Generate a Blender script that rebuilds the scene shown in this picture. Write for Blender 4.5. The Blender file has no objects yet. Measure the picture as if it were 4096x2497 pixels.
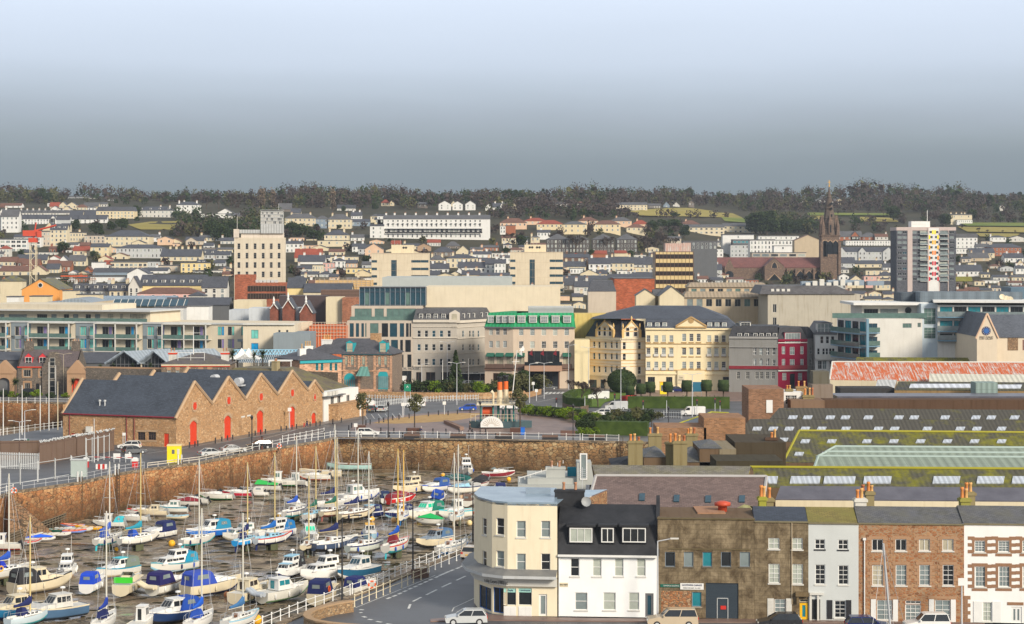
import bpy,math,random
from math import sin,cos,pi,radians,atan2,hypot,sqrt
from mathutils import Vector
from mathutils.geometry import tessellate_polygon
rg2=range;en=enumerate;ii=isinstance;Vc=Vector;rd2=radians;qw='white';qc='cream';qo='offwhite';qd='dark';ql='lgrey';qg='dgrey';qk='black';qs='slate';qt='slate2';qv='clear';qn='navy';qp='pair';qm='MULTIPLY';qi='plain';qj='building';qe='georgian';qr='roof';qx='orange';qz='blue';qy='window';qf='B1';qh='B2';qu='B3';qx2='B4'
random.seed(7)
def sv(n,k,v):n.inputs[k].default_value=v
S=bpy.context.scene
COL=S.collection
FP=8000.0
EYE=35.5
cam=bpy.data.cameras.new('camera')
cam.sensor_width=36.0
cam.lens=FP/4096*36.0
cam.shift_y=-(1248.5-1000)/4096
cam.clip_start=1;cam.clip_end=20000
cam_o=bpy.data.objects.new('camera',cam);COL.objects.link(cam_o)
cam_o.location=(0,0,EYE);cam_o.rotation_euler=(rd2(90),0,0)
S.camera=cam_o
W=bpy.data.worlds.new('World');S.world=W;W.use_nodes=True
SUN_EL,SUN_AZ=rd2(27),rd2(140)
def build_world():
 nt=W.node_tree;nt.nodes.clear();N=nt.nodes.new;Lk=nt.links.new
 out=N('ShaderNodeOutputWorld');bg=N('ShaderNodeBackground');Lk(bg.outputs[0],out.inputs[0])
 sky=N('ShaderNodeTexSky');sky.sky_type='NISHITA';sky.sun_disc=False
 sky.sun_elevation=SUN_EL;sky.sun_rotation=SUN_AZ;sky.dust_density=3
 tc=N('ShaderNodeTexCoord');sp=N('ShaderNodeSeparateXYZ');Lk(tc.outputs['Generated'],sp.inputs[0])
 mp=N('ShaderNodeMapping');sv(mp,'Scale',(5,5,34));Lk(tc.outputs['Generated'],mp.inputs[0])
 nz=N('ShaderNodeTexNoise');sv(nz,'Scale',1.0);sv(nz,'Detail',5);Lk(mp.outputs[0],nz.inputs[0])
 ma=N('ShaderNodeMath');ma.operation='MULTIPLY_ADD';sv(ma,1,.016);Lk(nz.outputs[0],ma.inputs[0]);Lk(sp.outputs[2],ma.inputs[2])
 mb=N('ShaderNodeMath');mb.operation='SUBTRACT';sv(mb,1,.008);Lk(ma.outputs[0],mb.inputs[0])
 cr=N('ShaderNodeValToRGB');Lk(mb.outputs[0],cr.inputs[0]);e=cr.color_ramp.elements
 cr.color_ramp.interpolation='LINEAR'
 stops=SKY_STOPS
 while len(e)<len(stops):e.new(.5)
 for k,(p,c)in en(stops):e[k].position=p;e[k].color=(*c,1)
 sc=N('ShaderNodeVectorMath');sc.operation='SCALE';sv(sc,'Scale',.10);Lk(sky.outputs[0],sc.inputs[0])
 mx=N('ShaderNodeMix');mx.data_type='RGBA';sv(mx,0,.93)
 Lk(sc.outputs[0],mx.inputs[6]);Lk(cr.outputs[0],mx.inputs[7])
 Lk(mx.outputs[2],bg.inputs[0]);sv(bg,1,1.0)
SKY_STOPS=[(0.0,(.22,.27,.31)),(.031,(.235,.29,.33)),(.0425,(.26,.315,.355)),(.055,(.33,.39,.435)),(.066,(.415,.48,.555)),(.078,(.52,.60,.70)),(.092,(.63,.72,.85)),(.125,(.77,.87,1.03)),(.2,(.78,.86,.98)),(.4,(.62,.67,.75)),(1.0,(.50,.54,.60))]
build_world()
sl=bpy.data.lights.new('sun','SUN');sl.energy=4.4;sl.angle=rd2(15);sl.color=(1.0,.90,.76)
so=bpy.data.objects.new('sun',sl);COL.objects.link(so)
sd=Vc((-sin(SUN_AZ)*cos(SUN_EL),-cos(SUN_AZ)*cos(SUN_EL),-sin(SUN_EL)))
so.rotation_euler=sd.to_track_quat('-Z','Y').to_euler()
S.view_settings.view_transform='Standard';S.view_settings.look='None'
S.view_settings.exposure=0.06;S.view_settings.gamma=1;S.view_settings.use_curve_mapping=False
S.cycles.max_bounces=5;S.cycles.diffuse_bounces=3;S.cycles.glossy_bounces=2;S.cycles.transparent_max_bounces=8
S.cycles.volume_bounces=0
CR=dict(Z=(0,0,1),A1=(0,700,2.24),A2=(1000,700,2.24),A3=(2000,700,2.24),A4=(3000,700,2.248),B1=(0,1150,2.1455),B2=(1000,1150,2.1455),B3=(2000,1150,2.1455),B4=(3000,1150,2.146),C1=(0,1750,2.011),C2=(1000,1750,2.011),C3=(2000,1750,2.011),C4=(3000,1750,2.011),D1=(0,1950,4.291),D2=(500,1950,4.291),D3=(1000,1850,4.291),D4=(1500,1850,4.291),D5=(0,2200,5.057),D6=(475,2200,5.057),D7=(950,2150,4.328),D8=(1500,2050,4.291))
cur=CR['Z']
def use(c):
 global cur
 cur=CR[c]
def pxy(x,y):return cur[0]+x/cur[2],cur[1]+y/cur[2]
def A(x,y,D):
 px,py=pxy(x,y);return Vc(((px-2048)*D/FP,D,EYE-(py-1000)*D/FP))
def G(x,y,z=0.0):
 px,py=pxy(x,y);D=(EYE-z)*FP/(py-1000);return Vc(((px-2048)*D/FP,D,z))
def ZA(y,D):return EYE-(cur[1]+y/cur[2]-1000)*D/FP
def XA(x,D):return(cur[0]+x/cur[2]-2048)*D/FP
def topx(p):return 2048+FP*p[0]/p[1],1000+FP*(EYE-p[2])/p[1]
_M={}
def _c(c):return(c[0],c[1],c[2],1)
class NT:
 def __init__(s,name,rough=.8,spec=.3,metal=0.0):
  s.m=bpy.data.materials.new(name);s.m.use_nodes=True;s.nt=s.m.node_tree;s.nt.nodes.clear()
  s.o=s.n('ShaderNodeOutputMaterial');s.b=s.n('ShaderNodeBsdfPrincipled');s.l(s.b.outputs[0],s.o.inputs[0])
  sv(s.b,'Roughness',rough);sv(s.b,'Specular IOR Level',spec);sv(s.b,'Metallic',metal)
  s.uv=s.n('ShaderNodeUVMap').outputs[0]
 def n(s,t):return s.nt.nodes.new(t)
 def l(s,a,b):s.nt.links.new(a,b)
 def map(s,sx,sy,sz=1,src=None,rot=0):
  m=s.n('ShaderNodeMapping');sv(m,'Scale',(sx,sy,sz));sv(m,'Rotation',(0,0,rot));s.l(src or s.uv,m.inputs[0]);return m.outputs[0]
 def no(s,scale=1,detail=4,src=None,sx=1,sy=1,rough=.55,dist=0):
  t=s.n('ShaderNodeTexNoise');sv(t,'Scale',scale);sv(t,'Detail',detail);sv(t,'Roughness',rough)
  sv(t,'Distortion',dist)
  s.l(s.map(sx,sy,1,src),t.inputs['Vector']);return t.outputs[0]
 def rp(s,fac,stops,interp='LINEAR'):
  r=s.n('ShaderNodeValToRGB');s.l(fac,r.inputs[0]);e=r.color_ramp.elements;r.color_ramp.interpolation=interp
  while len(e)<len(stops):e.new(.5)
  for k,(p,c)in en(stops):e[k].position=p;e[k].color=_c(c)if not ii(c,(int,float))else(c,c,c,1)
  return r.outputs[0]
 def mix(s,fac,a,b,mode='MIX'):
  m=s.n('ShaderNodeMix');m.data_type='RGBA';m.blend_type=mode
  for k,v in((0,fac),(6,a),(7,b)):
   if ii(v,(int,float)):sv(m,k,v)
   elif ii(v,tuple):sv(m,k,_c(v))
   else:s.l(v,m.inputs[k])
  return m.outputs[2]
 def math(s,op,a,b=0.0):
  m=s.n('ShaderNodeMath');m.operation=op
  for k,v in((0,a),(1,b)):
   if ii(v,(int,float)):sv(m,k,v)
   else:s.l(v,m.inputs[k])
  return m.outputs[0]
 def sep(s,src):
  x=s.n('ShaderNodeSeparateXYZ');s.l(src,x.inputs[0]);return x.outputs
 def obj(s):return s.n('ShaderNodeTexCoord').outputs['Object']
 def pos(s):return s.n('ShaderNodeNewGeometry').outputs['Position']
 def bump(s,h,d=.02,st=.6):
  b=s.n('ShaderNodeBump');sv(b,'Strength',st);sv(b,'Distance',d);s.l(h,b.inputs['Height']);s.l(b.outputs[0],s.b.inputs['Normal'])
 def col(s,c):
  if ii(c,tuple):sv(s.b,'Base Color',_c(c))
  else:s.l(c,s.b.inputs['Base Color'])
def mul(c,k):return tuple(min(1,x*k)for x in c)
PAL=dict(white=(.75,.74,.70),offwhite=(.62,.60,.54),cream=(.68,.59,.41),cream2=(.72,.60,.38),yellow=(.78,.62,.30),pink=(.70,.42,.36),peach=(.72,.50,.34),sand=(.52,.42,.29),beige=(.56,.48,.38),lgrey=(.52,.53,.52),grey=(.30,.31,.31),dgrey=(.13,.135,.14),black=(.025,.025,.028),slate=(.075,.08,.095),slate2=(.11,.11,.115),brown=(.16,.10,.075),redtile=(.30,.07,.04),browntile=(.17,.085,.06),orange=(.75,.12,.03),brick=(.34,.13,.07),stone=(.20,.17,.145),tan=(.42,.29,.19),blue=(.02,.08,.42),navy=(.012,.02,.10),teal=(.02,.26,.36),turq=(.05,.50,.58),sky=(.30,.55,.70),red=(.55,.03,.02),maroon=(.22,.02,.03),green=(.02,.36,.08),dgreen=(.02,.12,.08),amber=(.85,.45,.02),wood=(.28,.14,.06),bluegrey=(.24,.30,.36),moss=(.20,.19,.03),mauve=(.26,.25,.36),lblue=(.45,.58,.66),iron=(.03,.03,.033),steel=(.5,.51,.52),salmon=(.62,.34,.24))
def C(c):return PAL[c]if ii(c,str)else c
def pt(c,rough=.5,spec=.4):
 k=('p',c,rough)
 if k not in _M:
  t=NT('paint_%s'%(c if ii(c,str)else 'mix'),rough,spec);b=C(c)
  t.col(t.mix(t.no(.9,4),mul(b,.86),mul(b,1.1)));_M[k]=t.m
 return _M[k]
def su(c,dirt=.35):
 k=('s',c,dirt)
 if k not in _M:
  t=NT('render_%s'%(c if ii(c,str)else 'mix'),.9,.15);b=C(c)
  a=t.mix(t.no(.35,5),mul(b,.84),mul(b,1.08))
  st=t.rp(t.no(1,4,sx=1.6,sy=.13),[(.50,0.0),(.78,1.0)])
  a=t.mix(t.math(qm,st,dirt),a,mul((b[0]*.9,b[1]*.8,b[2]*.62),.62))
  t.col(a);t.bump(t.no(9,3),.01,.25);_M[k]=t.m
 return _M[k]
def aged():
 if 'aged' not in _M:
  t=NT('aged_render',.9,.2);n=t.rp(t.no(.55,9,rough=.75,dist=.5),[(.38,0.0),(.62,1.0)]);a=t.mix(n,(.085,.06,.034),(.30,.235,.145));s=t.rp(t.no(1,6,sx=1.1,sy=.2,rough=.7),[(.48,0.0),(.66,1.0)]);a=t.mix(t.math(qm,s,.75),a,(.075,.055,.03));br=t.n('ShaderNodeTexBrick');t.l(t.uv,br.inputs['Vector']);sv(br,'Scale',1);sv(br,'Brick Width',1);sv(br,'Row Height',.45);sv(br,'Mortar Size',.03);t.col(t.mix(t.math(qm,br.outputs[1],.35),a,(.06,.045,.03)));_M['aged']=t.m
 return _M['aged']
def slate(c=qs,w=.42,h=.24,moss=0.0,rough=.62):
 k=('sl',c,w,moss,rough)
 if k not in _M:
  t=NT('slate_roof',rough,.35);b=C(c)
  br=t.n('ShaderNodeTexBrick');t.l(t.uv,br.inputs['Vector']);sv(br,'Scale',1);sv(br,'Brick Width',w);sv(br,'Row Height',h)
  sv(br,'Mortar Size',.022);sv(br,'Color1',_c(mul(b,.72)));sv(br,'Color2',_c(mul(b,1.28)));sv(br,'Mortar',_c(mul(b,.4)));sv(br,'Bias',-.1)
  a=t.mix(t.rp(t.no(.22,5),[(.35,0.0),(.7,1.0)]),br.outputs[0],mul(b,1.35));
  a=t.mix(.5,br.outputs[0],a)
  if moss:a=t.mix(t.math(qm,t.rp(t.no(.5,6),[(.40,0.0),(.62,1.0)]),moss),a,(.19,.17,.035))
  t.col(a);t.bump(br.outputs[1],.015,.5);_M[k]=t.m
 return _M[k]
def stone(c1,c2,c3,size=.6,mortar=(.12,.09,.06),stain=0,flat=1.6,key=None,mw=.03):
 k=('st',c1,c2,c3,size,stain)
 if k not in _M:
  t=NT('stone_wall',.85,.25)
  dn=t.n('ShaderNodeTexNoise');sv(dn,'Scale',1.6);t.l(t.uv,dn.inputs['Vector'])
  vm=t.n('ShaderNodeVectorMath');vm.operation='MULTIPLY_ADD';t.l(dn.outputs['Color'],vm.inputs[0]);sv(vm,1,(.22,.22,0));t.l(t.uv,vm.inputs[2])
  mv=t.map(1,flat,1,vm.outputs[0])
  vo=t.n('ShaderNodeTexVoronoi');sv(vo,'Scale',1/size);sv(vo,'Randomness',.82);t.l(mv,vo.inputs['Vector'])
  ve=t.n('ShaderNodeTexVoronoi');ve.feature='DISTANCE_TO_EDGE';sv(ve,'Scale',1/size);sv(ve,'Randomness',.82);t.l(mv,ve.inputs['Vector'])
  r=t.sep(vo.outputs['Color'])[0]
  a=t.rp(r,[(.0,c1),(.45,c2),(.75,c3),(1,mul(c2,.6))])
  a=t.mix(t.math(qm,t.no(3,4),.35),a,mul(c2,.6))
  a=t.mix(t.rp(ve.outputs['Distance'],[(mw,1.0),(mw*2.6,0.0)]),a,mortar)
  if stain:
   z=t.sep(t.pos())[2]
   nn=t.math(qm,t.no(1,5,sx=.5,sy=.12),4.5)
   lv=t.math('ADD',z,nn)
   wet=t.n('ShaderNodeMapRange');t.l(lv,wet.inputs[0]);sv(wet,1,-1.6);sv(wet,2,1.9);sv(wet,3,1);sv(wet,4,0)
   a=t.mix(t.math(qm,wet.outputs[0],.7),a,(.075,.038,.018))
   wd=t.n('ShaderNodeMapRange');t.l(lv,wd.inputs[0]);sv(wd,1,-3.9);sv(wd,2,-2.4);sv(wd,3,1);sv(wd,4,0)
   a=t.mix(t.math(qm,wd.outputs[0],.85),a,(.035,.028,.012))
   dk=t.rp(t.no(1,4,sx=.42,sy=.05),[(.52,0.0),(.7,1.0)])
   a=t.mix(t.math(qm,dk,.72),a,(.045,.028,.014))
   sv(t.b,'Roughness',.6)
  else:
   dk=t.rp(t.no(.3,4),[(.45,0.0),(.75,1.0)]);a=t.mix(t.math(qm,dk,.4),a,mul(c2,.6))
  t.col(a);t.bump(ve.outputs['Distance'],.08,.7);_M[k]=t.m
 return _M[k]
def brick(c='brick',w=.5,h=.18,mortar=(.30,.24,.18)):
 k=('b',c,w)
 if k not in _M:
  t=NT('brick_wall',.9,.2);b=C(c)
  br=t.n('ShaderNodeTexBrick');t.l(t.uv,br.inputs['Vector']);sv(br,'Scale',1);sv(br,'Brick Width',w);sv(br,'Row Height',h)
  sv(br,'Mortar Size',.014);sv(br,'Color1',_c(mul(b,.7)));sv(br,'Color2',_c(mul(b,1.35)));sv(br,'Mortar',_c(mortar))
  a=t.mix(t.math(qm,t.rp(t.no(.4,5),[(.4,0.0),(.7,1.0)]),.5),br.outputs[0],mul(b,.5));t.col(a);_M[k]=t.m
 return _M[k]
def cg(c,pc2=.3,moss=0.0,c2=None,axis=0,rough=.75,rust=0.0,th=.42):
 k=('c',c,pc2,moss,axis,rust,c2)
 if k not in _M:
  t=NT('corrugated_sheet',rough,.3);b=C(c)
  wv=t.n('ShaderNodeTexWave');wv.wave_type='BANDS';wv.bands_direction='X' if axis==0 else 'Y';sv(wv,'Scale',1/pc2/3.1416*.5*1);t.l(t.uv,wv.inputs['Vector'])
  a=t.mix(wv.outputs[1],mul(b,.74),mul(b,1.14))
  a=t.mix(t.math(qm,t.no(.7,6),.55),a,mul(C(c2)if c2 else b,.7))
  ty=t.n('ShaderNodeTexBrick');t.l(t.uv,ty.inputs['Vector']);ty.offset=0;sv(ty,'Scale',1);sv(ty,'Brick Width',1.05);sv(ty,'Row Height',1.7);sv(ty,'Mortar Size',.05)
  a=t.mix(t.math(qm,ty.outputs[1],.35),a,mul(b,.4))
  if moss:
   m1=t.rp(t.no(.28,8,rough=.7),[(th,0.0),(th+.16,1.0)])
   a=t.mix(t.math(qm,m1,moss),a,t.mix(t.no(1.2,3),(.05,.065,.008),(.30,.27,.012)))
   sp=t.rp(t.no(7,2),[(.70,0.0),(.74,1.0)]);a=t.mix(t.math(qm,sp,.5),a,(.42,.40,.34))
  if rust:
   n1=t.rp(t.no(1,6,sx=3.2,sy=.22,rough=.8),[(.43,0.0),(.50,1.0)])
   n2=t.rp(t.no(.5,5),[(.28,0.0),(.45,1.0)])
   a=t.mix(t.math(qm,t.math(qm,n1,n2),rust),a,t.mix(t.no(3,4),(.42,.075,.02),(.60,.16,.05)))
  t.col(a);t.bump(wv.outputs[1],.03,.6);_M[k]=t.m
 return _M[k]
def gls(kd=qd):
 k=('g',kd)
 if k not in _M:
  base=dict(dark=(.018,.022,.026),blue=(.02,.06,.085),green=(.10,.17,.15),blind=(.40,.43,.37),cream=(.42,.38,.28),teal=(.02,.20,.24),clear=(.20,.24,.24),bluep=(.01,.30,.62),mauve=(.30,.23,.47),mint=(.16,.52,.45),bronze=(.035,.025,.02),aqua=(.02,.55,.32))[kd]
  t=NT('glass_'+kd,.12,.6);t.col(t.mix(t.no(.8,3),mul(base,.55),mul(base,1.5)));_M[k]=t.m
 return _M[k]
def leafm(c,c2,key):
 k=('l',key)
 if k not in _M:
  t=NT('foliage_'+key,.85,.15)
  oi=t.n('ShaderNodeObjectInfo')
  a=t.mix(t.rp(t.no(.6,3,src=t.obj()),[(.35,0.0),(.65,1.0)]),c,c2)
  a=t.mix(t.math(qm,oi.outputs['Random'],.35),a,mul(c,.6));t.col(a);_M[k]=t.m
 return _M[k]
def rot2(x,y,a):return x*cos(a)-y*sin(a),x*sin(a)+y*cos(a)
class MB:
 def __init__(s):s.v=[];s.f=[];s.m=[];s.sm=[]
 def fc(s,pts,m=0,sm=False):
  i=len(s.v);s.v.extend([tuple(p)for p in pts]);s.f.append(tuple(rg2(i,i+len(pts))));s.m.append(m);s.sm.append(sm)
 def mesh(s,vs,fs,m=0,sm=False):
  i=len(s.v);s.v.extend([tuple(p)for p in vs])
  for f in fs:s.f.append(tuple(i+k for k in f));s.m.append(m);s.sm.append(sm)
 def bx2(s,x0,x1,y0,y1,z0,z1,m=0,skip=''):
  if x0>x1:x0,x1=x1,x0
  if y0>y1:y0,y1=y1,y0
  v=[(x0,y0,z0),(x1,y0,z0),(x1,y1,z0),(x0,y1,z0),(x0,y0,z1),(x1,y0,z1),(x1,y1,z1),(x0,y1,z1)]
  F=dict(b=(0,3,2,1),t=(4,5,6,7),f=(0,1,5,4),k=(2,3,7,6),l=(3,0,4,7),r=(1,2,6,5))
  s.mesh(v,[F[k]for k in F if k not in skip],m)
 def fr(s,r0,r1,z0,z1,m=0):
  v=[(r0[0],r0[2],z0),(r0[1],r0[2],z0),(r0[1],r0[3],z0),(r0[0],r0[3],z0),(r1[0],r1[2],z1),(r1[1],r1[2],z1),(r1[1],r1[3],z1),(r1[0],r1[3],z1)]
  s.mesh(v,[(0,3,2,1),(4,5,6,7),(0,1,5,4),(2,3,7,6),(3,0,4,7),(1,2,6,5)],m)
 def prism(s,pol,z0,z1,m=0,mt=None,bottom=False):
  n=len(pol)
  for k in rg2(n):
   a,b=pol[k],pol[(k+1)%n];s.fc([(a[0],a[1],z0),(b[0],b[1],z0),(b[0],b[1],z1),(a[0],a[1],z1)],m)
  tr=tessellate_polygon([[Vc((p[0],p[1],0))for p in pol]])
  s.mesh([(p[0],p[1],z1)for p in pol],[t if _ccw(pol,t)else t[::-1]for t in tr],m if mt is None else mt)
  if bottom:s.mesh([(p[0],p[1],z0)for p in pol],[t[::-1]if _ccw(pol,t)else t for t in tr],m)
 def side(s,prof,y0,y1,m=0,x=True,caps=True):
  P=(lambda a,b:(a[0],b,a[1]))if x else(lambda a,b:(b,a[0],a[1]))
  n=len(prof)
  for k in rg2(n):
   a,b=prof[k],prof[(k+1)%n]
   q=[P(a,y0),P(b,y0),P(b,y1),P(a,y1)];s.fc(q if not x else q,m)
  if caps:s.fc([P(p,y0)for p in prof][::-1],m);s.fc([P(p,y1)for p in prof],m)
 def tub(s,p,q,r,n=6,m=0,r2=None,caps=True):
  p,q=Vc(p),Vc(q);d=q-p
  if d.length<1e-6:return
  d.normalize();u=d.cross(Vc((0,0,1)))
  if u.length<1e-3:u=Vc((1,0,0))
  u.normalize();w=d.cross(u);r2=r if r2 is None else r2;vs=[]
  for c,rr in((p,r),(q,r2)):
   for k in rg2(n):a=2*pi*k/n;vs.append(c+(u*cos(a)+w*sin(a))*rr)
  fs=[(k,n+k,n+(k+1)%n,(k+1)%n)for k in rg2(n)]
  s.mesh(vs,fs,m,n>5)
  if caps:s.fc(vs[:n],m);s.fc(vs[n:][::-1],m)
 def path(s,pts,r,n=5,m=0):
  for a,b in zip(pts,pts[1:]):s.tub(a,b,r,n,m)
 def la(s,prof,c=(0,0,0),n=12,m=0,sm=True,sx=1,sy=1):
  vs=[];fs=[];k=len(prof)
  for r,z in prof:
   for j in rg2(n):a=2*pi*j/n;vs.append((c[0]+r*cos(a)*sx,c[1]+r*sin(a)*sy,c[2]+z))
  for i in rg2(k-1):
   for j in rg2(n):fs.append((i*n+j,i*n+(j+1)%n,(i+1)*n+(j+1)%n,(i+1)*n+j))
  s.mesh(vs,fs,m,sm)
 def ball(s,c,r,m=0,n=10,sz=1):s.la([(max(.001,r*sin(pi*k/6)),-r*sz*cos(pi*k/6))for k in rg2(7)],c,n,m)
 def mk(s,name,mats,parent=None,lo=None,rot=0,uv=True):
  me=bpy.data.meshes.new(name);me.from_pydata(s.v,[],s.f)
  for mt in(mats if ii(mats,(list,tuple))else[mats]):me.materials.append(mt)
  me.polygons.foreach_set('material_index',s.m);me.polygons.foreach_set('use_smooth',s.sm)
  if uv:auto_uv(me)
  me.update()
  o=bpy.data.objects.new(name,me);COL.objects.link(o)
  if parent:o.parent=parent
  if lo is not None:o.location=lo
  if rot:o.rotation_euler=(0,0,rot)
  return o
def _ccw(pol,t):
 a,b,c=(pol[k]for k in t);return(b[0]-a[0])*(c[1]-a[1])-(b[1]-a[1])*(c[0]-a[0])>0
def auto_uv(me):
 uvl=me.uv_layers.new(name='UVMap');d=[]
 vs=me.vertices
 for p in me.polygons:
  n=p.normal
  if abs(n.z)>.94:tx,ty,bx,by,bz=1,0,0,1,0
  else:
   h=hypot(n.x,n.y);tx,ty=-n.y/h,n.x/h;bx,by,bz=-n.z*ty,n.z*tx,n.x*ty-n.y*tx
  for vi in p.vertices:
   c=vs[vi].co;d.append(c.x*tx+c.y*ty);d.append(c.x*bx+c.y*by+c.z*bz)
 uvl.data.foreach_set('uv',d)
REG=[]
def lab(o,lb3,cat,group=None,kd=None,px=None):
 if kd:o['kind']=kd
 if lb3:
  REG.append([o,lb3,px])
 if cat:o['category']=cat
 if group:o['group']=group
 return o
def thg(name,lb3,cat,lo=(0,0,0),rz=0,group=None,px=None):
 o=bpy.data.objects.new(name,None);COL.objects.link(o);o.empty_display_size=.3
 o.location=lo;o.rotation_euler=(0,0,rz);return lab(o,lb3,cat,group,None,px)
def struct(name,mb,m):o=mb.mk(name,m);o['kind']='structure';return o
def kid(mesh,name,parent,lo=(0,0,0),rz=0):
 o=bpy.data.objects.new(name,mesh);COL.objects.link(o);o.parent=parent;o.location=lo
 if rz:o.rotation_euler=(0,0,rz)
 return o
def copy_tree(o,parent=None):
 c=o.copy();COL.objects.link(c);c.parent=parent
 for ch in o.children:copy_tree(ch,c)
 return c
ORD='first second third fourth fifth sixth seventh eighth ninth tenth eleventh twelfth'.split()
NUM='zero one two three four five six seven eight nine ten eleven twelve'.split()
def finish_labels():
 by={}
 for r in REG:by.setdefault(r[1],[]).append(r)
 for l,rs in by.items():
  if len(rs)==1:rs[0][0]['label']=l;continue
  def X(r):
   if r[2]is not None:return r[2]
   p=r[0].location;return topx(p)[0]if p.y>1 else 0
  rs.sort(key=X);n=len(rs)
  for k,r in en(rs):
   if n<=12:
    r[0]['label']='%s, %s of %s from left'%(l,ORD[k],NUM[n])
   else:
    r[0]['label']=l
    if not r[0].get('group'):r[0]['group']=l
PL=[(1526,540),(1420,640),(1300,740),(1200,830),(1120,950),(1050,1080),(1000,1180),(950,1270),(900,1400),(850,1600),(810,1850),(790,2000)]
PR=[(1526,540),(1420,650),(1300,800),(1200,1000),(1117,1240),(1050,1380),(1000,1480),(950,1600),(900,1750),(850,1950),(810,2150),(790,2300)]
def _ip(T,y):
 if y>=T[0][0]:return T[0][1]*(T[0][0]-1000)/(y-1000)
 for(y0,d0),(y1,d1)in zip(T,T[1:]):
  if y>=y1:return d1+(d0-d1)*(y-y1)/(y0-y1)
 return T[-1][1]
def TD(px,py):
 w=min(1,max(0,(px-2300)/700));w=w*w*(3-2*w);return _ip(PL,py)*(1-w)+_ip(PR,py)*w
def TP(x,y,dz=0):
 px,py=pxy(x,y);D=TD(px,py);return Vc(((px-2048)*D/FP,D,EYE-(py-1000)*D/FP+dz))
def m_ground():
 t=NT('wet_asphalt',.35,.35)
 n=t.no(.12,6,rough=.65);a=t.mix(t.rp(n,[(.35,0.0),(.65,1.0)]),(.082,.084,.09),(.094,.095,.10))
 a=t.mix(t.math(qm,t.no(6,3),.35),a,(.13,.13,.13));t.col(a)
 t.l(t.rp(t.no(.10,5,sx=1,dist=.3),[(.40,.44),(.66,.58)]),t.b.inputs['Roughness']);t.bump(t.no(14,2),.01,.15);return t.m
def m_mud():
 t=NT('wet_mud',.5,.5)
 big=t.no(.09,7,sx=1,sy=1.0,rough=.62,dist=.8);mid=t.no(.32,7,sx=.8,sy=.8,rough=.7,dist=1.2);fine=t.no(2.4,6,sx=.7,sy=1.6)
 a=t.mix(t.rp(big,[(.36,0.0),(.64,1.0)]),(.29,.205,.12),(.44,.36,.25))
 a=t.mix(t.rp(mid,[(.42,0.0),(.58,1.0)]),t.mix(.58,a,(.07,.045,.022)),a)
 a=t.mix(t.rp(fine,[(.42,.55),(.6,0.0)]),a,(.075,.052,.03))
 weed=t.rp(t.no(.5,8,sx=.8,sy=.8,rough=.75,dist=.7),[(.54,0.0),(.575,1.0)])
 weed=t.math(qm,weed,t.rp(t.no(.05,4),[(.40,0.0),(.52,1.0)]))
 a=t.mix(t.math(qm,weed,.9),a,(.028,.02,.01))
 green=t.math(qm,t.rp(t.no(.11,5),[(.56,0.0),(.7,1.0)]),.45);a=t.mix(green,a,(.13,.12,.03))
 t.col(a)
 wet=t.rp(t.no(.22,6,sx=.8,sy=.8,dist=1.0),[(.40,.08),(.47,.34),(.56,.85)]);t.l(wet,t.b.inputs['Roughness'])
 h=t.math('MULTIPLY_ADD',mid,1.0);h=t.math('ADD',t.math(qm,mid,1.2),t.math(qm,fine,.5));t.bump(t.math(qm,h,wet),.35,.8);return t.m
M_GROUND=m_ground();M_MUD=m_mud()
def ms(name,c1,c2,sc=.5,rough=.9,spec=.2):
 t=NT(name,rough,spec);t.col(t.mix(t.rp(t.no(sc,6,rough=.65),[(.35,0.0),(.65,1.0)]),c1,c2));return t.m
MUDZ=-5.8
use('Z')
wall_top=[(-900,2290),(-150,2040),(66,1966),(90,1964),(318,1932),(462,1899),(577,1880),(796,1853),(1034,1806),(1298,1763),(1343,1752),(1700,1757),(2100,1762),(2512,1769),(2620,1771)]
WT=[G(x,y,0)for x,y in wall_top]
near_edge=[(900,2590),(1050,2520),(1224,2447),(1509,2345),(1580,2314),(1649,2285),(1733,2250),(1826,2208),(1875,2180),(2010,2110),(2250,1970),(2450,1880)]
NE=[G(x,y,0)for x,y in near_edge]
b2=[G(255,1706),G(262,1640),G(270,1613),G(0,1606),G(-900,1600)]
def ground():
 mb=MB()
 pts=[WT[0]]+WT[1:]+[G(2620,1880)]+NE[::-1]+[Vc((-16,172,0)),Vc((40,168,0)),Vc((900,140,0)),Vc((900,640,0)),Vc((-900,640,0)),Vc((-900,b2[4].y,0))]+b2[::-1]+[G(0,1744),G(-900,1800)]
 pol=[(p.x,p.y)for p in pts]
 if sum(a[0]*b[1]-b[0]*a[1]for a,b in zip(pol,pol[1:]+pol[:1]))<0:pol=pol[::-1]
 tr=tessellate_polygon([[Vc((p[0],p[1],0))for p in pol]])
 mb.mesh([(p[0],p[1],0)for p in pol],[t if _ccw(pol,t)else t[::-1]for t in tr]);struct('ground',mb,M_GROUND)
ground()
def terrain():
 mb=MB();cols=[-3200+k*120 for k in rg2(88)]
 rows=[1526,1470,1420,1360,1300,1250,1200,1160,1120,1085,1050,1025,1000,975,950,925,900,875,850,830,810,790]
 nz=lambda x,y:1.6*sin(x*.011+y*.003)+1.2*sin(x*.023+2+y*.017)
 vs=[];
 for j,r in en(rows):
  for c in cols:
   p=TP(c,r);k=min(1,j/4);vs.append((p.x,p.y,p.z-.25+nz(p.x,p.y)*k*.5))
 for D,dz in((2700,-4),(3600,-14),(6000,-60),(12000,-200)):
  for c in cols:
   p=TP(c,790);vs.append(((c-2048)*D/FP,D,p.z+dz))
 n=len(cols);R=len(rows)+4
 mb.mesh(vs,[(j*n+i,j*n+i+1,(j+1)*n+i+1,(j+1)*n+i)for j in rg2(R-1)for i in rg2(n-1)],0,True)
 struct('hill_terrain',mb,ms('hill_grass',(.035,.035,.018),(.065,.055,.03),.02))
terrain()
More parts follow.
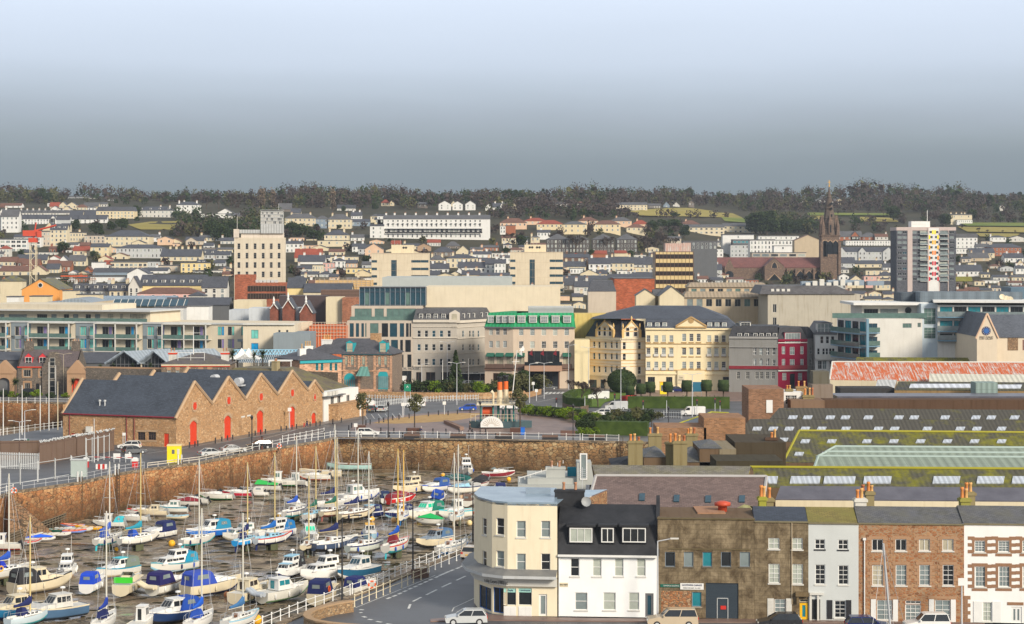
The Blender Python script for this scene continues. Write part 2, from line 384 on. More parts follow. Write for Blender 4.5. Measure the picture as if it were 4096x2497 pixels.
def mud():
 mb=MB();x0,x1,y0,y1,n=-150,60,130,470,5.0
 nx=int((x1-x0)/n);ny=int((y1-y0)/n)
 vs=[(x0+i*n,y0+j*n,MUDZ+.10*sin(i*1.3+j*.7)*sin(j*1.1-i*.4))for j in rg2(ny+1)for i in rg2(nx+1)]
 mb.mesh(vs,[(j*(nx+1)+i,j*(nx+1)+i+1,(j+1)*(nx+1)+i+1,(j+1)*(nx+1)+i)for j in rg2(ny)for i in rg2(nx)],0,True)
 o=struct('harbour_mud',mb,M_MUD)
 mb=MB();z=MUDZ-.5;mb.fc([(-2500,-200,z),(900,-200,z),(60,470,z),(-2500,470,z)]);struct('mud_bed',mb,M_MUD)
mud()
QUAY=stone((.58,.27,.10),(.42,.18,.075),(.62,.38,.18),.66,(.11,.06,.03),stain=1,flat=1.35,mw=.022)
QUAY2=stone((.58,.36,.16),(.44,.25,.11),(.66,.50,.27),.75,(.10,.07,.04),stain=1,flat=1.5)
def sw(name,pts,z0,z1,m,cope=None,thick=.8,inward=1,lb3=None,cat='wall'):
 mb=MB();k=MB();acc=0
 for a,b in zip(pts,pts[1:]):
  mb.fc([(a.x,a.y,z0),(b.x,b.y,z0),(b.x,b.y,z1),(a.x,a.y,z1)])
  d=(b-a);d.z=0;d.normalize();nn=Vc((-d.y,d.x,0))*thick*inward;e=d*.02
  o=-nn*.08
  q=[a+o-e,b+o+e,b+nn,a+nn]
  k.fc([(p.x,p.y,z1+.12)for p in q]);k.fc([(q[0].x,q[0].y,z1-.25),(q[1].x,q[1].y,z1-.25),(q[1].x,q[1].y,z1+.12),(q[0].x,q[0].y,z1+.12)])
  k.fc([(q[2].x,q[2].y,z1),(q[3].x,q[3].y,z1),(q[3].x,q[3].y,z1+.12),(q[2].x,q[2].y,z1+.12)])
 o=mb.mk(name,m);lab(o,lb3,cat)
 if cope:k.mk('coping',cope,o)
 return o
COPE=stone((.34,.25,.16),(.26,.19,.12),(.42,.33,.22),1.1,(.10,.08,.06))
sw('quay_wall',WT[:11],MUDZ-.6,0,QUAY,COPE,lb3='long rough granite quay wall below the warehouses, orange brown stone')
sw('quay_wall',WT[10:],MUDZ-.6,0,QUAY2,COPE,lb3='straight granite quay wall across the harbour head below the plaza')
sw('quay_wall',[NE[k]for k in rg2(len(NE))][::-1],MUDZ-.6,0,QUAY,COPE,inward=1,lb3='low granite quay wall beside the curving wet road')
sw('basin_wall',[b2[4],b2[3],b2[2]],MUDZ-3,0,QUAY,COPE,lb3='tall tide stained basin wall below the stone custom house')
sw('basin_wall',[b2[2],b2[0]],MUDZ-3,0,QUAY,COPE,lb3='short basin return wall beside the big granite warehouse')
def sheet(name,pts,z,m,kd='structure'):
 mb=MB();pol=[(p.x,p.y)for p in pts]
 if sum(a[0]*b[1]-b[0]*a[1]for a,b in zip(pol,pol[1:]+pol[:1]))<0:pol=pol[::-1]
 tr=tessellate_polygon([[Vc((p[0],p[1],0))for p in pol]])
 mb.mesh([(p[0],p[1],z)for p in pol],[t if _ccw(pol,t)else t[::-1]for t in tr]);o=mb.mk(name,m);o['kind']=kd;return o
def slabk(name,pts,z,m):
 mb=MB();pol=[(p.x,p.y)for p in pts]
 if sum(a[0]*b[1]-b[0]*a[1]for a,b in zip(pol,pol[1:]+pol[:1]))<0:pol=pol[::-1]
 mb.prism(pol,-.05,z,0);o=mb.mk(name,m);o['kind']='structure';return o
M_PAVE=ms('paving',(.16,.105,.085),(.24,.16,.13),.3,.45,.4)
M_PAVEG=ms('grey_paving',(.13,.12,.115),(.20,.185,.17),.3,.42,.4)
M_GRAVEL=ms('gravel',(.36,.22,.09),(.46,.31,.14),.5,.95)
M_GRASS=ms('grass',(.07,.13,.015),(.13,.19,.03),.3,.95)
M_FIELD=ms('field',(.24,.20,.05),(.33,.27,.07),.02,.95)
M_FIELD2=ms('green_field',(.10,.15,.03),(.20,.22,.04),.02,.95)
M_MARK=ms('road_paint',(.50,.50,.47),(.68,.68,.64),1.5,.6)
def fields():
 use('Z')
 for k,(pts,m)in en((([(512,905),(600,893),(722,891),(722,925),(560,925)],M_FIELD),([(2520,850),(2640,838),(2760,836),(2860,850),(2960,862),(2970,876),(2800,872),(2560,868)],M_FIELD),([(2880,868),(3000,876),(3000,896),(2900,890)],M_FIELD2),([(3240,868),(3300,868),(3290,882),(3245,882)],M_FIELD),([(3440,872),(3560,876),(3600,892),(3440,890)],M_FIELD),([(3830,912),(4300,916),(4300,938),(3860,932)],M_FIELD),([(3905,938),(4080,940),(4060,954),(3910,951)],M_FIELD),([(3830,895),(4300,897),(4300,912),(3840,908)],M_FIELD2),([(3230,855),(3560,858),(3560,866),(3230,866)],M_FIELD2))):
  mb=MB();n=12
  xs=[p[0]for p in pts];x0,x1=min(xs),max(xs);row=[]
  def yr(x):
   ys=[]
   for a,b in zip(pts,pts[1:]+pts[:1]):
    if(a[0]-x)*(b[0]-x)<=0 and a[0]!=b[0]:ys.append(a[1]+(b[1]-a[1])*(x-a[0])/(b[0]-a[0]))
   return min(ys),max(ys)
  for i in rg2(n+1):
   x=x0+(x1-x0)*min(.999,max(.001,i/n));ya,yb=yr(x);row.append([TP(x,ya+(yb-ya)*j/6,1.1)for j in rg2(7)])
  vs=[p for r in row for p in r];mb.mesh(vs,[(i*7+j,i*7+j+1,(i+1)*7+j+1,(i+1)*7+j)for i in rg2(n)for j in rg2(6)])
  o=mb.mk('field',m);o['kind']='structure'
fields()
def plaza():
 use(qh)
 sheet('plaza_paving',[G(860,1232),G(870,1180),G(1000,1168),G(1200,1110),G(1500,1080),G(1900,1058),G(2250,1050)]+[(use(qu),G(220,1050))[1],G(700,1080),G(700,1240),G(660,1262),G(0,1258)],.004,M_PAVE)
 use(qh)
 sheet('gravel_circle',[G(1050,1165),G(1200,1128),G(1500,1095),G(1800,1078),G(1990,1080),G(1900,1120),G(1750,1145),G(1500,1160),G(1250,1170)],.008,M_GRAVEL)
 sheet('quayside_pavement',[G(705,1300),G(1300,1303),G(2000,1310),G(2360,1316)]+[(use(qu),G(1270,1325))[1],G(1270,1290),G(640,1280),G(0,1275)]+[(use(qh),G(2000,1272))[1],G(1300,1268),G(860,1262),G(700,1268)],.004,M_PAVEG)
 slabk('warehouse_pavement',[G(-300,1300),G(0,1255),G(300,1215),G(620,1160),G(900,1110),G(935,1125),G(640,1178),G(300,1240),G(0,1290),G(-290,1345)],.12,M_PAVEG)
 slabk('station_pavement',[G(940,905),G(940,850),G(1500,842),G(2360,842),G(2360,905),G(1500,925)],.12,M_PAVE)
 use(qu)
 slabk('square_paving',[G(1180,985),G(1100,900),G(1320,885),G(2150,880),G(2150,975)],.12,M_PAVE)
 slabk('hotel_pavement',[G(0,870),G(300,880),G(1250,885),G(2000,880),G(2000,855),G(0,855)],.12,M_PAVEG)
 sheet('lawn',[G(560,1010),G(560,940),G(760,900),G(1080,900),G(1080,950),G(900,990),G(860,1035),G(700,1030)],.14,M_GRASS)
 use('C3')
 slabk('shop_pavement',[G(-560,1470),G(-120,1432),G(470,1458),G(1100,1466),G(2230,1470),G(3900,1478),G(3900,1500),G(2230,1497),G(470,1482),G(-130,1475),G(-560,1486)],.12,M_PAVE)
plaza()
def marks():
 mb=MB()
 def dash(a,b,w=.12,z=.006):
  d=b-a;d.z=0;L=d.length
  if L<.01:return
  d.normalize();n=Vc((-d.y,d.x,0))*w
  mb.fc([(p.x,p.y,z)for p in(a-n,b-n,b+n,a+n)])
 use('C2')
 for s in((1735,1115,1660,1150),(1618,1170,1543,1205),(1502,1225,1418,1267),(1378,1285,1310,1320),(1290,1342,1275,1378),(1830,1075,1790,1090)):dash(G(s[0],s[1]),G(s[2],s[3]))
 for s in((885,1408,900,1412),(905,1440,935,1448),(950,1463,985,1468),(1015,1480,1060,1487),(1095,1499,1140,1504),(880,1385,915,1388)):dash(G(s[0],s[1]),G(s[2],s[3]),.18)
 use('D8')
 for x,y in((1590,885),(1500,920),(1420,957),(1320,995),(1245,1025),(1190,1050),(1130,1075),(1060,1110),(955,1155),(870,1193),(780,1233),(695,1272),(605,1310),(515,1353),(425,1394),(335,1433),(235,1472)):dash(G(x-32,y+13),G(x+32,y-13),.16)
 use('C2');dash(G(1625,1400),G(1640,1370),.06);dash(G(1640,1370),G(1812,1290),.06);dash(G(850,1370),G(1490,1110),.05)
 use(qh)
 for s in((0,1330,300,1250),(300,1250,540,1180),(400,1195,460,1190),(520,1180,570,1175)):dash(G(s[0],s[1]),G(s[2],s[3]),.07)
 for k in rg2(9):dash(G(1500+k*95,985+k*.5),G(1545+k*95,985+k*.5),.12)
 for k in rg2(6):dash(G(980+k*60,1090-k*2),G(1010+k*60,1130-k*2),.06)
 use(qu)
 for k in rg2(8):dash(G(390+k*34,916-k*1),G(408+k*34,897),.35)
 for s in((200,1000,300,1010),(330,1020,420,1025),(480,1045,560,1050),(330,940,430,915),(900,1030,1000,1035),(1100,1090,1250,1095),(320,985,480,950)):dash(G(s[0],s[1]),G(s[2],s[3]),.08)
 use(qf)
 for k in rg2(7):dash(G(990+k*45,1395-k*2),G(1110+k*45,1420-k*4),.05)
 for s in((1260,1425,1440,1400),(1560,1385,1900,1320),(1900,1320,2360,1240)):dash(G(s[0],s[1]),G(s[2],s[3]),.07)
 mb.mk('road_markings',M_MARK)['kind']='structure'
marks()
M_WHITE=pt(qw,.45);M_STEEL=pt('steel',.4);M_IRON=pt('iron',.5)
def rl2(name,pts,lb3,cat='railing',step=2.4,h=1.15,m=None,rails=2,r=.035,pr=.055,ball=True,lean=0):
 m=m or M_WHITE;ro=thg(name,lb3,cat,pts[0],0,px=topx(pts[len(pts)//2])[0]);o=pts[0]
 rl=MB();post=MB();post.la([(pr*1.6,0),(pr*1.5,.08),(pr,.12),(pr,h)],n=6)
 if ball:post.la([(pr*1.3,h),(pr*1.9,h+.05),(pr*1.2,h+.12),(.01,h+.16)],n=6)
 pm=None;n=0
 for a,b in zip(pts,pts[1:]):
  L=(b-a).length;k=max(1,round(L/step))
  for i in rg2(k+(1 if b is pts[-1]else 0)):
   if n>=100:break
   p=a+(b-a)*(i/k)-o;n+=1
   if pm is None:q=post.mk('post',m,ro,p);pm=q.data
   else:kid(pm,'post',ro,p)
  for t in rg2(rails):z=Vc((0,0,h*(1-t*.46)-.03));rl.tub(a-o+z,b-o+z,r,5)
 rl.mk('rails',m,ro);return ro
use('Z')
def Gz(l):return[G(x,y)for x,y in l]
rl2('quay_railing',Gz([(1298,1757),(1343,1749),(1700,1752),(2100,1757),(2320,1762)]),'white post and rail quay railing in front of the plaza')
rl2('quay_railing',Gz([(2330,1762),(2475,1766)]),'white quay railing beyond the ladder gap near the roof chimneys')
rl2('quay_railing',Gz([(1150,1778),(1220,1768),(1298,1757)]),'white quay railing by the lifebuoy near the wall corner')
rl2('quay_railing',Gz([(1010,1802),(1090,1790),(1150,1778)]),'white quay railing beside the parked black car')
rl2('roadside_railing',Gz([(1130,1770),(1200,1757),(1296,1738)]),'inner white railing kerbside above the quay steps')
rl2('quay_railing',Gz([(-60,1990),(0,1985),(52,1972)]),'white quay railing at the steps with an orange lifebuoy')
rl2('quay_fence',Gz([(90,1960),(318,1928),(462,1895),(577,1876)]),'grey galvanised tube fence along the warehouse quay edge',m=M_STEEL,ball=False,rails=3,r=.03,pr=.035)
rl2('crash_barrier',Gz([(590,1872),(796,1847),(1010,1803)]),'low weathered timber and steel barrier on the quay edge',m=pt((.55,.50,.42)),ball=False,rails=2,r=.08,h=.8,pr=.05)
rl2('quay_railing',Gz([(980,2555),(1050,2518),(1224,2447),(1400,2386)]),'white quay edge railing left of the curved stone wall',step=2.0)
rl2('quay_railing',Gz([(1409,2382),(1509,2345),(1580,2312),(1649,2283),(1733,2250),(1826,2208),(1885,2174)]),'white quay edge railing above the moored boats beside the road',step=2.0)
rl2('roadside_railing',Gz([(1418,2428),(1505,2393),(1560,2370),(1607,2352),(1654,2333),(1714,2308)]),'cream kerbside railing nearer the road, left of the bench',step=2.0,m=pt(qc))
rl2('roadside_railing',Gz([(1660,2292),(1716,2290),(1765,2270),(1826,2244),(1851,2233)]),'white kerbside railing between the bench and silver car',step=2.0)
use(qf)
rl2('quay_railing',[G(-120,990),G(0,990),G(300,994),G(590,998)],'white railing along the basin wall below the custom house')
rl2('quay_railing',[G(-60,1285),G(0,1272),G(300,1228),G(530,1202)],'white railing on the quay in front of the yacht masts')
_WM={}
def wm2(w,h,stl='sash',gl=qd,fm=qw,part='both',ft=None):
 w=round(w/.05)*.05;h=round(h/.05)*.05;key=(w,h,stl,gl,fm,part,ft)
 if key in _WM:return _WM[key]
 mb=MB();ft=ft or(.07 if stl!=qi else .05);bt=max(.045,ft*.8)
 if part in('both','frame'):
  for a in((0,ft,0,h),(w-ft,w,0,h),(ft,w-ft,0,ft),(ft,w-ft,h-ft,h)):mb.bx2(a[0],a[1],-.03,.05,a[2],a[3],0)
  nx,nz=(1,2)if stl=='sash' else(1,1)if stl==qi else(2,1)if stl==qp else(2,2)if stl=='cross' else(2,4)if stl=='sash4' else(3,4)if stl==qe else(3,1)if stl=='triple' else(1,3)if stl=='rows' else(5,1)if stl=='many' else(4,2)
  iw,ih=w-2*ft,h-2*ft
  for k in rg2(1,nx):x=ft+iw*k/nx;b=bt*(.6 if nx>2 or nz>2 else 1);mb.bx2(x-b/2,x+b/2,-.02,.04,ft,h-ft,0)
  for k in rg2(1,nz):z=ft+ih*k/nz;b=bt*(1 if(k*2==nz)else .6);mb.bx2(ft,w-ft,-.024 if k*2==nz else-.016,.036,z-b/2,z+b/2,0)
 mats=[pt(fm,.45),gls(gl)]
 if part in('both','pane'):mb.fc([(ft*.5,.03,ft*.5),(w-ft*.5,.03,ft*.5),(w-ft*.5,.03,h-ft*.5),(ft*.5,.03,h-ft*.5)],1 if part=='both' else 0)
 if part=='pane':mats=[gls(gl)]
 if part=='frame':mats=mats[:1]
 me=bpy.data.meshes.new(qy if part!='pane' else 'pane');me.from_pydata(mb.v,[],mb.f)
 for m in mats:me.materials.append(m)
 me.polygons.foreach_set('material_index',mb.m);auto_uv(me);_WM[key]=me;return me
def _box_mesh(key,x0,x1,y0,y1,z0,z1,m):
 k=('bx',key,round(x1-x0,2),round(y1-y0,2),round(z1-z0,2),m.name)
 if k not in _WM:
  mb=MB();mb.bx2(x0,x1,y0,y1,z0,z1);me=bpy.data.meshes.new(key);me.from_pydata(mb.v,[],mb.f);me.materials.append(m);auto_uv(me);_WM[k]=me
 return _WM[k]
def opened(mb,W,z0,z1,ops,m=0,reveal=.16,mr=None):
 xs=sorted({0,W,*[o[0]for o in ops],*[o[1]for o in ops]});zs=sorted({z0,z1,*[o[2]for o in ops],*[o[3]for o in ops]})
 xs=[x for x in xs if-1e-6<=x<=W+1e-6];zs=[z for z in zs if z0-1e-6<=z<=z1+1e-6]
 for i in rg2(len(xs)-1):
  run=None
  for j in rg2(len(zs)-1):
   cx,cz=(xs[i]+xs[i+1])/2,(zs[j]+zs[j+1])/2
   hole=any(o[0]<cx<o[1]and o[2]<cz<o[3]for o in ops)
   if not hole:
    if run is None:run=zs[j]
   if hole or j==len(zs)-2:
    top=zs[j]if hole else zs[j+1]
    if run is not None and top>run:mb.fc([(xs[i],0,run),(xs[i+1],0,run),(xs[i+1],0,top),(xs[i],0,top)],m)
    run=None
 r=reveal;mr=m if mr is None else mr
 for a,b,c,d in ops:
  mb.fc([(a,0,c),(a,0,d),(a,r,d),(a,r,c)],mr);mb.fc([(b,0,c),(b,r,c),(b,r,d),(b,0,d)],mr)
  mb.fc([(a,0,d),(b,0,d),(b,r,d),(a,r,d)],mr);mb.fc([(a,0,c),(a,r,c),(b,r,c),(b,0,c)],mr)
class Fac:
 def __init__(s,ro,a,b,zb,zt,reveal=.16):
  s.ro=ro;s.a=Vc((a[0],a[1]));b=Vc((b[0],b[1]));s.W=(b-s.a).length;s.e=(b-s.a).normalized();s.n=Vc((-s.e.y,s.e.x));s.zb=zb;s.zt=zt;s.H=zt-zb
  s.ang=atan2(s.e.y,s.e.x);s.ops=[];s.reveal=reveal;s.k=[]
  dl=s.a-Vc((ro.location.x,ro.location.y));s.lx,s.ly=rot2(dl.x,dl.y,-ro.rotation_euler.z);s.lz=zb-ro.location.z;s.lr=s.ang-ro.rotation_euler.z
 def lo(s,x,y):
  px,py=pxy(x,y);d=Vc(((px-2048)/FP,1));t=s.n.dot(s.a)/s.n.dot(d);p=d*t
  return(p-s.a).dot(s.e),EYE-(py-1000)/FP*t-s.zb
 def trt(s,u,y,z):
  dx,dy=rot2(u,y,s.lr);return(s.lx+dx,s.ly+dy,s.lz+z)
 def put(s,mesh,name,u,y,z,parent=None):
  o=bpy.data.objects.new(name,mesh);COL.objects.link(o)
  if parent is None:o.parent=s.ro;o.location=s.trt(u,y,z);o.rotation_euler=(0,0,s.lr)
  else:o.parent=parent
  return o
 def mb(s,mb,name,mats):
  o=mb.mk(name,mats,s.ro);o.location=s.trt(0,0,0);o.rotation_euler=(0,0,s.lr);return o
 def win(s,u0,u1,z0,z1,stl='sash',gl=qd,fm=qw,detail=0,sill=None,name=qy,ft=None,deep=True):
  if u1-u0<.15 or z1-z0<.15:return None
  w,h=round((u1-u0)/.05)*.05,round((z1-z0)/.05)*.05
  if deep:s.ops.append((u0,u0+w,z0,z0+h));y=s.reveal-.06
  else:y=-.03
  if detail:
   o=s.put(wm2(w,h,stl,gl,fm,'frame',ft),name,u0,y,z0);p=s.put(wm2(w,h,stl,gl,fm,'pane',ft),'pane',0,0,0,o)
   if sill:q=s.put(_box_mesh('sill',-.08,w+.08,-y-.07,0,-.13,-.003,pt(sill)),'sill',0,0,0,o)
  else:o=s.put(wm2(w,h,stl,gl,fm,'both',ft),name,u0,y,z0)
  return o
 def wns(s,xs,ys,w,h,stl='sash',gl=qd,fm=qw,detail=0,sill=None,ft=None,deep=True,name=qy):
  w*=.66;h*=.7
  for y in ys:
   for x in xs:
    u,z=s.lo(x,y);g=gl if ii(gl,str)else random.choice(gl)
    if u-w/2>.05 and u+w/2<s.W-.02:s.win(u-w/2,u+w/2,z-h/2,z+h/2,stl,g,fm,detail,sill,name,ft,deep)
 def re(s,x0,y0,x1,y1):
  u0,z1=s.lo(x0,y0);u1,z0=s.lo(x1,y1);return u0,u1,z0,z1
 def grid(s,xs,ys,nx,nz,w,h,**k):
  x0,x1=xs;y0,y1=ys
  s.wns([x0+(x1-x0)*i/max(1,nx-1)for i in rg2(nx)],[y0+(y1-y0)*i/max(1,nz-1)for i in rg2(nz)],w,h,**k)
 def wl(s,mat,below=0,name='wall',mats=None):
  mb=MB();opened(mb,s.W,-below,s.H,s.ops,0,s.reveal);return s.mb(mb,name,mats or mat)
 def band(s,z,h=.2,d=.1,m=None,name='cornice',u0=0,u1=None):
  mb=MB();mb.bx2(u0-.003,(s.W if u1 is None else u1)+.003,-d,.004,z,z+h);return s.mb(mb,name,m)
def bld(name,lb3,cat,pL,pR,zt,depth,zb=0,group=None):
 pL,pR=Vc(pL[:2]),Vc(pR[:2]);e=(pR-pL).normalized();n=Vc((-e.y,e.x))
 r=thg(name,lb3,cat,(pL.x,pL.y,zb),atan2(e.y,e.x),group);r_=type('B',(),{})();r_.ro=r;r_.W=(pR-pL).length;r_.H=zt-zb;r_.d=depth;r_.zb=zb;r_.zt=zt
 r_.F=Fac(r,pL,pR,zb,zt);r_.L=Fac(r,pL+n*depth,pL,zb,zt);r_.R=Fac(r,pR,pR+n*depth,zb,zt);return r_
def shl(b,m,skip='f',below=0,top=True,name='wall'):
 mb=MB();mb.bx2(0,b.W,0,b.d,-below,b.H,0,skip+'b'+('' if top else 't'));return mb.mk(name,m,b.ro)
def roof_gx(mb,x0,x1,y0,y1,z,h,ov=.25,th=.16,m=0):
 ym=(y0+y1)/2;k=h/(ym-y0);za=z-ov*k
 for(ya,s)in((y0-ov,1),(y1+ov,-1)):
  q=[(x0-ov,ya,za),(x1+ov,ya,za),(x1+ov,ym,z+h),(x0-ov,ym,z+h)]
  if s<0:q=q[::-1]
  mb.fc([(a,b,c+th)for a,b,c in q],m)
 for xx,s in((x0-ov,1),(x1+ov,-1)):
  for ya in(y0-ov,y1+ov):
   mb.fc([(xx,ya,za),(xx,ya,za+th),(xx,ym,z+h+th),(xx,ym,z+h)],m)
 mb.fc([(x0-ov,y0-ov,za),(x1+ov,y0-ov,za),(x1+ov,y0-ov,za+th),(x0-ov,y0-ov,za+th)],m)
def gable_ends(mb,x0,x1,y0,y1,z,h,m=0):
 ym=(y0+y1)/2
 mb.fc([(x0,y0,z),(x0,ym,z+h),(x0,y1,z)],m);mb.fc([(x1,y0,z),(x1,y1,z),(x1,ym,z+h)],m)
def roof_gy(mb,x0,x1,y0,y1,z,h,ov=.25,th=.16,m=0):
 xm=(x0+x1)/2;k=h/(xm-x0);za=z-ov*k
 mb.fc([(x0-ov,y0-ov,za+th),(xm,y0-ov,z+h+th),(xm,y1+ov,z+h+th),(x0-ov,y1+ov,za+th)][::-1],m)
 mb.fc([(x1+ov,y0-ov,za+th),(x1+ov,y1+ov,za+th),(xm,y1+ov,z+h+th),(xm,y0-ov,z+h+th)],m)
 for a in(x0-ov,x1+ov):mb.fc([(a,y0-ov,za),(xm,y0-ov,z+h),(xm,y0-ov,z+h+th),(a,y0-ov,za+th)],m)
def roof_hip(mb,x0,x1,y0,y1,z,h,ov=.3,m=0,inset=None,th=.12):
 x0-=ov;x1+=ov;y0-=ov;y1+=ov;w,d=x1-x0,y1-y0;i=inset if inset is not None else min(w,d)/2;iy=min(i,d/2);ix=min(i,w/2)
 a,b,c,dd=(x0,y0,z),(x1,y0,z),(x1,y1,z),(x0,y1,z);e,f,g,hh=(x0+ix,y0+iy,z+h),(x1-ix,y0+iy,z+h),(x1-ix,y1-iy,z+h),(x0+ix,y1-iy,z+h)
 for q in((a,b,f,e),(b,c,g,f),(c,dd,hh,g),(dd,a,e,hh)):
  q=[p for k,p in en(q)if p!=q[k-1]]
  if len(q)>2:mb.fc(q,m)
 if ix*2<w-.01 and iy*2<d-.01:mb.fc([e,f,g,hh],m)
 mb.bx2(x0,x1,y0,y1,z-th,z,m,'t')
TC=(.46,.23,.13)
def chm(ro,x,y,z0,z1,w=.9,d=.6,m=None,pots=3,potm=None,ph=.55,name='chimney'):
 m=m or brick('brick');mb=MB();mb.bx2(x-w/2,x+w/2,y-d/2,y+d/2,z0,z1);mb.bx2(x-w/2-.07,x+w/2+.07,y-d/2-.07,y+d/2+.07,z1-.22,z1-.06);c=mb.mk(name,m,ro)
 potm=potm or pt(TC,.8)
 for k in rg2(pots):
  pb=MB();pb.la([(.15,0),(.13,ph*.8),(.17,ph*.85),(.15,ph),(.09,ph)],(0,0,0),7);p=pb.mk('chimney_pot',potm,c);p.location=(x+(k-(pots-1)/2)*(w*.8/max(1,pots))if w>d else x,y if w>d else y+(k-(pots-1)/2)*(d*.8/max(1,pots)),z1-.02)
 return c
def dmr(ro,x,y,z,w,h,d,wm,rm,gl=qd,kd='flat',stl='cross',fm=qw,name='dormer',rh=.6):
 mb=MB();mb.bx2(x-w/2,x+w/2,y,y+d,z,z+h,0)
 if kd=='flat':mb.bx2(x-w/2-.12,x+w/2+.12,y-.15,y+d,z+h,z+h+.12,1)
 else:
  mb.fc([(x-w/2,y,z+h),(x+w/2,y,z+h),(x,y,z+h+rh)],0);
  for s in(-1,1):q=[(x+s*(w/2+.1),y-.1,z+h-.05),(x,y-.1,z+h+rh+.04),(x,y+d,z+h+rh+.04),(x+s*(w/2+.1),y+d,z+h-.05)];mb.fc(q,1)
 o=mb.mk(name,[wm,rm],ro);k=min(.12,w*.1)
 q=kid(wm2(w-2*k,h-.2,stl,gl,fm),qy,o,(x-w/2+k,y-.04,z+.1));return o
OCC=[]
def hs2(x0,x1,ye,yb,wc=qc,rc=qs,kd='g',rh=10,nw=0,rows=0,yaw=0,dp=None,D=None,ch=(),lb3=None,name='house',cat='house',wstyle='sash',gl=(qd,qd,'blind',qv),px_group=None,wh=None,ww=None,near=None,fm=qw,dorm=0,m=None,rm=None,bl=5):
 X0,Yb=pxy(x0,yb);X1,_=pxy(x1,yb);Ye=pxy(0,ye)[1];rhp=rh/cur[2]
 far=D;D=D or TD((X0+X1)/2,Yb);s=FP/D;zb=EYE-(Yb-1000)/s;zt=EYE-(Ye-1000)/s;Wd=(X1-X0)/s;h=rhp/s;bl=max(bl,zb+.5)if far else bl
 dp=dp or max(6.0,min(11,Wd*.75))
 ca=cos(yaw);Wd=Wd/max(.6,ca)if yaw else Wd
 pL=Vc(((X0-2048)/s,D));pR=pL+Vc((cos(yaw),sin(yaw)))*Wd
 lbl=lb3
 r=thg(name,lbl,cat,(pL.x,pL.y,zb),yaw,px_group,px=(X0+X1)/2);H=zt-zb;OCC.append((X0,X1,Ye-rhp,Yb))
 m=m or su(wc,.25);rm=rm or(slate(rc)if ii(rc,str)and rc not in('flat',)else su('grey'))
 mb=MB();mb.bx2(0,Wd,0,dp,-bl,H,0)
 rb=MB();ov=.3
 if kd=='g':gable_ends(mb,0,Wd,0,dp,H,h);roof_gx(rb,0,Wd,0,dp,H,h,ov)
 elif kd=='f':
  mb.fc([(0,0,H),(Wd,0,H),(Wd/2,0,H+h)]);mb.fc([(0,dp,H),(Wd/2,dp,H+h),(Wd,dp,H)]);roof_gy(rb,0,Wd,0,dp,H,h,ov)
 elif kd=='h':roof_hip(rb,0,Wd,0,dp,H,h)
 elif kd=='m':
  k=h*.3;rb.fr((-.1,Wd+.1,-.1,dp+.1),(k,Wd-k,k,dp-k),H,H+h)
 else:
  rb.bx2(-.15,Wd+.15,-.15,dp+.15,H,H+max(.25,h))
 w=mb.mk('wall',m,r);R=rb.mk(qr,rm,r)
 if nw:
  rows=rows or max(1,int(H/2.9));ww_=ww or min(1.1,Wd/nw*.45);wh_=wh or 1.45;st=H/rows if rows>1 else H
  if st>3.6 and rows>1:st=3.1
  for j in rg2(rows):
   for i in rg2(nw):
    u=Wd*(i+.5)/nw-ww_/2;z=H-.55-wh_-j*min(st,3.0)
    if z<-.5:continue
    kid(wm2(ww_,wh_,wstyle,random.choice(gl)if not ii(gl,str)else gl,fm,ft=.09),qy,r,(u,-.04,z))
 for c in ch:
  f=c if ii(c,(int,float))else c[0];zc=H+h if kd in 'gt' else H+h*(.8 if kd!='f' else .5)
  cm=m if not ii(c,(int,float))else su(wc)
  k=('chim',wc,round(h,0));mbx=MB();mbx.bx2(-.55,.55,-.35,.35,-h*.6-.4,1.3);mbx.bx2(-.62,.62,-.42,.42,1.05,1.2)
  co=mbx.mk('chimney',cm,r);co.location=(min(Wd-.6,max(.6,f*Wd)),dp/2,zc)
  pb=MB()
  for q in(-.28,.1,.4)[:3]:pb.la([(.12,0),(.1,.5),(.14,.6),(.01,.6)],(q,0,0),5)
  po=pb.mk('chimney_pots',pt(TC,.8),co);po.location=(0,0,1.3)
 for i in rg2(dorm):
  u=Wd*(i+.5)/dorm;dmr(r,u,dp*.12,H+h*.12,min(1.4,Wd/dorm*.5),min(1.5,h*.6),dp*.3,pt(qw),rm)
 return r
LM=[(1020,900,'the cream tower'),(1610,1080,'the first office'),(2145,1080,'the second office'),(2700,1080,'the bronze office'),(3318,900,'the church spire'),(3700,1000,'the tower block'),(1750,905,'the white crescent'),(130,1010,'the tower crane'),(160,1150,'the orange hall'),(600,910,'the hillside field'),(450,880,'the yellow apartments'),(3170,1080,'the church nave'),(3960,870,'the hilltop villa'),(2650,850,'the hilltop field'),(2500,950,'the stone barracks'),(3480,1010,'the hospital'),(3400,1220,'the mansard store'),(640,1150,'the yellow hall'),(1180,1110,'the brick wing'),(1850,1130,'the plant screen'),(1300,950,'the cream villas'),(2400,890,'the tiled estate')]
def near_lm(px,py):
 b=min(LM,key=lambda l:abs(l[0]-px)+1.6*abs(l[1]-py));dx,dy=px-b[0],py-b[1]
 if abs(dx)<55 and abs(dy)<30:w='right at'
 elif abs(dx)>=abs(dy)*1.3:w=('left of' if dx<0 else 'right of')if abs(dx)<260 else('far left of' if dx<0 else 'far right of')
 else:w='above' if dy<0 else 'below'
 return w+' '+b[2]
CN=dict(white=qw,offwhite='off-white',cream=qc,cream2='buff',yellow='yellow',pink='pink',peach='peach',sand='sandy',beige='beige',lgrey='pale grey',grey='grey',dgrey='dark grey',stone='stone',tan='tan',brick='brick',bluegrey='blue-grey',brown='brown',slate=qs,slate2='grey slate',redtile='red',browntile='brown',orange=qx,sky='pale blue',salmon='salmon',dgreen='green',moss='mossy')
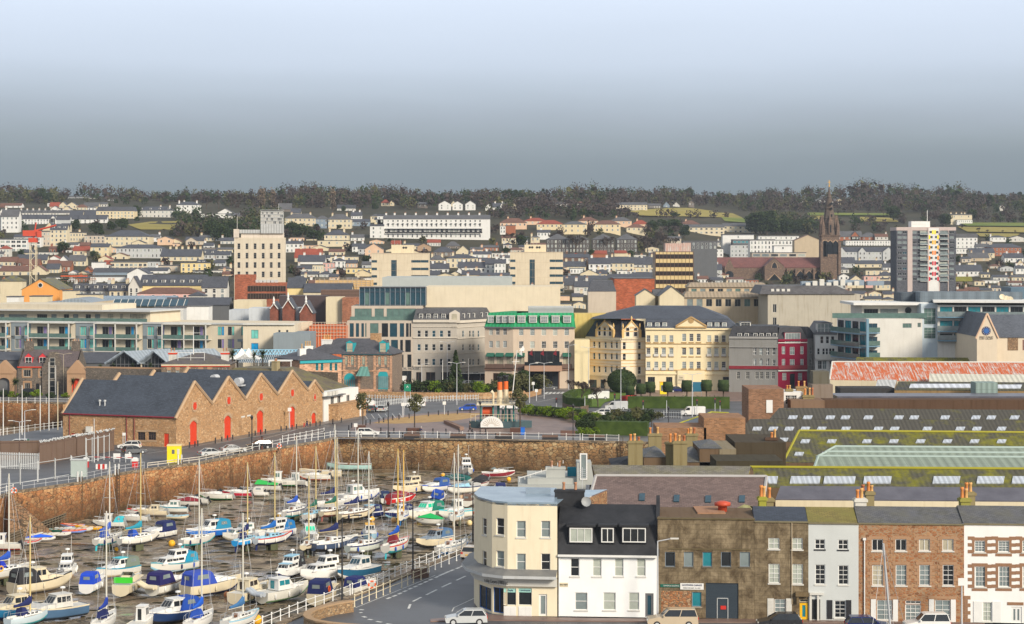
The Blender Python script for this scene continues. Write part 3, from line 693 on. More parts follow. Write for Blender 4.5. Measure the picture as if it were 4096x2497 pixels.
KN=dict(g='gabled',f='gable-fronted',h='hipped',t='flat-roofed',m='mansard')
def H(x0,x1,ye,yb,wc=qc,rc=qs,kd='g',rh=10,nw=3,rows=0,lb3=None,**k):
 px,py=pxy((x0+x1)/2,(ye+yb)/2)
 lb3=lb3 or '%s %s house%s %s'%(CN.get(wc,'pale'),KN[kd],',' if kd=='t' else ', %s roof,'%{qs:qs,qt:qs}.get(rc,CN.get(rc,'grey')),near_lm(px,py))
 return hs2(x0,x1,ye,yb,wc,rc,kd,rh,nw,rows,lb3=lb3,**k)
HC=dict(c=qc,w=qw,o=qo,s=qs,S=qt,k='browntile',r='redtile',l=ql,b='brick',n='stone',g='grey',G='bluegrey',p='peach',P='pink',e='beige',C='cream2',y='yellow',t='tan',N='brown',d=qg,a='sand',m='moss',O=qx)
def HL(t):
 for q in t.split(';'):
  q=q.split();yield(*map(int,q[:4]),HC[q[4]],HC[q[5]],q[6],*map(int,q[7:]))
use('A1')
for a in HL('0 45 285 300 N k g 30 0;45 190 275 300 w k g 22 3;425 455 255 285 w s t 3 1;445 530 282 300 c r g 36 2;530 600 272 300 c s f 30 2;600 690 272 310 c s f 28 2;680 780 290 320 c k h 26 3;745 880 282 305 c S g 34 3;880 960 262 285 o S g 16 3;455 530 303 330 w s f 24 2;560 640 306 330 c s f 26 2;785 850 292 320 w s h 12 2;610 790 200 215 l S g 14 6;790 875 205 220 o S g 12 3;960 1030 222 235 l s t 4 3'):
 H(*a)
H(862,1200,325,405,'cream2',qs,'m',40,11,3,lb3='yellow apartment house with mansard roof and stone corner gables',name='apartment_house',cat='apartment house',dorm=8,dp=14)
H(936,985,322,400,qc,qs,'f',30,1,2,lb3='narrow cream gabled bay of the yellow apartment house',dp=4);H(1145,1200,322,402,qc,qs,'f',30,1,2,lb3='narrow cream gabled bay at the far end of the yellow apartment house',dp=4)
H(1222,1550,318,390,qo,qs,'h',36,9,2,ch=(.63,.88),dorm=4,lb3='white Regency villa with portico and four dormers',name='villa',cat='villa')
H(1580,1785,268,345,qw,qs,'h',30,5,2,ch=(.08,.3,.85),lb3='square white villa with three tall chimneys above the hedge',name='villa',cat='villa')
H(1800,2080,350,388,qw,qt,'t',4,5,1);H(1950,2085,338,350,qw,qt,'f',36,1,1);H(2020,2160,365,402,qo,qt,'g',22,3)
for k in rg2(9):H(155+k*54,155+(k+1)*54,338,366,qo,qt,'g',22,2,1,ch=(.5,),lb3='pale terraced house in the long grey-roofed row')
H(0,35,330,385,qw,qt,'f',26,2);H(10,165,372,510,qw,qt,'g',62,4,3,ch=(.2,),lb3='tall white villa with steep gables at the picture edge',name='villa',cat='villa');H(0,60,372,505,qw,qt,'f',60,2,3,dp=5,lb3='white gabled wing of the tall white villa')
for k in rg2(4):H(165+k*82,165+(k+1)*82,392,440,qw,qs,'g',34,3,2,lb3='white terraced house stepping down below the hill row')
H(440,515,405,440,qw,qs,'f',40,0);H(505,625,400,450,ql,qs,'g',34,0)
H(625,740,360,392,qc,qs,'g',40,2);H(730,860,355,390,qc,qs,'g',38,3)
for k in rg2(4):H(615+k*85,615+(k+1)*85,395,440,qw,qs,'g',36,2,2,lb3='white terraced house with brown panels behind dark trees')
H(380,510,495,560,qc,qt,'f',70,2,1);H(315,450,510,640,'beige',qt,'t',10,4,3,lb3='beige flat-roofed block of flats with picture windows',name='block_of_flats',cat='flats');H(450,600,490,640,qc,qs,'g',50,4,4,dorm=3,lb3='cream four-storey house with balconies and dormers beside the flats')
H(545,625,465,560,qc,qs,'g',30,2,2);H(625,755,520,600,qc,qt,'t',8,5,2,ch=(.6,));H(755,940,545,610,'beige',qt,'t',8,5,2)
H(938,1336,552,640,qc,qs,'h',58,9,2,lb3='broad cream mansion block with big hipped slate roof',name='mansion_block',cat='flats',dp=16)
H(1410,1550,575,630,'peach',qs,'f',24,2,1,lb3='peach gabled house with tall brown chimney below the field');H(1548,1600,615,642,'peach',qs,'t',5,1);H(1660,1825,590,630,'beige',qs,'g',34,2,1);H(1665,1765,590,632,'beige',qs,'f',30,2,1,dp=4)
H(0,240,580,690,qw,qs,'t',10,5,3,wstyle=qp,ww=2.4,lb3='white modern flats with wide windows behind the crane',name='block_of_flats',cat='flats');H(225,365,560,650,qw,qs,'t',10,3,3,ww=2.0,wstyle=qp,lb3='white modern flats stepping up beside the crane',name='block_of_flats',cat='flats')
H(0,85,660,745,qo,'redtile','h',30,3,2);H(655,800,678,735,qc,'redtile','g',38,3,2);H(812,975,645,745,'cream2',qs,'g',28,3,2);H(715,800,632,660,'brown','browntile','g',26,2)
H(1040,1455,655,750,ql,qs,'h',32,12,2,lb3='long pale grey rendered hall with many small windows',name='hall',cat='hall',dp=12)
H(1000,1145,725,760,qc,'browntile','f',26,2);H(880,1000,755,790,qc,'redtile','f',30,2);H(1180,1300,610,650,qc,qs,'f',26,1)
H(1440,1800,730,775,qc,qs,'g',66,7,1,ch=(.2,.35,.5,.65,.8,.95));H(1700,1790,690,770,'yellow',qs,'t',6,2,2,ch=(.5,));H(1800,1925,660,700,'beige',qt,'t',10,4,1);H(1795,1935,712,755,ql,qs,'g',45,4,1,dorm=2);H(1930,2060,715,755,ql,qs,'g',30,3)
H(0,150,775,830,qc,'browntile','g',38,4);H(150,330,760,800,qc,qs,'g',45,2);H(320,420,760,810,qc,qs,'g',45,2);H(425,545,755,790,qw,'redtile','f',30,1);H(530,610,765,800,qw,qs,'f',40,1);H(615,765,770,830,qc,qt,'g',50,4,2,ch=(.95,))
H(140,210,785,830,'brown','browntile','g',36,1);H(205,350,800,850,'brick','browntile','g',44,2);H(425,520,800,850,'brick','browntile','g',36,2);H(515,635,818,880,'brick','browntile','g',46,3,2)
H(0,290,862,905,qc,'browntile','g',45,4,1);H(275,415,862,905,qc,'browntile','f',50,1);H(415,530,842,890,qc,qs,'g',45,4,1,);H(610,700,880,905,qw,qs,'f',24,1);H(690,800,885,905,qc,qs,'f',24,1);H(760,815,850,890,'brick','browntile','f',30,1)
H(990,1320,785,850,qc,qt,'t',12,8,2,ww=1.6,wstyle=qp,lb3='long cream flat-roofed office with roof boxes',name='office_block',cat='office');H(820,930,785,870,qw,qs,'t',6,0);H(930,1000,800,850,qw,'redtile','g',34,2)
H(1320,1420,780,850,ql,qt,'t',6,4,2);H(1410,1680,815,880,'beige',qt,'t',8,4,2,ch=(.1,.4));H(1620,1860,790,890,'yellow',qs,'t',8,5,3);H(1760,1840,790,850,ql,qs,'g',28,2,dorm=2)
H(830,1185,875,915,'bluegrey',qs,'m',40,0,0,dorm=6,lb3='blue-grey mansard hotel block with six dormers',name='hotel',cat='hotel',dp=12);H(810,1145,915,975,qw,qt,'t',3,0,lb3='white lower storey block below the blue-grey mansard',name=qj,cat=qj,dp=14)
H(1140,1330,885,985,qw,qs,'f',50,0,0,lb3='white gable end of an old hotel with red pots',ch=(.5,),dp=12);H(1285,1500,858,900,qw,qs,'g',26,4,1,ch=(.5,));H(1335,1395,840,880,qw,qt,'t',5,1)
H(1725,2020,858,890,qo,qt,'t',6,22,1,ww=.9,lb3='long low glazed pavilion with white mullions',name='pavilion',cat=qj)
h_=hs2(195,530,1028,1090,'peach','moss','f',95,0,dp=20,D=650,lb3='orange gabled hall with round window and mossy roof',name='hall',cat='hall',m=su((.80,.36,.10),.2),rm=slate(qt,moss=.9))
mbx=MB();mbx.tub((0,-.12,0),(0,.1,0),.85,16);mbx.tub((0,-.16,0),(0,-.10,0),.6,16,1);ox=mbx.mk('round_window',[pt(qo),gls(qd)],h_);ox.location=(6.07,0,3.7)
H(1250,1830,990,1040,'yellow',qs,'g',90,0,0,D=690,dp=14,lb3='long yellow hall with slate roof and white dormers',name='hall',cat='hall',dorm=7);H(1810,2030,1005,1100,qo,qs,'g',90,3,2,D=680,lb3='off-white house with plain slate roof beside the tower');H(1150,1250,1000,1080,qo,qs,'f',90,2,2,D=685)
H(1230,1800,1060,1130,'pink','browntile','h',50,6,2,D=650,lb3='pink house with brown hipped roof below the yellow hall',dp=9);H(1690,1830,1080,1110,qo,qs,'h',32,2,1,D=640)
H(890,1560,1140,1170,qs,qs,'g',50,0,0,D=640,lb3='long low slate roofed market range',name='hall',cat='hall',m=su('grey'),rm=slate('bluegrey'))
for k in rg2(3):H(650+k*165,815+k*165,1035,1075,(qo,ql,qc)[k],qs,'g',60,3,1,D=700-k*6,dorm=2,ch=(.1,.9))
H(560,680,1040,1100,qc,qt,'t',4,0,D=640);H(685,890,1075,1130,qc,qt,'t',4,0,D=600);H(265,430,1090,1130,qc,qt,'t',4,0,D=600);H(0,200,950,975,qc,'moss','h',44,0,D=760,rm=slate(qt,moss=.9));H(60,170,1095,1120,qw,qt,'t',4,0,D=600)
H(1480,2050,1165,1200,'grey',qs,'g',60,0,0,D=600,lb3='long slate mansard roof beside the hotel',m=su(qg));H(1570,1870,1180,1225,qw,qt,'t',4,0,D=560,lb3='white plant room with a round porthole',name='plant_room',cat='plant room')
H(1380,1640,1195,1225,ql,qt,'t',4,0,D=550)
use('A2')
for a in HL('255 370 305 330 n S g 50 0;365 455 340 365 c s g 38 2;310 590 388 460 c S h 42 7 2;590 700 395 480 G S h 30 3 2;690 905 398 480 c S h 48 6 2;905 1000 365 400 w s g 34 4 1;905 1070 420 450 G s g 24 4;780 940 302 320 o s t 34 4;1080 1165 370 420 c S h 20 2;1140 1215 370 440 w s t 20 2;1115 1200 400 440 c s g 20 2;1175 1250 250 270 c r h 30 2;1250 1290 250 268 c k f 20 1;1500 1590 262 285 n S g 18 2;1690 1800 262 305 w S f 30 2 2;1815 1905 262 303 w S f 26 2 2;1930 2020 262 303 w S f 30 2 2;1800 1850 262 272 c S f 30 1;2110 2165 290 308 w s f 30 1;2175 2280 288 308 w s g 36 2 1;2345 2395 282 296 c m f 22 1;1075 1200 460 570 w s t 18 2 3;605 885 590 655 c S t 5 4 1;665 880 538 640 c s h 46 5 3;318 470 615 700 w s g 22 4 2;400 640 740 780 c r g 78 4 1;550 700 655 690 c s f 26 1;430 670 775 800 w s g 56 4 1;915 1030 640 700 w s g 26 3 2;970 1090 660 720 l s g 34 3 2;1030 1190 665 740 p s f 50 2 2;720 960 735 790 c S t 8 5 2;740 855 770 830 w s h 26 3 2;860 960 790 830 p s g 26 3 1;560 655 810 890 c S t 5 4 2;655 750 790 860 P S t 5 3 2;720 860 838 872 w s t 5 2 1;860 1090 838 885 y s t 5 5 1;940 1080 880 910 C S f 30 0;1265 1350 620 640 c r g 30 2;1590 1705 605 640 o r g 24 5 1;1500 1620 640 690 t s f 26 1;1755 1880 635 660 n S h 40 2;1640 1830 690 740 n s h 46 4;1845 1975 690 715 c s f 56 1 1;1600 1750 760 790 c S h 40 4 1;1760 2040 745 835 c s h 32 7 2;1960 2160 710 750 w s g 24 4 1;1600 1780 840 870 w s g 46 4 1;1865 2110 830 880 w s g 50 6 1;2110 2200 800 880 w s g 46 2 2;2190 2290 790 890 w s g 36 3 2;2240 2340 740 800 w S g 20 3;1840 1920 880 905 w s f 50 1;1600 1700 895 910 l s g 35 2;1780 1900 895 910 c s f 30 2;1900 2060 895 915 c s g 40 3;2060 2330 900 915 l s g 20 4'):
 H(*a,**({'ch':(.2,.8)}if a[4]in(qc,qw)and a[6]in 'gh' and a[1]-a[0]>90 else{}))
t_=H(1195,2150,395,568,qw,qt,'g',36,0,0,lb3='long white crescent terrace with dark verandas along its front',name='terrace',cat='terrace',dp=14,ch=(.02,.1,.2,.3,.4,.5,.6,.7,.8,.9))
for k in rg2(20):
 for y,h,w in((412,1.3,1.0),(452,1.5,1.0),(500,2.2,1.5),(546,1.9,1.0)):
  D_=t_.location.y;kid(wm2(w,h,'sash',random.choice((qd,qd,'blind')),ft=.1),qy,t_,(2.6+k*3.05,-.05,ZA(y,D_)-t_.location.z-h/2))
D_=t_.location.y;mbx=MB();z_=ZA(485,D_)-t_.location.z;mbx.bx2(1,62.5,-1.8,0,z_,z_+.25);
mbx.bx2(1,62.5,-1.8,-1.7,z_-2.6,z_-1.7,1)
for k in rg2(21):mbx.bx2(1+k*3.05,1.25+k*3.05,-1.8,-1.6,z_-2.6,z_,1)
mbx.mk('veranda',[slate(qt),pt(qk)],t_)
for k in rg2(20):
 mbx=MB();mbx.la([(.85,0),(.6,.3),(.1,.5)],(0,0,0),8);o=mbx.mk('window_canopy',pt(qk),t_)if k==0 else kid(o.data,'window_canopy',t_);o.location=(3.1+k*3.05,-.1,ZA(440,D_)-t_.location.z)
use('A3')
for a in HL('0 240 428 478 p k h 42 6 1;215 420 412 440 p r h 28 4;330 565 440 485 C r h 36 6 1;565 780 442 520 C S h 28 4 2;700 880 410 440 p k h 34 4;840 1080 442 510 C k h 36 5 2;990 1180 412 450 p S h 34 4;1135 1310 470 520 c k h 30 4 1;1190 1330 440 470 p r h 36 3;1620 1790 440 470 p k h 34 4;0 50 460 520 w S t 5 2 2;50 140 455 520 b S t 5 0;335 450 515 560 w s g 22 4 1;1040 1320 268 315 c S g 22 9 2;1330 1440 275 300 n S g 18 5 1;1465 1520 270 295 G S f 28 1;1550 1610 270 292 o S f 26 2;1690 1740 250 300 n S f 20 2;535 620 212 225 o S g 18 5 1;105 155 275 298 c S f 24 1;0 40 278 310 w S f 26 1;1690 1830 190 205 l S t 10 4;680 750 258 275 o k g 18 2;500 620 262 278 o S g 16 3;440 520 222 234 n S g 12 3;90 175 212 228 o S g 14 2;820 955 705 725 b r g 26 0;1020 1130 700 722 c r g 22 3;1080 1150 705 725 c r f 24 1;640 720 722 735 O r f 20 0'):
 H(*a,**({'ch':(.3,)}if a[4]in(qw,'peach')and a[1]-a[0]>90 else{}))
for k in rg2(2):H((1645,2000)[k],(2010,2310)[k],(470,460)[k],535-k*10,qc,qt,'g',26,(8,7)[k],2,wstyle=qp,ww=1.7,lb3='long cream two-storey housing block under the hill',name='block_of_flats',cat='flats')
for k in rg2(4):H((415,620,828,1045)[k],(620,800,1025,1230)[k],578,695,'stone',qt,'h',(50,40,50,52)[k],6,3,wh=1.6,lb3='dark stone barracks-like block with white sash windows',name='stone_block',cat=qj,m=su((.10,.09,.085)),dp=12)
H(1640,1945,600,660,qg,qt,'t',10,8,2,D=1180,lb3='dark grey modern flats with white top storey',name='block_of_flats',cat='flats');H(1745,2000,665,735,qw,qt,'t',5,7,2,lb3='white modern flats with tall narrow windows',name='block_of_flats',cat='flats')
for a in HL('565 770 820 850 c s g 44 5 1;770 830 770 850 p s t 4 0;795 990 795 870 w s g 52 4 2;975 1200 790 870 c s g 55 5 2;1130 1300 800 870 o s g 60 4 2;1250 1385 800 870 c s g 68 3 2;565 800 740 770 N s g 30 4;630 740 840 885 w S t 4 4 1;720 880 885 915 c s f 36 2;870 960 885 915 c s g 34 2;1180 1290 830 900 c S t 4 3 1;1050 1180 860 900 w s t 4 3 1;1180 1385 915 950 l s g 42 3 1;960 1190 925 950 g s g 34 4;565 960 935 955 g s g 30 6 1;1755 1990 850 900 l s g 50 5 1;1750 1830 760 800 l s t 20 2;1850 2000 800 850 o s g 34 3;570 740 985 1020 n s g 55 4 1;665 800 1000 1060 o s g 50 2;800 830 960 1060 n s g 30 0'):
 H(*a,**({'ch':(.15,.85)}if a[6]=='g' and a[4]!='stone' else{}))
H(790,1040,1045,1080,'beige',qs,'m',100,0,D=620,dorm=2,lb3='steep slate mansard with two arched dormers',name=qj,cat=qj);H(1025,1385,930,1040,qx,qt,'t',3,0,0,D=700,lb3='large blank orange-red brick wall of a store',name='warehouse',cat='warehouse',m=brick((.42,.10,.04),.8,.3),dp=25)
H(1220,1390,1080,1120,qc,qt,'f',55,0,D=560);H(1430,1650,1085,1120,qc,qt,'f',85,0,D=555,dp=14);H(1380,1500,1075,1110,qc,qt,'g',44,0,D=566)
use('A4')
for a in HL('780 1010 555 600 b S g 48 5 1;905 985 555 600 b S f 46 2 1;1000 1150 558 600 b S h 40 3 1;600 680 225 255 w S g 20 2;770 840 232 262 c S f 16 2;740 790 235 250 w S g 20 1;440 478 232 258 w S t 4 2;2240 2290 290 315 o S f 20 0;0 65 460 525 c S t 6 2 2;860 1330 592 645 w S t 6 20 2;2140 2440 650 690 b s h 32 6 1;2170 2440 655 740 b s t 4 8 2;2290 2460 745 800 w s g 40 4 1;1855 2045 565 665 w S t 36 5 3;1855 1990 665 720 w S t 5 5 1;1980 2200 700 760 c s g 40 4 1;1970 2150 745 790 a S g 45 2;2120 2170 740 780 c s f 40 0;1855 2090 865 915 w s g 55 6 1;1960 2025 790 860 c s t 4 0;2400 2464 800 850 c s f 40 2;2390 2464 840 900 w s g 26 2;805 945 792 830 l s g 50 3;1200 1316 830 870 w s g 36 4 1;945 1200 800 830 c s g 30 4;1040 1250 860 910 c S t 5 4 2;1165 1280 905 930 c s h 38 2;870 1040 965 1010 c s f 62 0;1025 1170 910 1010 P s t 8 3 2;1300 1460 960 1000 c s f 26 2;1170 1300 940 990 c s t 12 3 2;1350 1560 985 1030 r r g 46 3;1300 1410 1025 1060 r r g 42 1;1130 1310 985 1030 c s g 30 4 1;1835 2000 955 990 n m g 38 0'):
 H(*a,**({'ch':(.2,.8)}if a[6]=='g' and a[0]>900 and a[2]>700 else{}))
H(1805,1997,362,445,qc,qt,'t',10,3,2,ch=(.1,.35,.6,.75),lb3='cream hilltop villa with four chimneys above striped fields',name='villa',cat='villa',dp=16);H(1860,2000,405,447,qw,qt,'t',3,8,1,lb3='white glazed orangery in front of the hilltop villa',name='orangery',cat='orangery',dp=5,gl=qv)
H(75,440,552,600,qw,qt,'t',8,8,1,lb3='low white flat roofed apartments behind the church',name='block_of_flats',cat='flats');H(0,380,590,715,qw,qt,'t',6,12,3,lb3='white new apartments with recessed top floor beside the church',name='block_of_flats',cat='flats',D=1330,wh=1.8)
H(18,505,702,745,'beige',qt,'t',6,6,1,ww=4.5,wh=1.8,wstyle='many',lb3='low modern flats with one yellow panel above the nave',name='block_of_flats',cat='flats',D=1290);H(215,378,640,700,qw,qt,'t',5,1,1,D=1300,lb3='white lift tower room of the modern flats')
H(400,640,590,650,'sand',qt,'f',50,0,D=1380,rm=slate('browntile'))
hh=H(795,1320,690,775,ql,qs,'g',40,16,2,lb3='pale grey hospital range with slate roof and domed centre',name='hospital',cat='hospital',dp=12)
for k,(xa,xb)in en(((795,860),(975,1045),(1195,1300))):H(xa,xb,690,776,ql,qs,'f',40,2,2,lb3='projecting pale grey gabled bay of the hospital range',dp=4)
use('A3');o=H(2065,2464,630,740,ql,qt,'t',5,12,3,D=1420,lb3='white apartments with balconies under a floating roof slab',name='block_of_flats',cat='flats');H(2085,2464,585,625,qg,qt,'t',8,10,1,D=1425,ww=2.4,wstyle=qi,gl='teal',lb3='dark glazed top storey of the white apartments',name='penthouse',cat='flats');H(1995,2275,540,580,qw,qt,'t',10,1,1,D=1440,lb3='white floating roof slab plant storey above the white apartments',name='penthouse',cat='flats')
def bb(name,lb3,cat,x0,x1,yt,D,depth,D1=None,zb=0.0,xl=None):
 pL=A(x0,0,D);pR=A(x1,0,D1 or D);return bld(name,lb3,cat,pL,pR,ZA(yt,D),depth,zb)
def boxk(b,name,m,x0,x1,y0,y1,z0,z1,mb=None):
 q=mb or MB();q.bx2(x0,x1,y0,y1,z0,z1);return q.mk(name,m,b.ro if hasattr(b,'root')else b)
use('A1')
def tower_tall():
 b=bb('office_tower','tall cream concrete tower with paired windows and rooftop tank screen','tower',2098,1142*2.24,562,750,17,D1=752,zb=8)
 cm=su((.62,.55,.43),.3);F=b.F
 for y in(640,724,808,892,976,1060):
  for x in(2140,2213,2285,2357,2429):
   u,z=F.lo(x,y);F.win(u-.55,u+.55,z-1.1,z+1.1,'rows',qd,qo)
 use('A2')
 for y in(640,724,808,892):
  for x in(118,190,260):u,z=F.lo(x,y);F.win(u-.55,u+.55,z-1.1,z+1.1,'rows',qd,qo)
 F.wl(cm);shl(b,cm,'f')
 seam=MB()
 for k in rg2(9):seam.bx2(.9+k*2.13,.95+k*2.13,-.03,.0,0,b.H)
 for k in rg2(10):seam.bx2(0,b.W,-.035,0,b.H-3.5*k-.9,b.H-3.5*k-.82)
 seam.mk('panel_joints',su('beige'),b.ro)
 use('A1');H0=b.H
 L=b.L
 sm=MB()
 for k in rg2(6):
  for j in rg2(9):sm.bx2(-.04,.0,1.4+k*2.7,1.9+k*2.7,H0-3.2-j*3.5,H0-1.6-j*3.5)
 sm.mk('slit_windows',gls(qd),b.ro)
 mb=MB();mb.bx2(2.5,b.W-.6,1.5,15,H0,H0+2.0);mb.bx2(-.2,1.8,-.4,3,H0,H0+3.2);mb.mk('penthouse',su((.62,.55,.47),.5),b.ro)
 mb=MB();mb.bx2(1.6,9.5,.8,12,H0+1.6,H0+3.0);mb.bx2(9.8,b.W+.3-1.0,.6,13,H0+1.6,H0+5.1);mb.mk('plant_screen',cg(ql,.5,c2='grey'),b.ro)
 mb=MB()
 x0,x1,z0,z1=9.9,b.W-.9,H0+5.1,H0+9.8
 for k in rg2(17):x=x0+(x1-x0)*k/16;mb.bx2(x-.07,x+.07,.6,.75,z0,z1)
 for z in(z0,z0+1.2,z0+2.5,z0+3.7,z1):mb.bx2(x0,x1,.55,.7,z-.1,z+.1)
 for k in rg2(9):mb.bx2(x1,x1+.1,.6+k*1.4,.8+k*1.4,z0,z1)
 for x in(x0,x1):mb.bx2(x-.1,x+.1,.5,12,z1-.15,z1)
 mb.bx2(x0-.3,x1+.3,.3,13,z1+.5,z1+.65);mb.mk('screen_frame',pt(ql),b.ro)
 mb=MB()
 rng=random.Random(3)
 for k in rg2(16):
  x=x0+(x1-x0)*k/16+.1
  for j in rg2(4):
   if rng.random()<.72:mb.bx2(x,x+.35,.8,.9,z0+j*1.2+.15,z0+j*1.2+1.05)
 mb.bx2(x0+.3,x1-.3,1.2,12,z0,z1-.3,1);mb.mk('screen_louvres',[pt(qo),pt(qg)],b.ro)
 mb=MB();mb.tub((1.1,.5,H0+2),(1.1,.5,H0+7.8),.09);mb.tub((b.W-2.6,1,z1),(b.W-2.6,1,z1+3),.05);mb.mk('flagpole',pt(qo),b.ro)
tower_tall()
def brick_wing():
 use('A1');b=bb('office_wing','red brick office wing with dark ribbon windows below the tall tower','office',2102,1143*2.24,965,728,8,zb=3)
 bm=brick((.36,.10,.05),.6,.25);F=b.F;F.wl(bm);shl(b,bm,'f')
 for zz in(1.3,4.0):
  z=b.H-zz-1.9;mb=MB();mb.bx2(4.8,b.W+.05,-.14,.02,z,z+1.9);o=mb.mk('ribbon_window',gls('bronze'),b.ro)
  mb=MB();n=14
  for k in rg2(n+1):x=4.8+(b.W-4.8)*k/n;mb.bx2(x-.06,x+.06,-.2,-.1,z,z+1.9)
  mb.bx2(4.8,b.W+.1,-.22,0,z+1.9,z+2.05);mb.mk('mullions',pt('brown'),o)
 mb=MB();mb.bx2(0,6.9,.1,8,b.H,b.H+2.9);mb.mk('stair_tower',bm,b.ro)
 mb=MB()
 for k in rg2(6):mb.bx2(7.5+k*1.4,8.6+k*1.4,1,2,b.H,b.H+1.0)
 mb.mk('air_units',pt(ql),b.ro)
brick_wing()
def office_block(cr,x0,x1,yt,yb,xr0,xr1,yrt,xs0,xs1,rows,xl,xr,yc,lb3,fans):
 use(cr);D=880;b=bb('office_block',lb3,'office',x0,x1,yt,D,14,zb=8);cm=su((.68,.58,.42),.35);F=b.F
 for y in rows:
  u0,z1=F.lo(x0,y-11);u1,z0=F.lo(xl,y+11);F.win(.05,u1,z0,z1,qp,qz,qg)
  u0,_=F.lo(xr,y);F.win(u0,b.W-.05,z0,z1,'many',qz,qg)
 u0,z1=F.lo(xs0,rows[0]-12);u1,z0=F.lo(xs1,yb);F.win(u0,u1,max(.5,z0),z1,'ladder',qz,qg)
 F.wl(cm);shl(b,cm,'f');F.band(b.H-.35,.35,.12,su((.58,.48,.35)),'parapet_band')
 mb=MB();u0,_=F.lo(xr0,0);u1,_=F.lo(xr1,0);z=ZA(yrt,D)-b.zb;mb.bx2(u0,u1,4,12,b.H,z);o=mb.mk('plant_room',su(qc,.3),b.ro)
 mb=MB()
 for k in fans:u,_=F.lo(k,0);mb.tub((u,3.9,z-1.2),(u,4.05,z-1.2),.5,10)
 mb.mk('louvres',pt(qk),o)
 mb=MB()
 for k in rg2(5):mb.bx2(u0+k*1.3,u0+k*1.3+.12,4.6,4.7,z,z+1.6*((k%2)+.5))
 mb.mk('aerials',pt('grey'),o)
 sm=MB()
 for y in rows:_,z=F.lo(0,y+15);sm.bx2(0,b.W,-.03,0,z,z+.06)
 for k in rg2(1,7):sm.bx2(b.W*k/7,b.W*k/7+.05,-.02,0,0,b.H)
 sm.mk('panel_joints',su('sand'),b.ro)
office_block('A2',1088,1600,700,915,1262,1460,628,1265,1315,(775,843,910,976),1138,1445,0,'square cream office block with corner windows, partly behind the grey plant screen',(1372,1394))
office_block('A3',90,565,690,1070,220,415,625,265,312,(770,836,903,968,1032),138,445,0,'square cream office block with four round vents on its roof box',(268,290,333,355))
def bronze_block():
 use('A3');D=860;b=bb('office_block','bronze glass office block with cream spandrel bands and rusty white roof plant','office',1390,1735,686,D,15,zb=6);F=b.F;W,H_=b.W,b.H
 mb=MB();mb.bx2(0,W,0,b.d,0,H_);mb.mk('wall',pt('brown',.3),b.ro)
 sp=.48
 for k in rg2(5):
  z=ZA(692+k*75.5,D)-b.zb;z2=ZA(711+k*75.5,D)-b.zb
  if k:z=ZA(751+(k-1)*75.3,D)-b.zb;z2=ZA(788+(k-1)*75.3,D)-b.zb
  mb=MB();mb.bx2(.2,W-.2,-.08,0,z2,z);mb.mk('spandrel_band',su((.68,.52,.26),.3),b.ro)
  z3=ZA(751+k*75.3,D)-b.zb
  for j in rg2(10):
   x=.2+(W-.4)*j/10;o=kid(wm2((W-.4)/10-.1,z2-z3-.1,qi,'bronze','brown'),qy,b.ro,(x+.05,-.06,z3+.05))
 mb=MB()
 for j in rg2(11):x=.2+(W-.4)*j/10;mb.bx2(x-.07,x+.07,-.2,0,0,H_)
 for k in rg2(6):z=ZA(751+k*75.3,D)-b.zb;mb.bx2(0,W,-.14,0,z-.06,z+.06)
 mb.mk('mullions',pt((.12,.06,.03),.4),b.ro)
 mb=MB();u0,_=F.lo(1485,0);u1,_=F.lo(1715,0);z=ZA(612,D)-b.zb;mb.bx2(u0,u1-3.5,3,12,H_,z);mb.bx2(u1-3.4,u1,3,12,H_,z+.2);mb.mk('plant_room',cg(qo,.4,rust=.5,c2=ql),b.ro)
bronze_block()
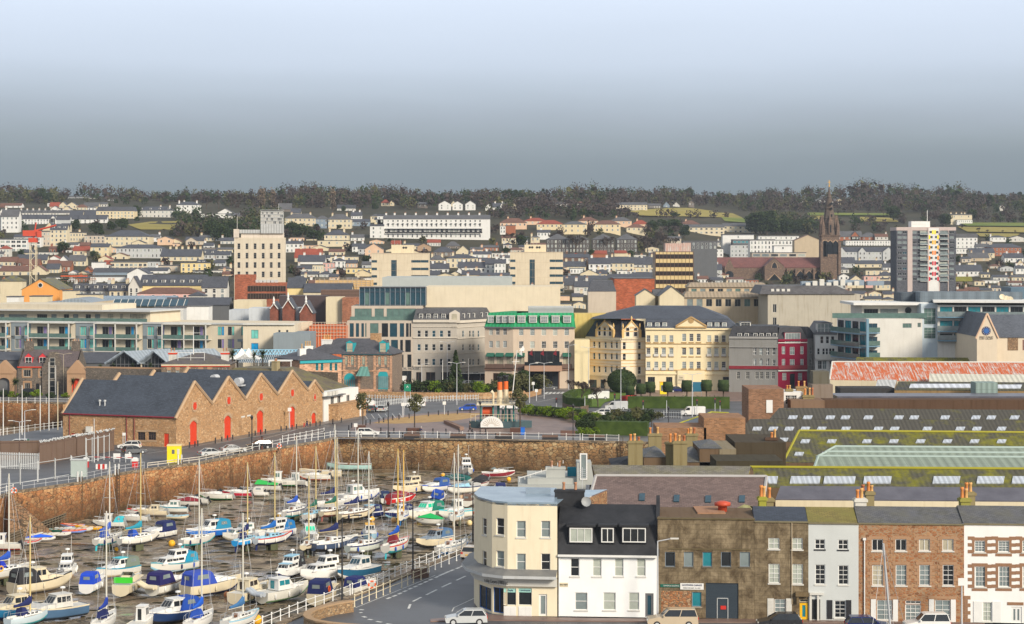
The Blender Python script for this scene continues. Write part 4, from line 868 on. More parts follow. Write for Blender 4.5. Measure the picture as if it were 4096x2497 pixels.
def tower_block():
 use('A4');D=1050;b=bb('tower_block','twelve-storey grey and white tower block with yellow orange and red panels','tower block',1318,1850,478,D,17,zb=10);F=b.F;gm=brick((.10,.105,.12),.6,.25,(.12,.12,.13));W=b.W
 def U(x):return F.lo(x,0)[0]
 ys=[515,560,606,652,700,747,795,842,890,935]
 for x0,x1,gl,st in((1328,1365,qd,qp),(1372,1410,qz,qp),(1462,1500,qv,'triple'),(1505,1528,qd,qi),(1795,1835,qv,'triple')):
  for y in ys:
   _,z1=F.lo(0,y-9);_,z0=F.lo(0,y+12);F.win(U(x0),U(x1),z0,z1,st,random.choice((gl,qd,qv)),ql)
 for xa,xb in((1530,1596),(1705,1780)):
  for y in ys:
   _,z1=F.lo(0,y-16);_,z0=F.lo(0,y+20);F.win(U(xa),U(xb),z0,z1-.1,'many',random.choice((qd,qv,'blind')),qo)
 F.wl(gm);shl(b,gm,'f')
 pm=su((.56,.46,.42),.15)
 mb=MB();mb.bx2(-.1,W+.1,-.25,17.2,b.H-1.3,b.H+.5);mb.mk('parapet',pm,b.ro)
 mb=MB();mb.bx2(U(1416),U(1460),-.2,0,0,b.H);mb.bx2(U(1596),U(1606),-.5,0,0,b.H);mb.bx2(U(1697),U(1706),-.5,0,0,b.H);mb.bx2(U(1778),U(1785),-.3,0,0,b.H);mb.mk('panel_strip',pm,b.ro)
 mb=MB();mb.bx2(U(1606),U(1697),-.42,0,0,b.H);mb.mk('core_bay',su(qw,.1),b.ro)
 for xa,xb in((1528,1596),(1705,1780)):
  for y in ys:
   _,z0=F.lo(0,y+20);mb=MB();mb.bx2(U(xa),U(xb),-1.2,0,z0-.15,z0);mb.bx2(U(xa),U(xb),-1.2,-1.15,z0,z0+1.0,1);mb.mk('balcony',[pt(qw),gls(qv)],b.ro)
 cs=['yellow','yellow','amber','amber',qx,qx,'red','red','red','red'];pc=dict(yellow=(.95,.78,.02),amber=(.9,.5,.02),orange=(.9,.25,.02),red=(.62,.01,.03))
 for k,y in en(ys):
  _,z1=F.lo(0,y-18);_,z0=F.lo(0,y+18);s=k%2==0
  for xa in((1638,1658)if s else(1608,1688-4)):mb=MB();mb.bx2(U(xa-2),U(xa+12),-.5,-.40,z0,z1);mb.mk('coloured_panel',pt(pc[cs[k]],.5),b.ro)
  for xa,xb in(((1612,1634),(1670,1692))if s else((1619,1640),(1662,1680))):kid(wm2(U(xb)-U(xa),(z1-z0)*.6,qp,qd,ql),qy,b.ro,(U(xa),-.46,z0+.5))
 mb=MB();mb.bx2(U(1465),U(1633),4,12,b.H,ZA(416,D)-b.zb);mb.bx2(U(1470),U(1600),3.9,4,b.H+2,b.H+2.1);mb.mk('lift_house',su(qw,.3),b.ro)
 mb=MB();mb.tub((U(1615),6,b.H),(U(1615),6,ZA(315,D)-b.zb),.16,6);mb.mk('mast',pt(qw),b.ro)
tower_block()
def church():
 use('A4');D=1240;sm=stone((.24,.16,.11),(.17,.115,.085),(.30,.20,.14),.8,(.11,.085,.07));rm=slate((.17,.07,.06),.6,.35)
 zb=12.0;r=thg('church','long brown granite gothic church with a tall stone spire and red roof','church',A(0,0,D)+Vc((0,0,0)),0,px=3200);r.location.z=zb;ox=r.location.x
 def X(x):return XA(x,D)-ox
 def Z(y):return ZA(y,D)-zb
 def lancet(o,x,z0,z1,w,y=-.02,m=None):
  mb=MB();h=w*.9;pts=[(x-w/2,z0),(x+w/2,z0),(x+w/2,z1-h),(x+w*.36,z1-h*.42),(x,z1),(x-w*.36,z1-h*.42),(x-w/2,z1-h)]
  mb.fc([(a,y,c)for a,c in pts],0);k=1.25
  pts2=[(x+(a-x)*k,c if c==z0 else z0+(c-z0)*1.06)for a,c in pts]
  mb.fc([(a,y+.03-.06,c)for a,c in pts2],1)
  mb.v=[(v[0],v[1]-(.08 if i<7 else 0),v[2])for i,v in en(mb.v)];return mb.mk(qy,[gls(qd),su('tan',.2)],o)
 nav=MB();x0,x1=X(-960),X(700);H_=Z(832);hr=Z(745)-H_;dp=18
 nav.bx2(x0,x1,0,dp,-3,H_);gable_ends(nav,x0,x1,0,dp,H_,hr);n=nav.mk('nave',sm,r)
 rb=MB();roof_gx(rb,x0+.4,x1-.3,0,dp,H_,hr+.1,.3);rb.mk(qr,rm,r)
 for x in(-860,-780,300,372,453,532,612):lancet(n,X(x),Z(935),Z(862),5.4)
 mb=MB()
 for x in(-900,-820,-700,-650,335,412,493,573,652):mb.bx2(X(x)-.5,X(x)+.5,-1.6,0,-3,Z(850));mb.fr((X(x)-.5,X(x)+.5,-1.6,0),(X(x)-.5,X(x)+.5,-.2,0),Z(850),Z(843))
 mb.mk('buttresses',sm,n)
 tr=MB();a,b_=X(118),X(292);pk=Z(745);ev=Z(820);tr.bx2(a,b_,-8,0.5,-3,ev);tr.fc([(a,-8,ev),(b_,-8,ev),((a+b_)/2,-8,pk)]);t=tr.mk('transept',sm,r)
 rb=MB();roof_gy(rb,a,b_,-8,9,ev,pk-ev,.2);rb.mk(qr,rm,r)
 lancet(t,(a+b_)/2,Z(836),Z(783),3.2,-8.05);lancet(t,(a+b_)/2,Z(962),Z(888),12,-8.05)
 tb=MB();a,b_=X(640),X(800);w=b_-a;ya=-2;
 a,b_=X(640),X(800);tb.bx2(a,b_,ya,ya+w,-3,Z(548));tw=tb.mk('tower',sm,r)
 for x in(662,680):lancet(tw,X(x),Z(735),Z(590),2.2,ya)
 for x in(716,738,765):lancet(tw,X(x),Z(712),Z(588),3.6 if x!=738 else .1,ya)
 mb=MB()
 for x in(a,b_):mb.bx2(x-.8,x+.8,ya-.9,ya+1,-3,Z(600))
 mb.bx2(a-.6,b_+.6,ya-.6,ya+w+.6,Z(548),Z(540));mb.bx2(a-.3,b_+.3,ya-.3,ya+w+.3,Z(745),Z(738));mb.mk('buttresses',sm,tw)
 c=((a+b_)/2,ya+w/2,0);sp=MB();R=w/2
 sp.la([(R*1.0,Z(540)),(R*.84,Z(480)),(R*.66,Z(390)),(R*.46,Z(300)),(R*.32,Z(240)),(R*.16,Z(160)),(R*.05,Z(108))],c,8,0,False)
 for z,rr in((Z(480),.86),(Z(390),.69),(Z(300),.49),(Z(200),.26)):sp.la([(R*rr,z-.4),(R*(rr+.05),z),(R*rr,z+.4)],c,8,0,False)
 s=sp.mk('spire',stone((.17,.13,.10),(.13,.10,.08),(.21,.16,.12),.9,(.09,.07,.06)),r)
 for q in rg2(4):
  dx,dy=((-1,-1),(1,-1),(1,1),(-1,1))[q];mb=MB();mb.la([(1.3,0),(1.1,5),(1.2,5.4),(.5,9),(.05,12.5)],(c[0]+dx*(R-1.0),c[1]+dy*(R-1.0),Z(540)),6,0,False);mb.mk('pinnacle',sm,s)
 for q,(dx,dy)in en(((0,-1),(1,0),(0,1),(-1,0))):
  mb=MB();X0,Y0,Z0=c[0]+dx*R*.8,c[1]+dy*R*.8,Z(530)
  mb.bx2(X0-1.1,X0+1.1,Y0-1.1,Y0+1.1,Z0,Z0+6.5);mb.fr((X0-1.3,X0+1.3,Y0-1.3,Y0+1.3),(X0-.05,X0+.05,Y0-.05,Y0+.05),Z0+6.5,Z0+12)
  if dy<0:mb.bx2(X0-.5,X0+.5,Y0-1.16,Y0-1.1,Z0+.8,Z0+5.6,1)
  mb.mk('lucarne',[sm,gls(qd)],s)
 for z in(375,268,312):
  mb=MB();mb.bx2(c[0]+.5,c[0]+1.4,c[1]-R*.7,c[1]-R*.3,Z(z),Z(z)+1.4);mb.mk('spire_light',gls(qd),s)
 mb=MB();mb.tub((c[0],c[1],Z(110)),(c[0],c[1],Z(46)),.22,6);mb.bx2(c[0]-1.0,c[0]+1.0,c[1]-.12,c[1]+.12,Z(66),Z(63));mb.ball((c[0],c[1],Z(100)),.5);mb.mk('cross',pt('amber',.4),s)
 pb=MB();pb.bx2(X(700),X(815),-1,14,-3,Z(805));pb.mk('west_bay',sm,r);lancet(r.children[-1],X(757),Z(945),Z(872),1.9,-1.02)
 rb=MB();rb.fr((X(700),X(815),-1,14),(X(705),X(812),1,12),Z(805),Z(800));rb.mk(qr,rm,r)
 use('A3');mb=MB();x0=XA(2010,D)-ox;x1=XA(2090,D)-ox;mb.bx2(x0,x1,-3.5,0,-3,ZA(830,D)-zb);mb.fc([(x0,-3.5,ZA(830,D)-zb),(x1,-3.5,ZA(830,D)-zb),((x0+x1)/2,-3.5,ZA(745,D)-zb)]);e=mb.mk('east_gable',sm,r)
 mb=MB();mb.tub(((x0+x1)/2,-3.8,ZA(897,D)-zb),((x0+x1)/2,-3.4,ZA(897,D)-zb),2.6,16);mb.mk('rose_window',gls(qd),e);use('A4')
church()
def brown_office():
 use('A3');D=640
 for x0,x1,y0,y1,y2,n in((1690,2400,968,1002,1045,1),(1650,2420,1050,1095,1140,2)):
  b=bb('office_range','brown metal roofed office range, %s tier, in front of the church'%('upper' if n==1 else 'lower'),'office',x0,x1,y1,D-n*8,10);F=b.F
  for k in rg2(9):
   u=b.W*(k+.3)/9;F.win(u,u+b.W/9*.62,b.H-2.9,b.H-.6,qp,random.choice((qd,qv,'green')),'grey')
  F.wl(su('sand'));shl(b,su('sand'),'f');mb=MB();h=(y1-y0)/2.24*D/FP;mb.fr((-.5,b.W+.5,-.6,10.5),(1,b.W-1,4,10),b.H-.1,b.H+h);mb.mk(qr,cg((.36,.28,.19),.6,c2='sand'),b.ro)
brown_office()
def mansard_store():
 use('A4');D=600;b=bb('store','big windowless concrete store under a sweeping dark grey mansard roof','store',160,990,1072,D,24);cm=su((.46,.42,.34),.7);F=b.F
 for k in rg2(2):F.win(1.5,2.6,b.H-5.5-k*4,b.H-3-k*4,qp,qd,qo)
 F.wl(cm);shl(b,cm,'f');mb=MB();h=ZA(997,D)-b.zt;mb.fr((-2.5,b.W-1.5,-.5,24.5),(-1.2,b.W-6.5,3.5,22),b.H,b.H+h);mb.mk(qr,slate((.10,.095,.095),.8,.5),b.ro)
 mb=MB()
 for k in rg2(4):mb.bx2(1.1+k*1.6,2.0+k*1.6,.8,1.2,b.H+h*.25,b.H+h*.62)
 mb.mk('rooflights',pt(qo),b.ro);mb=MB()
 for x0,x1,z in((11,16,1.2),(19,30,1.6),(31,36,1.3),(16.5,19,.8)):mb.bx2(x0,x1,6,9,b.H+h,b.H+h+z)
 mb.mk('roof_plant',pt('bluegrey'),b.ro)
 mb=MB();
 for k in rg2(8):mb.bx2(12+k*2.1,13.4+k*2.1,4,5.5,b.H+h,b.H+h+.9+.5*(k%3))
 mb.mk('air_units',pt(qo),b.ro)
mansard_store()
def fb2(cr,x0,x1,yt,D,dp,m,lb3,name='roof_building',cat=qj,roof=None,rh=0,zb=0,D1=None,wns=None,**k):
 use(cr);b=bb(name,lb3,cat,x0,x1,yt,D,dp,D1,zb)
 for w in wns or():b.F.wns(w[0],w[1],w[2],w[3],stl=w[4],gl=w[5],**(w[6]if len(w)>6 else{}))
 b.F.wl(m);shl(b,m,'f')
 if roof:
  kd,rm=roof;mb=MB();h=rh/cur[2]*D/FP
  if kd=='g':gable_ends(mb,0,b.W,0,dp,b.H,h);mb.mk('gable_walls',m,b.ro);mb=MB();roof_gx(mb,0,b.W,0,dp,b.H,h)
  elif kd=='f':mb.fc([(0,0,b.H),(b.W,0,b.H),(b.W/2,0,b.H+h)]);mb.mk('gable_wall',m,b.ro);mb=MB();roof_gy(mb,0,b.W,0,dp,b.H,h)
  elif kd=='h':roof_hip(mb,0,b.W,0,dp,b.H,h)
  elif kd=='m':mb.fr((-.2,b.W+.2,-.2,dp),(h*.5,b.W-h*.5,h*.5,dp-h*.5),b.H,b.H+h)
  else:mb.bx2(-.1,b.W+.1,-.1,dp,b.H,b.H+h)
  mb.mk(qr,rm,b.ro)
 return b
FM=pt
use(qh)
def cooil():
 D=534;pc=su((.50,.43,.35),.2)
 b=bb('office_building','modern stone and glass office with deep window bays and dark glazed top floor','office',832,1400,288,D,20);F=b.F
 for xa,xb in((855,890),(908,935),(955,978),(988,1000),(1030,1102),(1130,1185),(1200,1262),(1285,1322),(1338,1362),(1368,1382)):
  u0,u1,z0,z1=F.re(xa,308,xb,425);F.win(u0,u1,z0,z1,qi,random.choice(('green',qd,qz)),qg)
 for r in((450,555),(575,685)):
  for xa,xb in((1150,1192),(1210,1270),(1288,1312),(1332,1380)):
   u0,u1,z0,z1=F.re(xa+(r[0]>500)*18,r[0],xb+(r[0]>500)*6,r[1]);F.win(u0,u1,z0,z1,qi,random.choice((qz,qd)),qg)
 u0,u1,z0,z1=F.re(1030,430,1102,700);F.win(u0,u1,z0,z1,qp,qz,qg)
 u0,u1,z0,z1=F.re(1225,715,1385,815);F.win(u0,u1,max(.1,z0),z1,'many',qd,qg)
 F.wl(pc);shl(b,pc,'f')
 z2=ZA(160,D)-b.zb
 c=bb('office_building','set-back middle storeys of the modern glass office above its roof terrace','office',870,1480,160,D+6,18,zb=b.zt-.5);F=c.F
 for xa,xb in((898,1045),(1070,1148),(1172,1425)):
  u0,u1,z0,z1=F.re(xa,182,xb,285);F.win(u0,u1,max(.3,z0),z1,'many','green',qg)
 F.wl(pc);shl(c,pc,'f');mb=MB();mb.bx2(-.3,b.W+3,-.8,-.75,.5,1.5);mb.mk('glass_balustrade',gls('green'),c.ro)
 d=bb('penthouse','dark blue glass penthouse on top of the modern office','penthouse',940,1508,0,D+10,15,zb=c.zt);F=d.F
 n=13
 for k in rg2(n):F.win(d.W*k/n+.08,d.W*(k+1)/n-.05,.2,3.6,qi,random.choice((qz,qz,'green')),qg)
 for k in rg2(n):F.win(d.W*k/n+.08,d.W*(k+1)/n-.05,3.9,d.H-.4,qi,qz,qg)
 F.wl(pt((.02,.045,.07),.3));shl(d,pt((.02,.045,.07),.3),'f');d.F.band(d.H,.2,.4,pt(qg),'roof_edge')
 mb=MB()
 for k in rg2(n+1):mb.bx2(d.W*k/n-.05,d.W*k/n+.06,-.12,0,0,d.H)
 mb.mk('fins',pt('bluegrey'),d.ro)
cooil()
fb2('A2',1575,2780,1000,552,22,su((.70,.61,.45),.2),'large windowless cream brick cinema box beside the glass penthouse','cinema','cinema')
use('A2');fb2('A2',1185,2350,918,640,30,su((.44,.47,.45),.1),'long pale grey plant screen above the cinema box','plant_screen','plant screen')
def b1995():
 use(qh);D=534;wm=su((.46,.42,.36),.25);tr=su((.60,.54,.45),.15);rm=slate((.085,.085,.09))
 b=bb('office_building','stone coloured corner office dated over the door, with slate mansard and dormers','office',1400,1775,305,D,22);F=b.F
 b2_=Fac(b.ro,A(1775,0,D)[:2],A(2090,0,D+16)[:2],0,ZA(305,D))
 ys=(398,515,640);
 for FF,xs in((F,(1450,1513,1577,1642,1708)),(b2_,(1830,1889,1917,1962,2027,2070))):FF.wns(xs,ys,1.35,2.5,gl=(qd,qd,qz),sill=None)
 b2_.wns([1768+15],ys,1.3,2.5)
 for xa,xb in((1425,1470),(1510,1590),(1640,1712)):u0,u1,z0,z1=F.re(xa,728,xb,820);F.win(u0,u1,max(0,z0),z1,qp,qd,'brown')
 for xa,xb in((1805,1870),(1915,1960),(2020,2065)):u0,u1,z0,z1=b2_.re(xa,728,xb,830);b2_.win(u0,u1,.05,z1,qp,qd,'brown')
 F.wl(wm);b2_.wl(wm);shl(b,wm,'f')
 for FF in(F,b2_):
  for y,h,d in((300,.7,.5),(340,.15,.2),(436,.3,.25),(680,.35,.3),(560,.1,.1)):FF.band(FF.lo(1500 if FF is F else 1900,y)[1],h,d,tr)
 mb=MB();h=ZA(187,D)-b.zt;W=b.W;P=[(0,0),(W,0)];e=b2_;q=b2_.trt(b2_.W,0,0);P+=[(q[0],q[1]),(q[0]-2,20),(0,22)]
 c=(W*.5,11);T=[(p[0]+(c[0]-p[0])*.12,p[1]+(c[1]-p[1])*.16)for p in P];z0=b.H+.6
 for k in rg2(5):a,b_=k,(k+1)%5;mb.fc([(*P[a],z0),(*P[b_],z0),(*T[b_],z0+h-.6),(*T[a],z0+h-.6)])
 mb.fc([(*p,z0+h-.6)for p in T]);mb.mk(qr,rm,b.ro)
 for x in(1467,1530,1593,1660):u,z=F.lo(x,290);dmr(b.ro,u,.4,b.H+.8,1.1,1.7,2,pt(qo),rm)
 for x in(1845,1888,1932,1998,2042):u,z=b2_.lo(x,290);p=b2_.trt(u,.6,0);dmr(b.ro,p[0],p[1],b.H+.8,1.0,1.7,2,pt(qo),rm)
 u,z=F.lo(1758,0);mb=MB();mb.side([(u-1.5,b.H),(u+1.3,b.H),(u+1.3,b.H+2.6),(u,b.H+3.4),(u-1.5,b.H+2.6)],-.3,2,0);mb.bx2(u-.8,u+.6,-.34,-.3,b.H+.5,b.H+2.4,1);mb.mk('arched_dormer',[tr,gls(qc)],b.ro)
 txo(b.ro,'1995',(u-.1,-.36,b.H-1.0),.8,tr,0)
def txo(ro,s,lo,size,m,rz=0,align='CENTER',name='lettering',depth=.01,sx=1.0):
 cu=bpy.data.curves.new(name,'FONT');cu.body=s;cu.size=size;cu.align_x=align;cu.align_y='CENTER';cu.extrude=depth
 t=bpy.data.objects.new(name,cu);me=bpy.data.meshes.new_from_object(t);bpy.data.objects.remove(t);me.materials.clear();me.materials.append(m)
 o=bpy.data.objects.new(name,me);COL.objects.link(o);o.parent=ro;o.location=lo;o.rotation_euler=(rd2(90),0,rz);o.scale=(sx,1,1);return o
b1995()
use(qh);_p=A(1330,697,533.8)
o_=thg('sign','dark lettering reading COOIL HOUSE above the modern office entrance','sign',(_p.x+.8,_p.y,_p.z));txo(o_,'COOIL HOUSE',(0,0,0),.95,pt(qg))
def pomme():
 use(qu);D=511;wm=su((.62,.50,.38),.25);gr=cg((.02,.30,.12),.5,c2=(.03,.32,.12));
 b=bb('hotel','beige hotel with bright green tiled mansard and dark awnings','hotel',112,640,350,D,18);F=b.F
 L=Fac(b.ro,A(-130,0,D+3)[:2],A(112,0,D)[:2],0,b.zt)
 ws=dict(stl=qe,gl=('blind',qv,qd))
 F.wns((182,278,376,474,572),(382,492),1.75,2.5,**ws);L.wns((-78,-20,42,101),(380,488),1.6,2.4,**ws)
 for x in(178,572):u,z=F.lo(x,630);F.win(u-.9,u+.9,z-1.9,z+1.6,qp,qc,qg)
 for x in(-78,0,85):u,z=L.lo(x,630);L.win(u-.9,u+.9,z-1.9,z+1.6,qp,qc,qg)
 u0,u1,z0,z1=F.re(238,545,512,655);F.win(u0,u1,z0,z1,'many',qd,qg)
 u0,u1,z0,z1=F.re(238,722,510,870);F.win(u0,u1,0.05,z1,'many',qd,'brown')
 u0,u1,z0,z1=L.re(-60,735,100,870);L.win(u0,u1,.4,z1,'many','bronze','brown')
 F.wl(wm);L.wl(wm);shl(b,wm,'fr');gb=su((.32,.20,.15),.2)
 for FF in(F,L):FF.band(FF.lo(0,712)[1],.5,.35,su((.24,.15,.11)),'fascia');FF.band(FF.lo(0,350)[1],.35,.5,pt(qg),'gutter')
 u0,u1,z0,z1=F.re(210,665,530,715);mb=MB();mb.bx2(u0,u1,-2.6,0,z0,z1);mb.bx2(u0,u1,-2.7,-2.6,z1,z1+.9,1);mb.mk('entrance_canopy',[su((.42,.26,.18)),gls(qd)],b.ro)
 mb=MB();mb.bx2(u0+.6,u0+.9,-2.2,-1.9,0,z0);mb.bx2(u1-.9,u1-.6,-2.2,-1.9,0,z0);mb.mk('canopy_posts',su('brown'),b.ro)
 for FF,xs in((F,(178,572)),(L,(-78,0,85))):
  for x in xs:
   u,z=FF.lo(x,575);mb=MB();mb.side([(0,-.2),(-1.0,-1.0),(-1.0,-1.15),(0,-1.15)],u-1.05,u+1.05,0,x=False);mb.v=[(v[0],v[1],v[2]+z+.6)for v in mb.v];FF.mb(mb,'awning',pt('dgreen'))
   u,z=FF.lo(x,690);mb=MB()
   mb.bx2(u-1.3,u+1.3,-.6,-.55,z,z+1.0);mb.bx2(u-1.3,u+1.3,-.6,0,z-.1,z);FF.mb(mb,'balconette',pt('brown'))
 h=ZA(222,D)-b.zt;mb=MB();mb.fr((-.5,b.W+.3,-.5,18),(1.0,b.W-.2,2.6,17),b.H,b.H+h);mb.mk(qr,gr,b.ro)
 mb=MB();w=L.W;q=[(0,-.5,0),(w,-.5,0),(w+.5,2.6,h),(0,2.6,h)];mb.fc([(a,c,z+b.H)for a,c,z in q]);mb.fc([(0,2.6,h+b.H),(w+.5,2.6,h+b.H),(w,18,h+b.H),(0,18,h+b.H)]);L.mb(mb,qr,gr)
 for x in(185,283,380,478,576):u,z=F.lo(x,270);dmr(b.ro,u,.1,z-1.0,2.0,1.7,3,pt(qo),pt(qo),gl=qv,stl=qe)
 for x in(-80,-8,42,100):u,z=L.lo(x,270);p=L.trt(u,.1,0);dmr(b.ro,p[0],p[1],z-1.0,1.6,1.7,3,pt(qo),pt(qo),gl=qv,stl=qe)
 mb=MB();z=ZA(160,D)-b.zb;u0=F.lo(245,0)[0];u1=F.lo(635,0)[0]
 for k in rg2(9):mb.bx2(u0,u1,4,4.15,z-k*.32-.3,z-k*.32-.1)
 mb.bx2(u0,u1,4.4,12,b.H+h-.5,z-.4,1);mb.mk('roof_louvres',[pt(ql),pt('grey')],b.ro)
 for x,rr in((285,-.3),(372,0),(470,.3),(205,-.5)):
  u,z=F.lo(x,560);mb=MB();mb.tub((u,-2.6,z-1.6),(u+rr,-3.8,z+1.2),.05,5);mb.fc([(u+rr,-3.7,z+1.0),(u+rr+.1,-3.7,z-.6),(u+rr-.8,-3.5,z-.2)],1);mb.mk('flag',[pt('iron'),pt('maroon' if x!=205 else qw)],b.ro)
pomme()
fb2(qu,640,770,450,509,10,su((.78,.66,.40),.2),'plain cream side wing between the green roofed hotel and the twin gabled block',qj,qj)
fb2(qu,640,1040,226,522,8,su((.66,.50,.18),.8),'stained yellow party wall rising behind the twin gabled block','party_wall','wall')
def b1899():
 use(qu);D=507;wm=su((.80,.68,.50),.15);tr=su((.72,.48,.20),.1);rm=slate((.05,.055,.07))
 b=bb('hotel_block','cream and ochre banded corner block with twin pointed gables',qj,1040,1250,432,D,14,D1=D+1.5);F=b.F;L=Fac(b.ro,A(738,0,D+9)[:2],A(1040,0,D)[:2],0,b.zt)
 F.wns((1066,1197),(500,598,712),1.25,2.7);L.wns((808,852,905,957,1001),(492,590,700),1.15,2.5,gl=(qd,qz))
 for xa,xb,FF in((665,700,None),(1060,1090,F),(1170,1210,F)):
  if FF:u0,u1,z0,z1=FF.re(xa,790,xb,870);FF.win(u0,u1,.1,z1,qp,qd,qn)
 for xa,xb in((770,830),(862,895),(940,1000)):u0,u1,z0,z1=L.re(xa,790,xb,870);L.win(u0,u1,.1,z1,qp,qz,qn)
 F.wl(wm);L.wl(wm);shl(b,wm,'f')
 for FF in(F,L):
  for y,h,d in((447,.45,.35),(470,.12,.1),(535,.16,.12),(568,.16,.12),(628,.2,.15),(680,.16,.12),(655,.1,.1),(765,.35,.3)):FF.band(FF.lo(1100 if FF is F else 900,y)[1],h,d,tr if h<.3 else su(qc))
 mb=MB();h=ZA(285,D)-b.zt;mb.fr((-.2,b.W,-.1,14),(.6,b.W,1.6,13),b.H,b.H+h*.95);mb.mk(qr,rm,b.ro)
 mb=MB();w=L.W;mb.fc([(0,-.1,b.H),(w+.1,-.1,b.H),(w+.6,1.6,b.H+h*.95),(1.5,2,b.H+h*.95)]);mb.fc([(-.1,-.1,b.H),(1.5,2,b.H+h*.95),(1.5,8,b.H+h*.95),(-.1,9,b.H)]);L.mb(mb,qr,rm)
 for FF,xa,xb,yp,nw in((F,1040,1215,292,2),(L,822,985,285,3)):
  u0,u1=FF.lo(xa,0)[0],FF.lo(xb,0)[0];m_=(u0+u1)/2;z0=FF.H;zp=FF.lo(1100 if FF is F else 900,yp)[1];ze=z0+(zp-z0)*.42
  mb=MB();mb.side([(u0+.5,z0),(u1-.5,z0),(u1-.5,ze),(m_,zp),(u0+.5,ze)],-.12,3,0);g=FF.mb(mb,'gable',wm)
  mb=MB()
  for s,ua in((1,u0),(-1,u1)):mb.tub((ua+s*.3,-.2,ze-.1),(m_,-.2,zp+.1),.16,5);mb.bx2(ua+s*.15,ua+s*.75,-.35,.3,z0,ze+.2);mb.la([(.3,0),(.12,.5),(.3,.9),(.05,1.7)],(ua+s*.45,0,ze+.2),6)
  mb.la([(.3,0),(.12,.4),(.3,.8),(.05,1.4)],(m_,-.1,zp),6);mb.bx2(u0+.5,u1-.5,-.25,-.1,ze-.2,ze);FF.mb(mb,'gable_trim',tr)
  for k in rg2(nw):u=u0+(u1-u0)*(k+.8)/(nw+.6);o=FF.put(wm2(1.0,2.3,'sash',qd),qy,u-.5,-.2,z0+.3)
  q=FF.trt(m_,-.28,ze+.75);txo(b.ro,'1899',q,.9,tr,FF.lr)
b1899()
def yellow_hotel():
 use(qu);D=505;wm=su((.84,.71,.45),.15);tr=su((.46,.30,.13),.1);rm=slate((.07,.08,.10))
 b=bb('hotel','long yellow hotel with central pediment, slate mansard and brown sills','hotel',1250,2040,362,D,26,D1=D-2);F=b.F
 xs=(1273,1340,1405,1470,1795,1857,1920,1980)
 F.wns(xs,(440,),1.5,2.4,stl=qe,gl=('blind',qv,qd));F.wns(xs,(557,672),1.5,2.9,stl=qe,gl=(qd,qv,'blind'))
 F.wns((1580,1642,1704),(430,547,670),1.5,2.7,stl=qe,gl=(qd,qv))
 for xa,xb in((1268,1330),(1425,1480),(1600,1690),(1912,1992)):u0,u1,z0,z1=F.re(xa,768,xb,860);F.win(u0,u1,.05,z1,'triple',qd,qg)
 F.wl(wm);shl(b,wm,'f')
 Zl=lambda y:F.lo(1600,y)[1]
 for y,h,d in((364,.45,.45),(488,.2,.15),(716,.25,.15),(748,.5,.3)):F.band(Zl(y),h,d,tr if h<.4 else wm)
 mb=MB()
 for ys_,hh in(((440,),2.4),((557,672),2.9)):
  for y in ys_:
   for x in xs+(1580,1642,1704):u=F.lo(x,0)[0];z=F.lo(x,y)[1];hh*=.7 if x==xs[0]else 1;mb.bx2(u-.65,u+.65,-.16,0,z-hh/2-.22,z-hh/2);mb.bx2(u-.6,u+.6,-.14,0,z+hh/2+.1,z+hh/2+.26)if hh>1.8 else None
 F.mb(mb,'sills_and_lintels',tr)
 mb=MB()
 for y in(582,700):
  for x in xs:u,z=F.lo(x,y);mb.bx2(u-.6,u+.6,-.3,-.25,z-.3,z+.4)
 F.mb(mb,'balconettes',pt(qo))
 u0,u1=F.lo(1523,0)[0],F.lo(1757,0)[0];mb=MB();mb.bx2(u0,u1,-.5,-.003,0,5.1);F.mb(mb,'portico_base',wm)
 zt=Zl(335);zp=Zl(262);m_=(u0+u1)/2;mb=MB();mb.side([(u0-.3,zt),(u1+.3,zt),(m_,zp)],-.5,6,0);g=F.mb(mb,'pediment',wm);mb=MB()
 mb.bx2(u0-.5,u1+.5,-.8,.3,zt-.35,zt);[mb.tub((ua,-.55,zt+.1),(m_,-.55,zp+.25),.22,5)for ua in(u0-.4,u1+.4)];mb.tub((m_,-.6,zt+1.5),(m_,-.45,zt+1.5),.7,12);mb.bx2(u0,u1,-.1,4,b.H,zt);F.mb(mb,'pediment_trim',tr)
 h=ZA(272,D)-b.zt;h2=ZA(172,D)-b.zt;mb=MB();mb.fr((-.2,b.W+.4,-.2,26),(0,b.W-2.2,2.2,24),b.H+.4,b.H+h);x0=F.lo(1095,0)[0];x1=F.lo(1715,0)[0]
 mb.fr((-14,b.W-2,2.1,25),(x0+2,x1,12,18),b.H+h,b.H+h2);mb.mk(qr,rm,b.ro)
 for x in(1283,1350,1413,1800,1862,1925):u,z=F.lo(x,330);dmr(b.ro,u,.3,z-1.0,1.2,1.9,3,pt(qo),rm,stl=qe,gl=qv)
 u,z=F.lo(1553,787);s=MB();s.bx2(u-.9,u+.9,-.62,-.52,z-1.1,z+1.1);o=s.mk('sign_panel',pt(qc),b.ro);txo(o,'THE',(u,-.64,z+.4),.5,pt(qk));txo(o,'SQUARE',(u,-.64,z-.2),.38,pt(qk))
yellow_hotel()
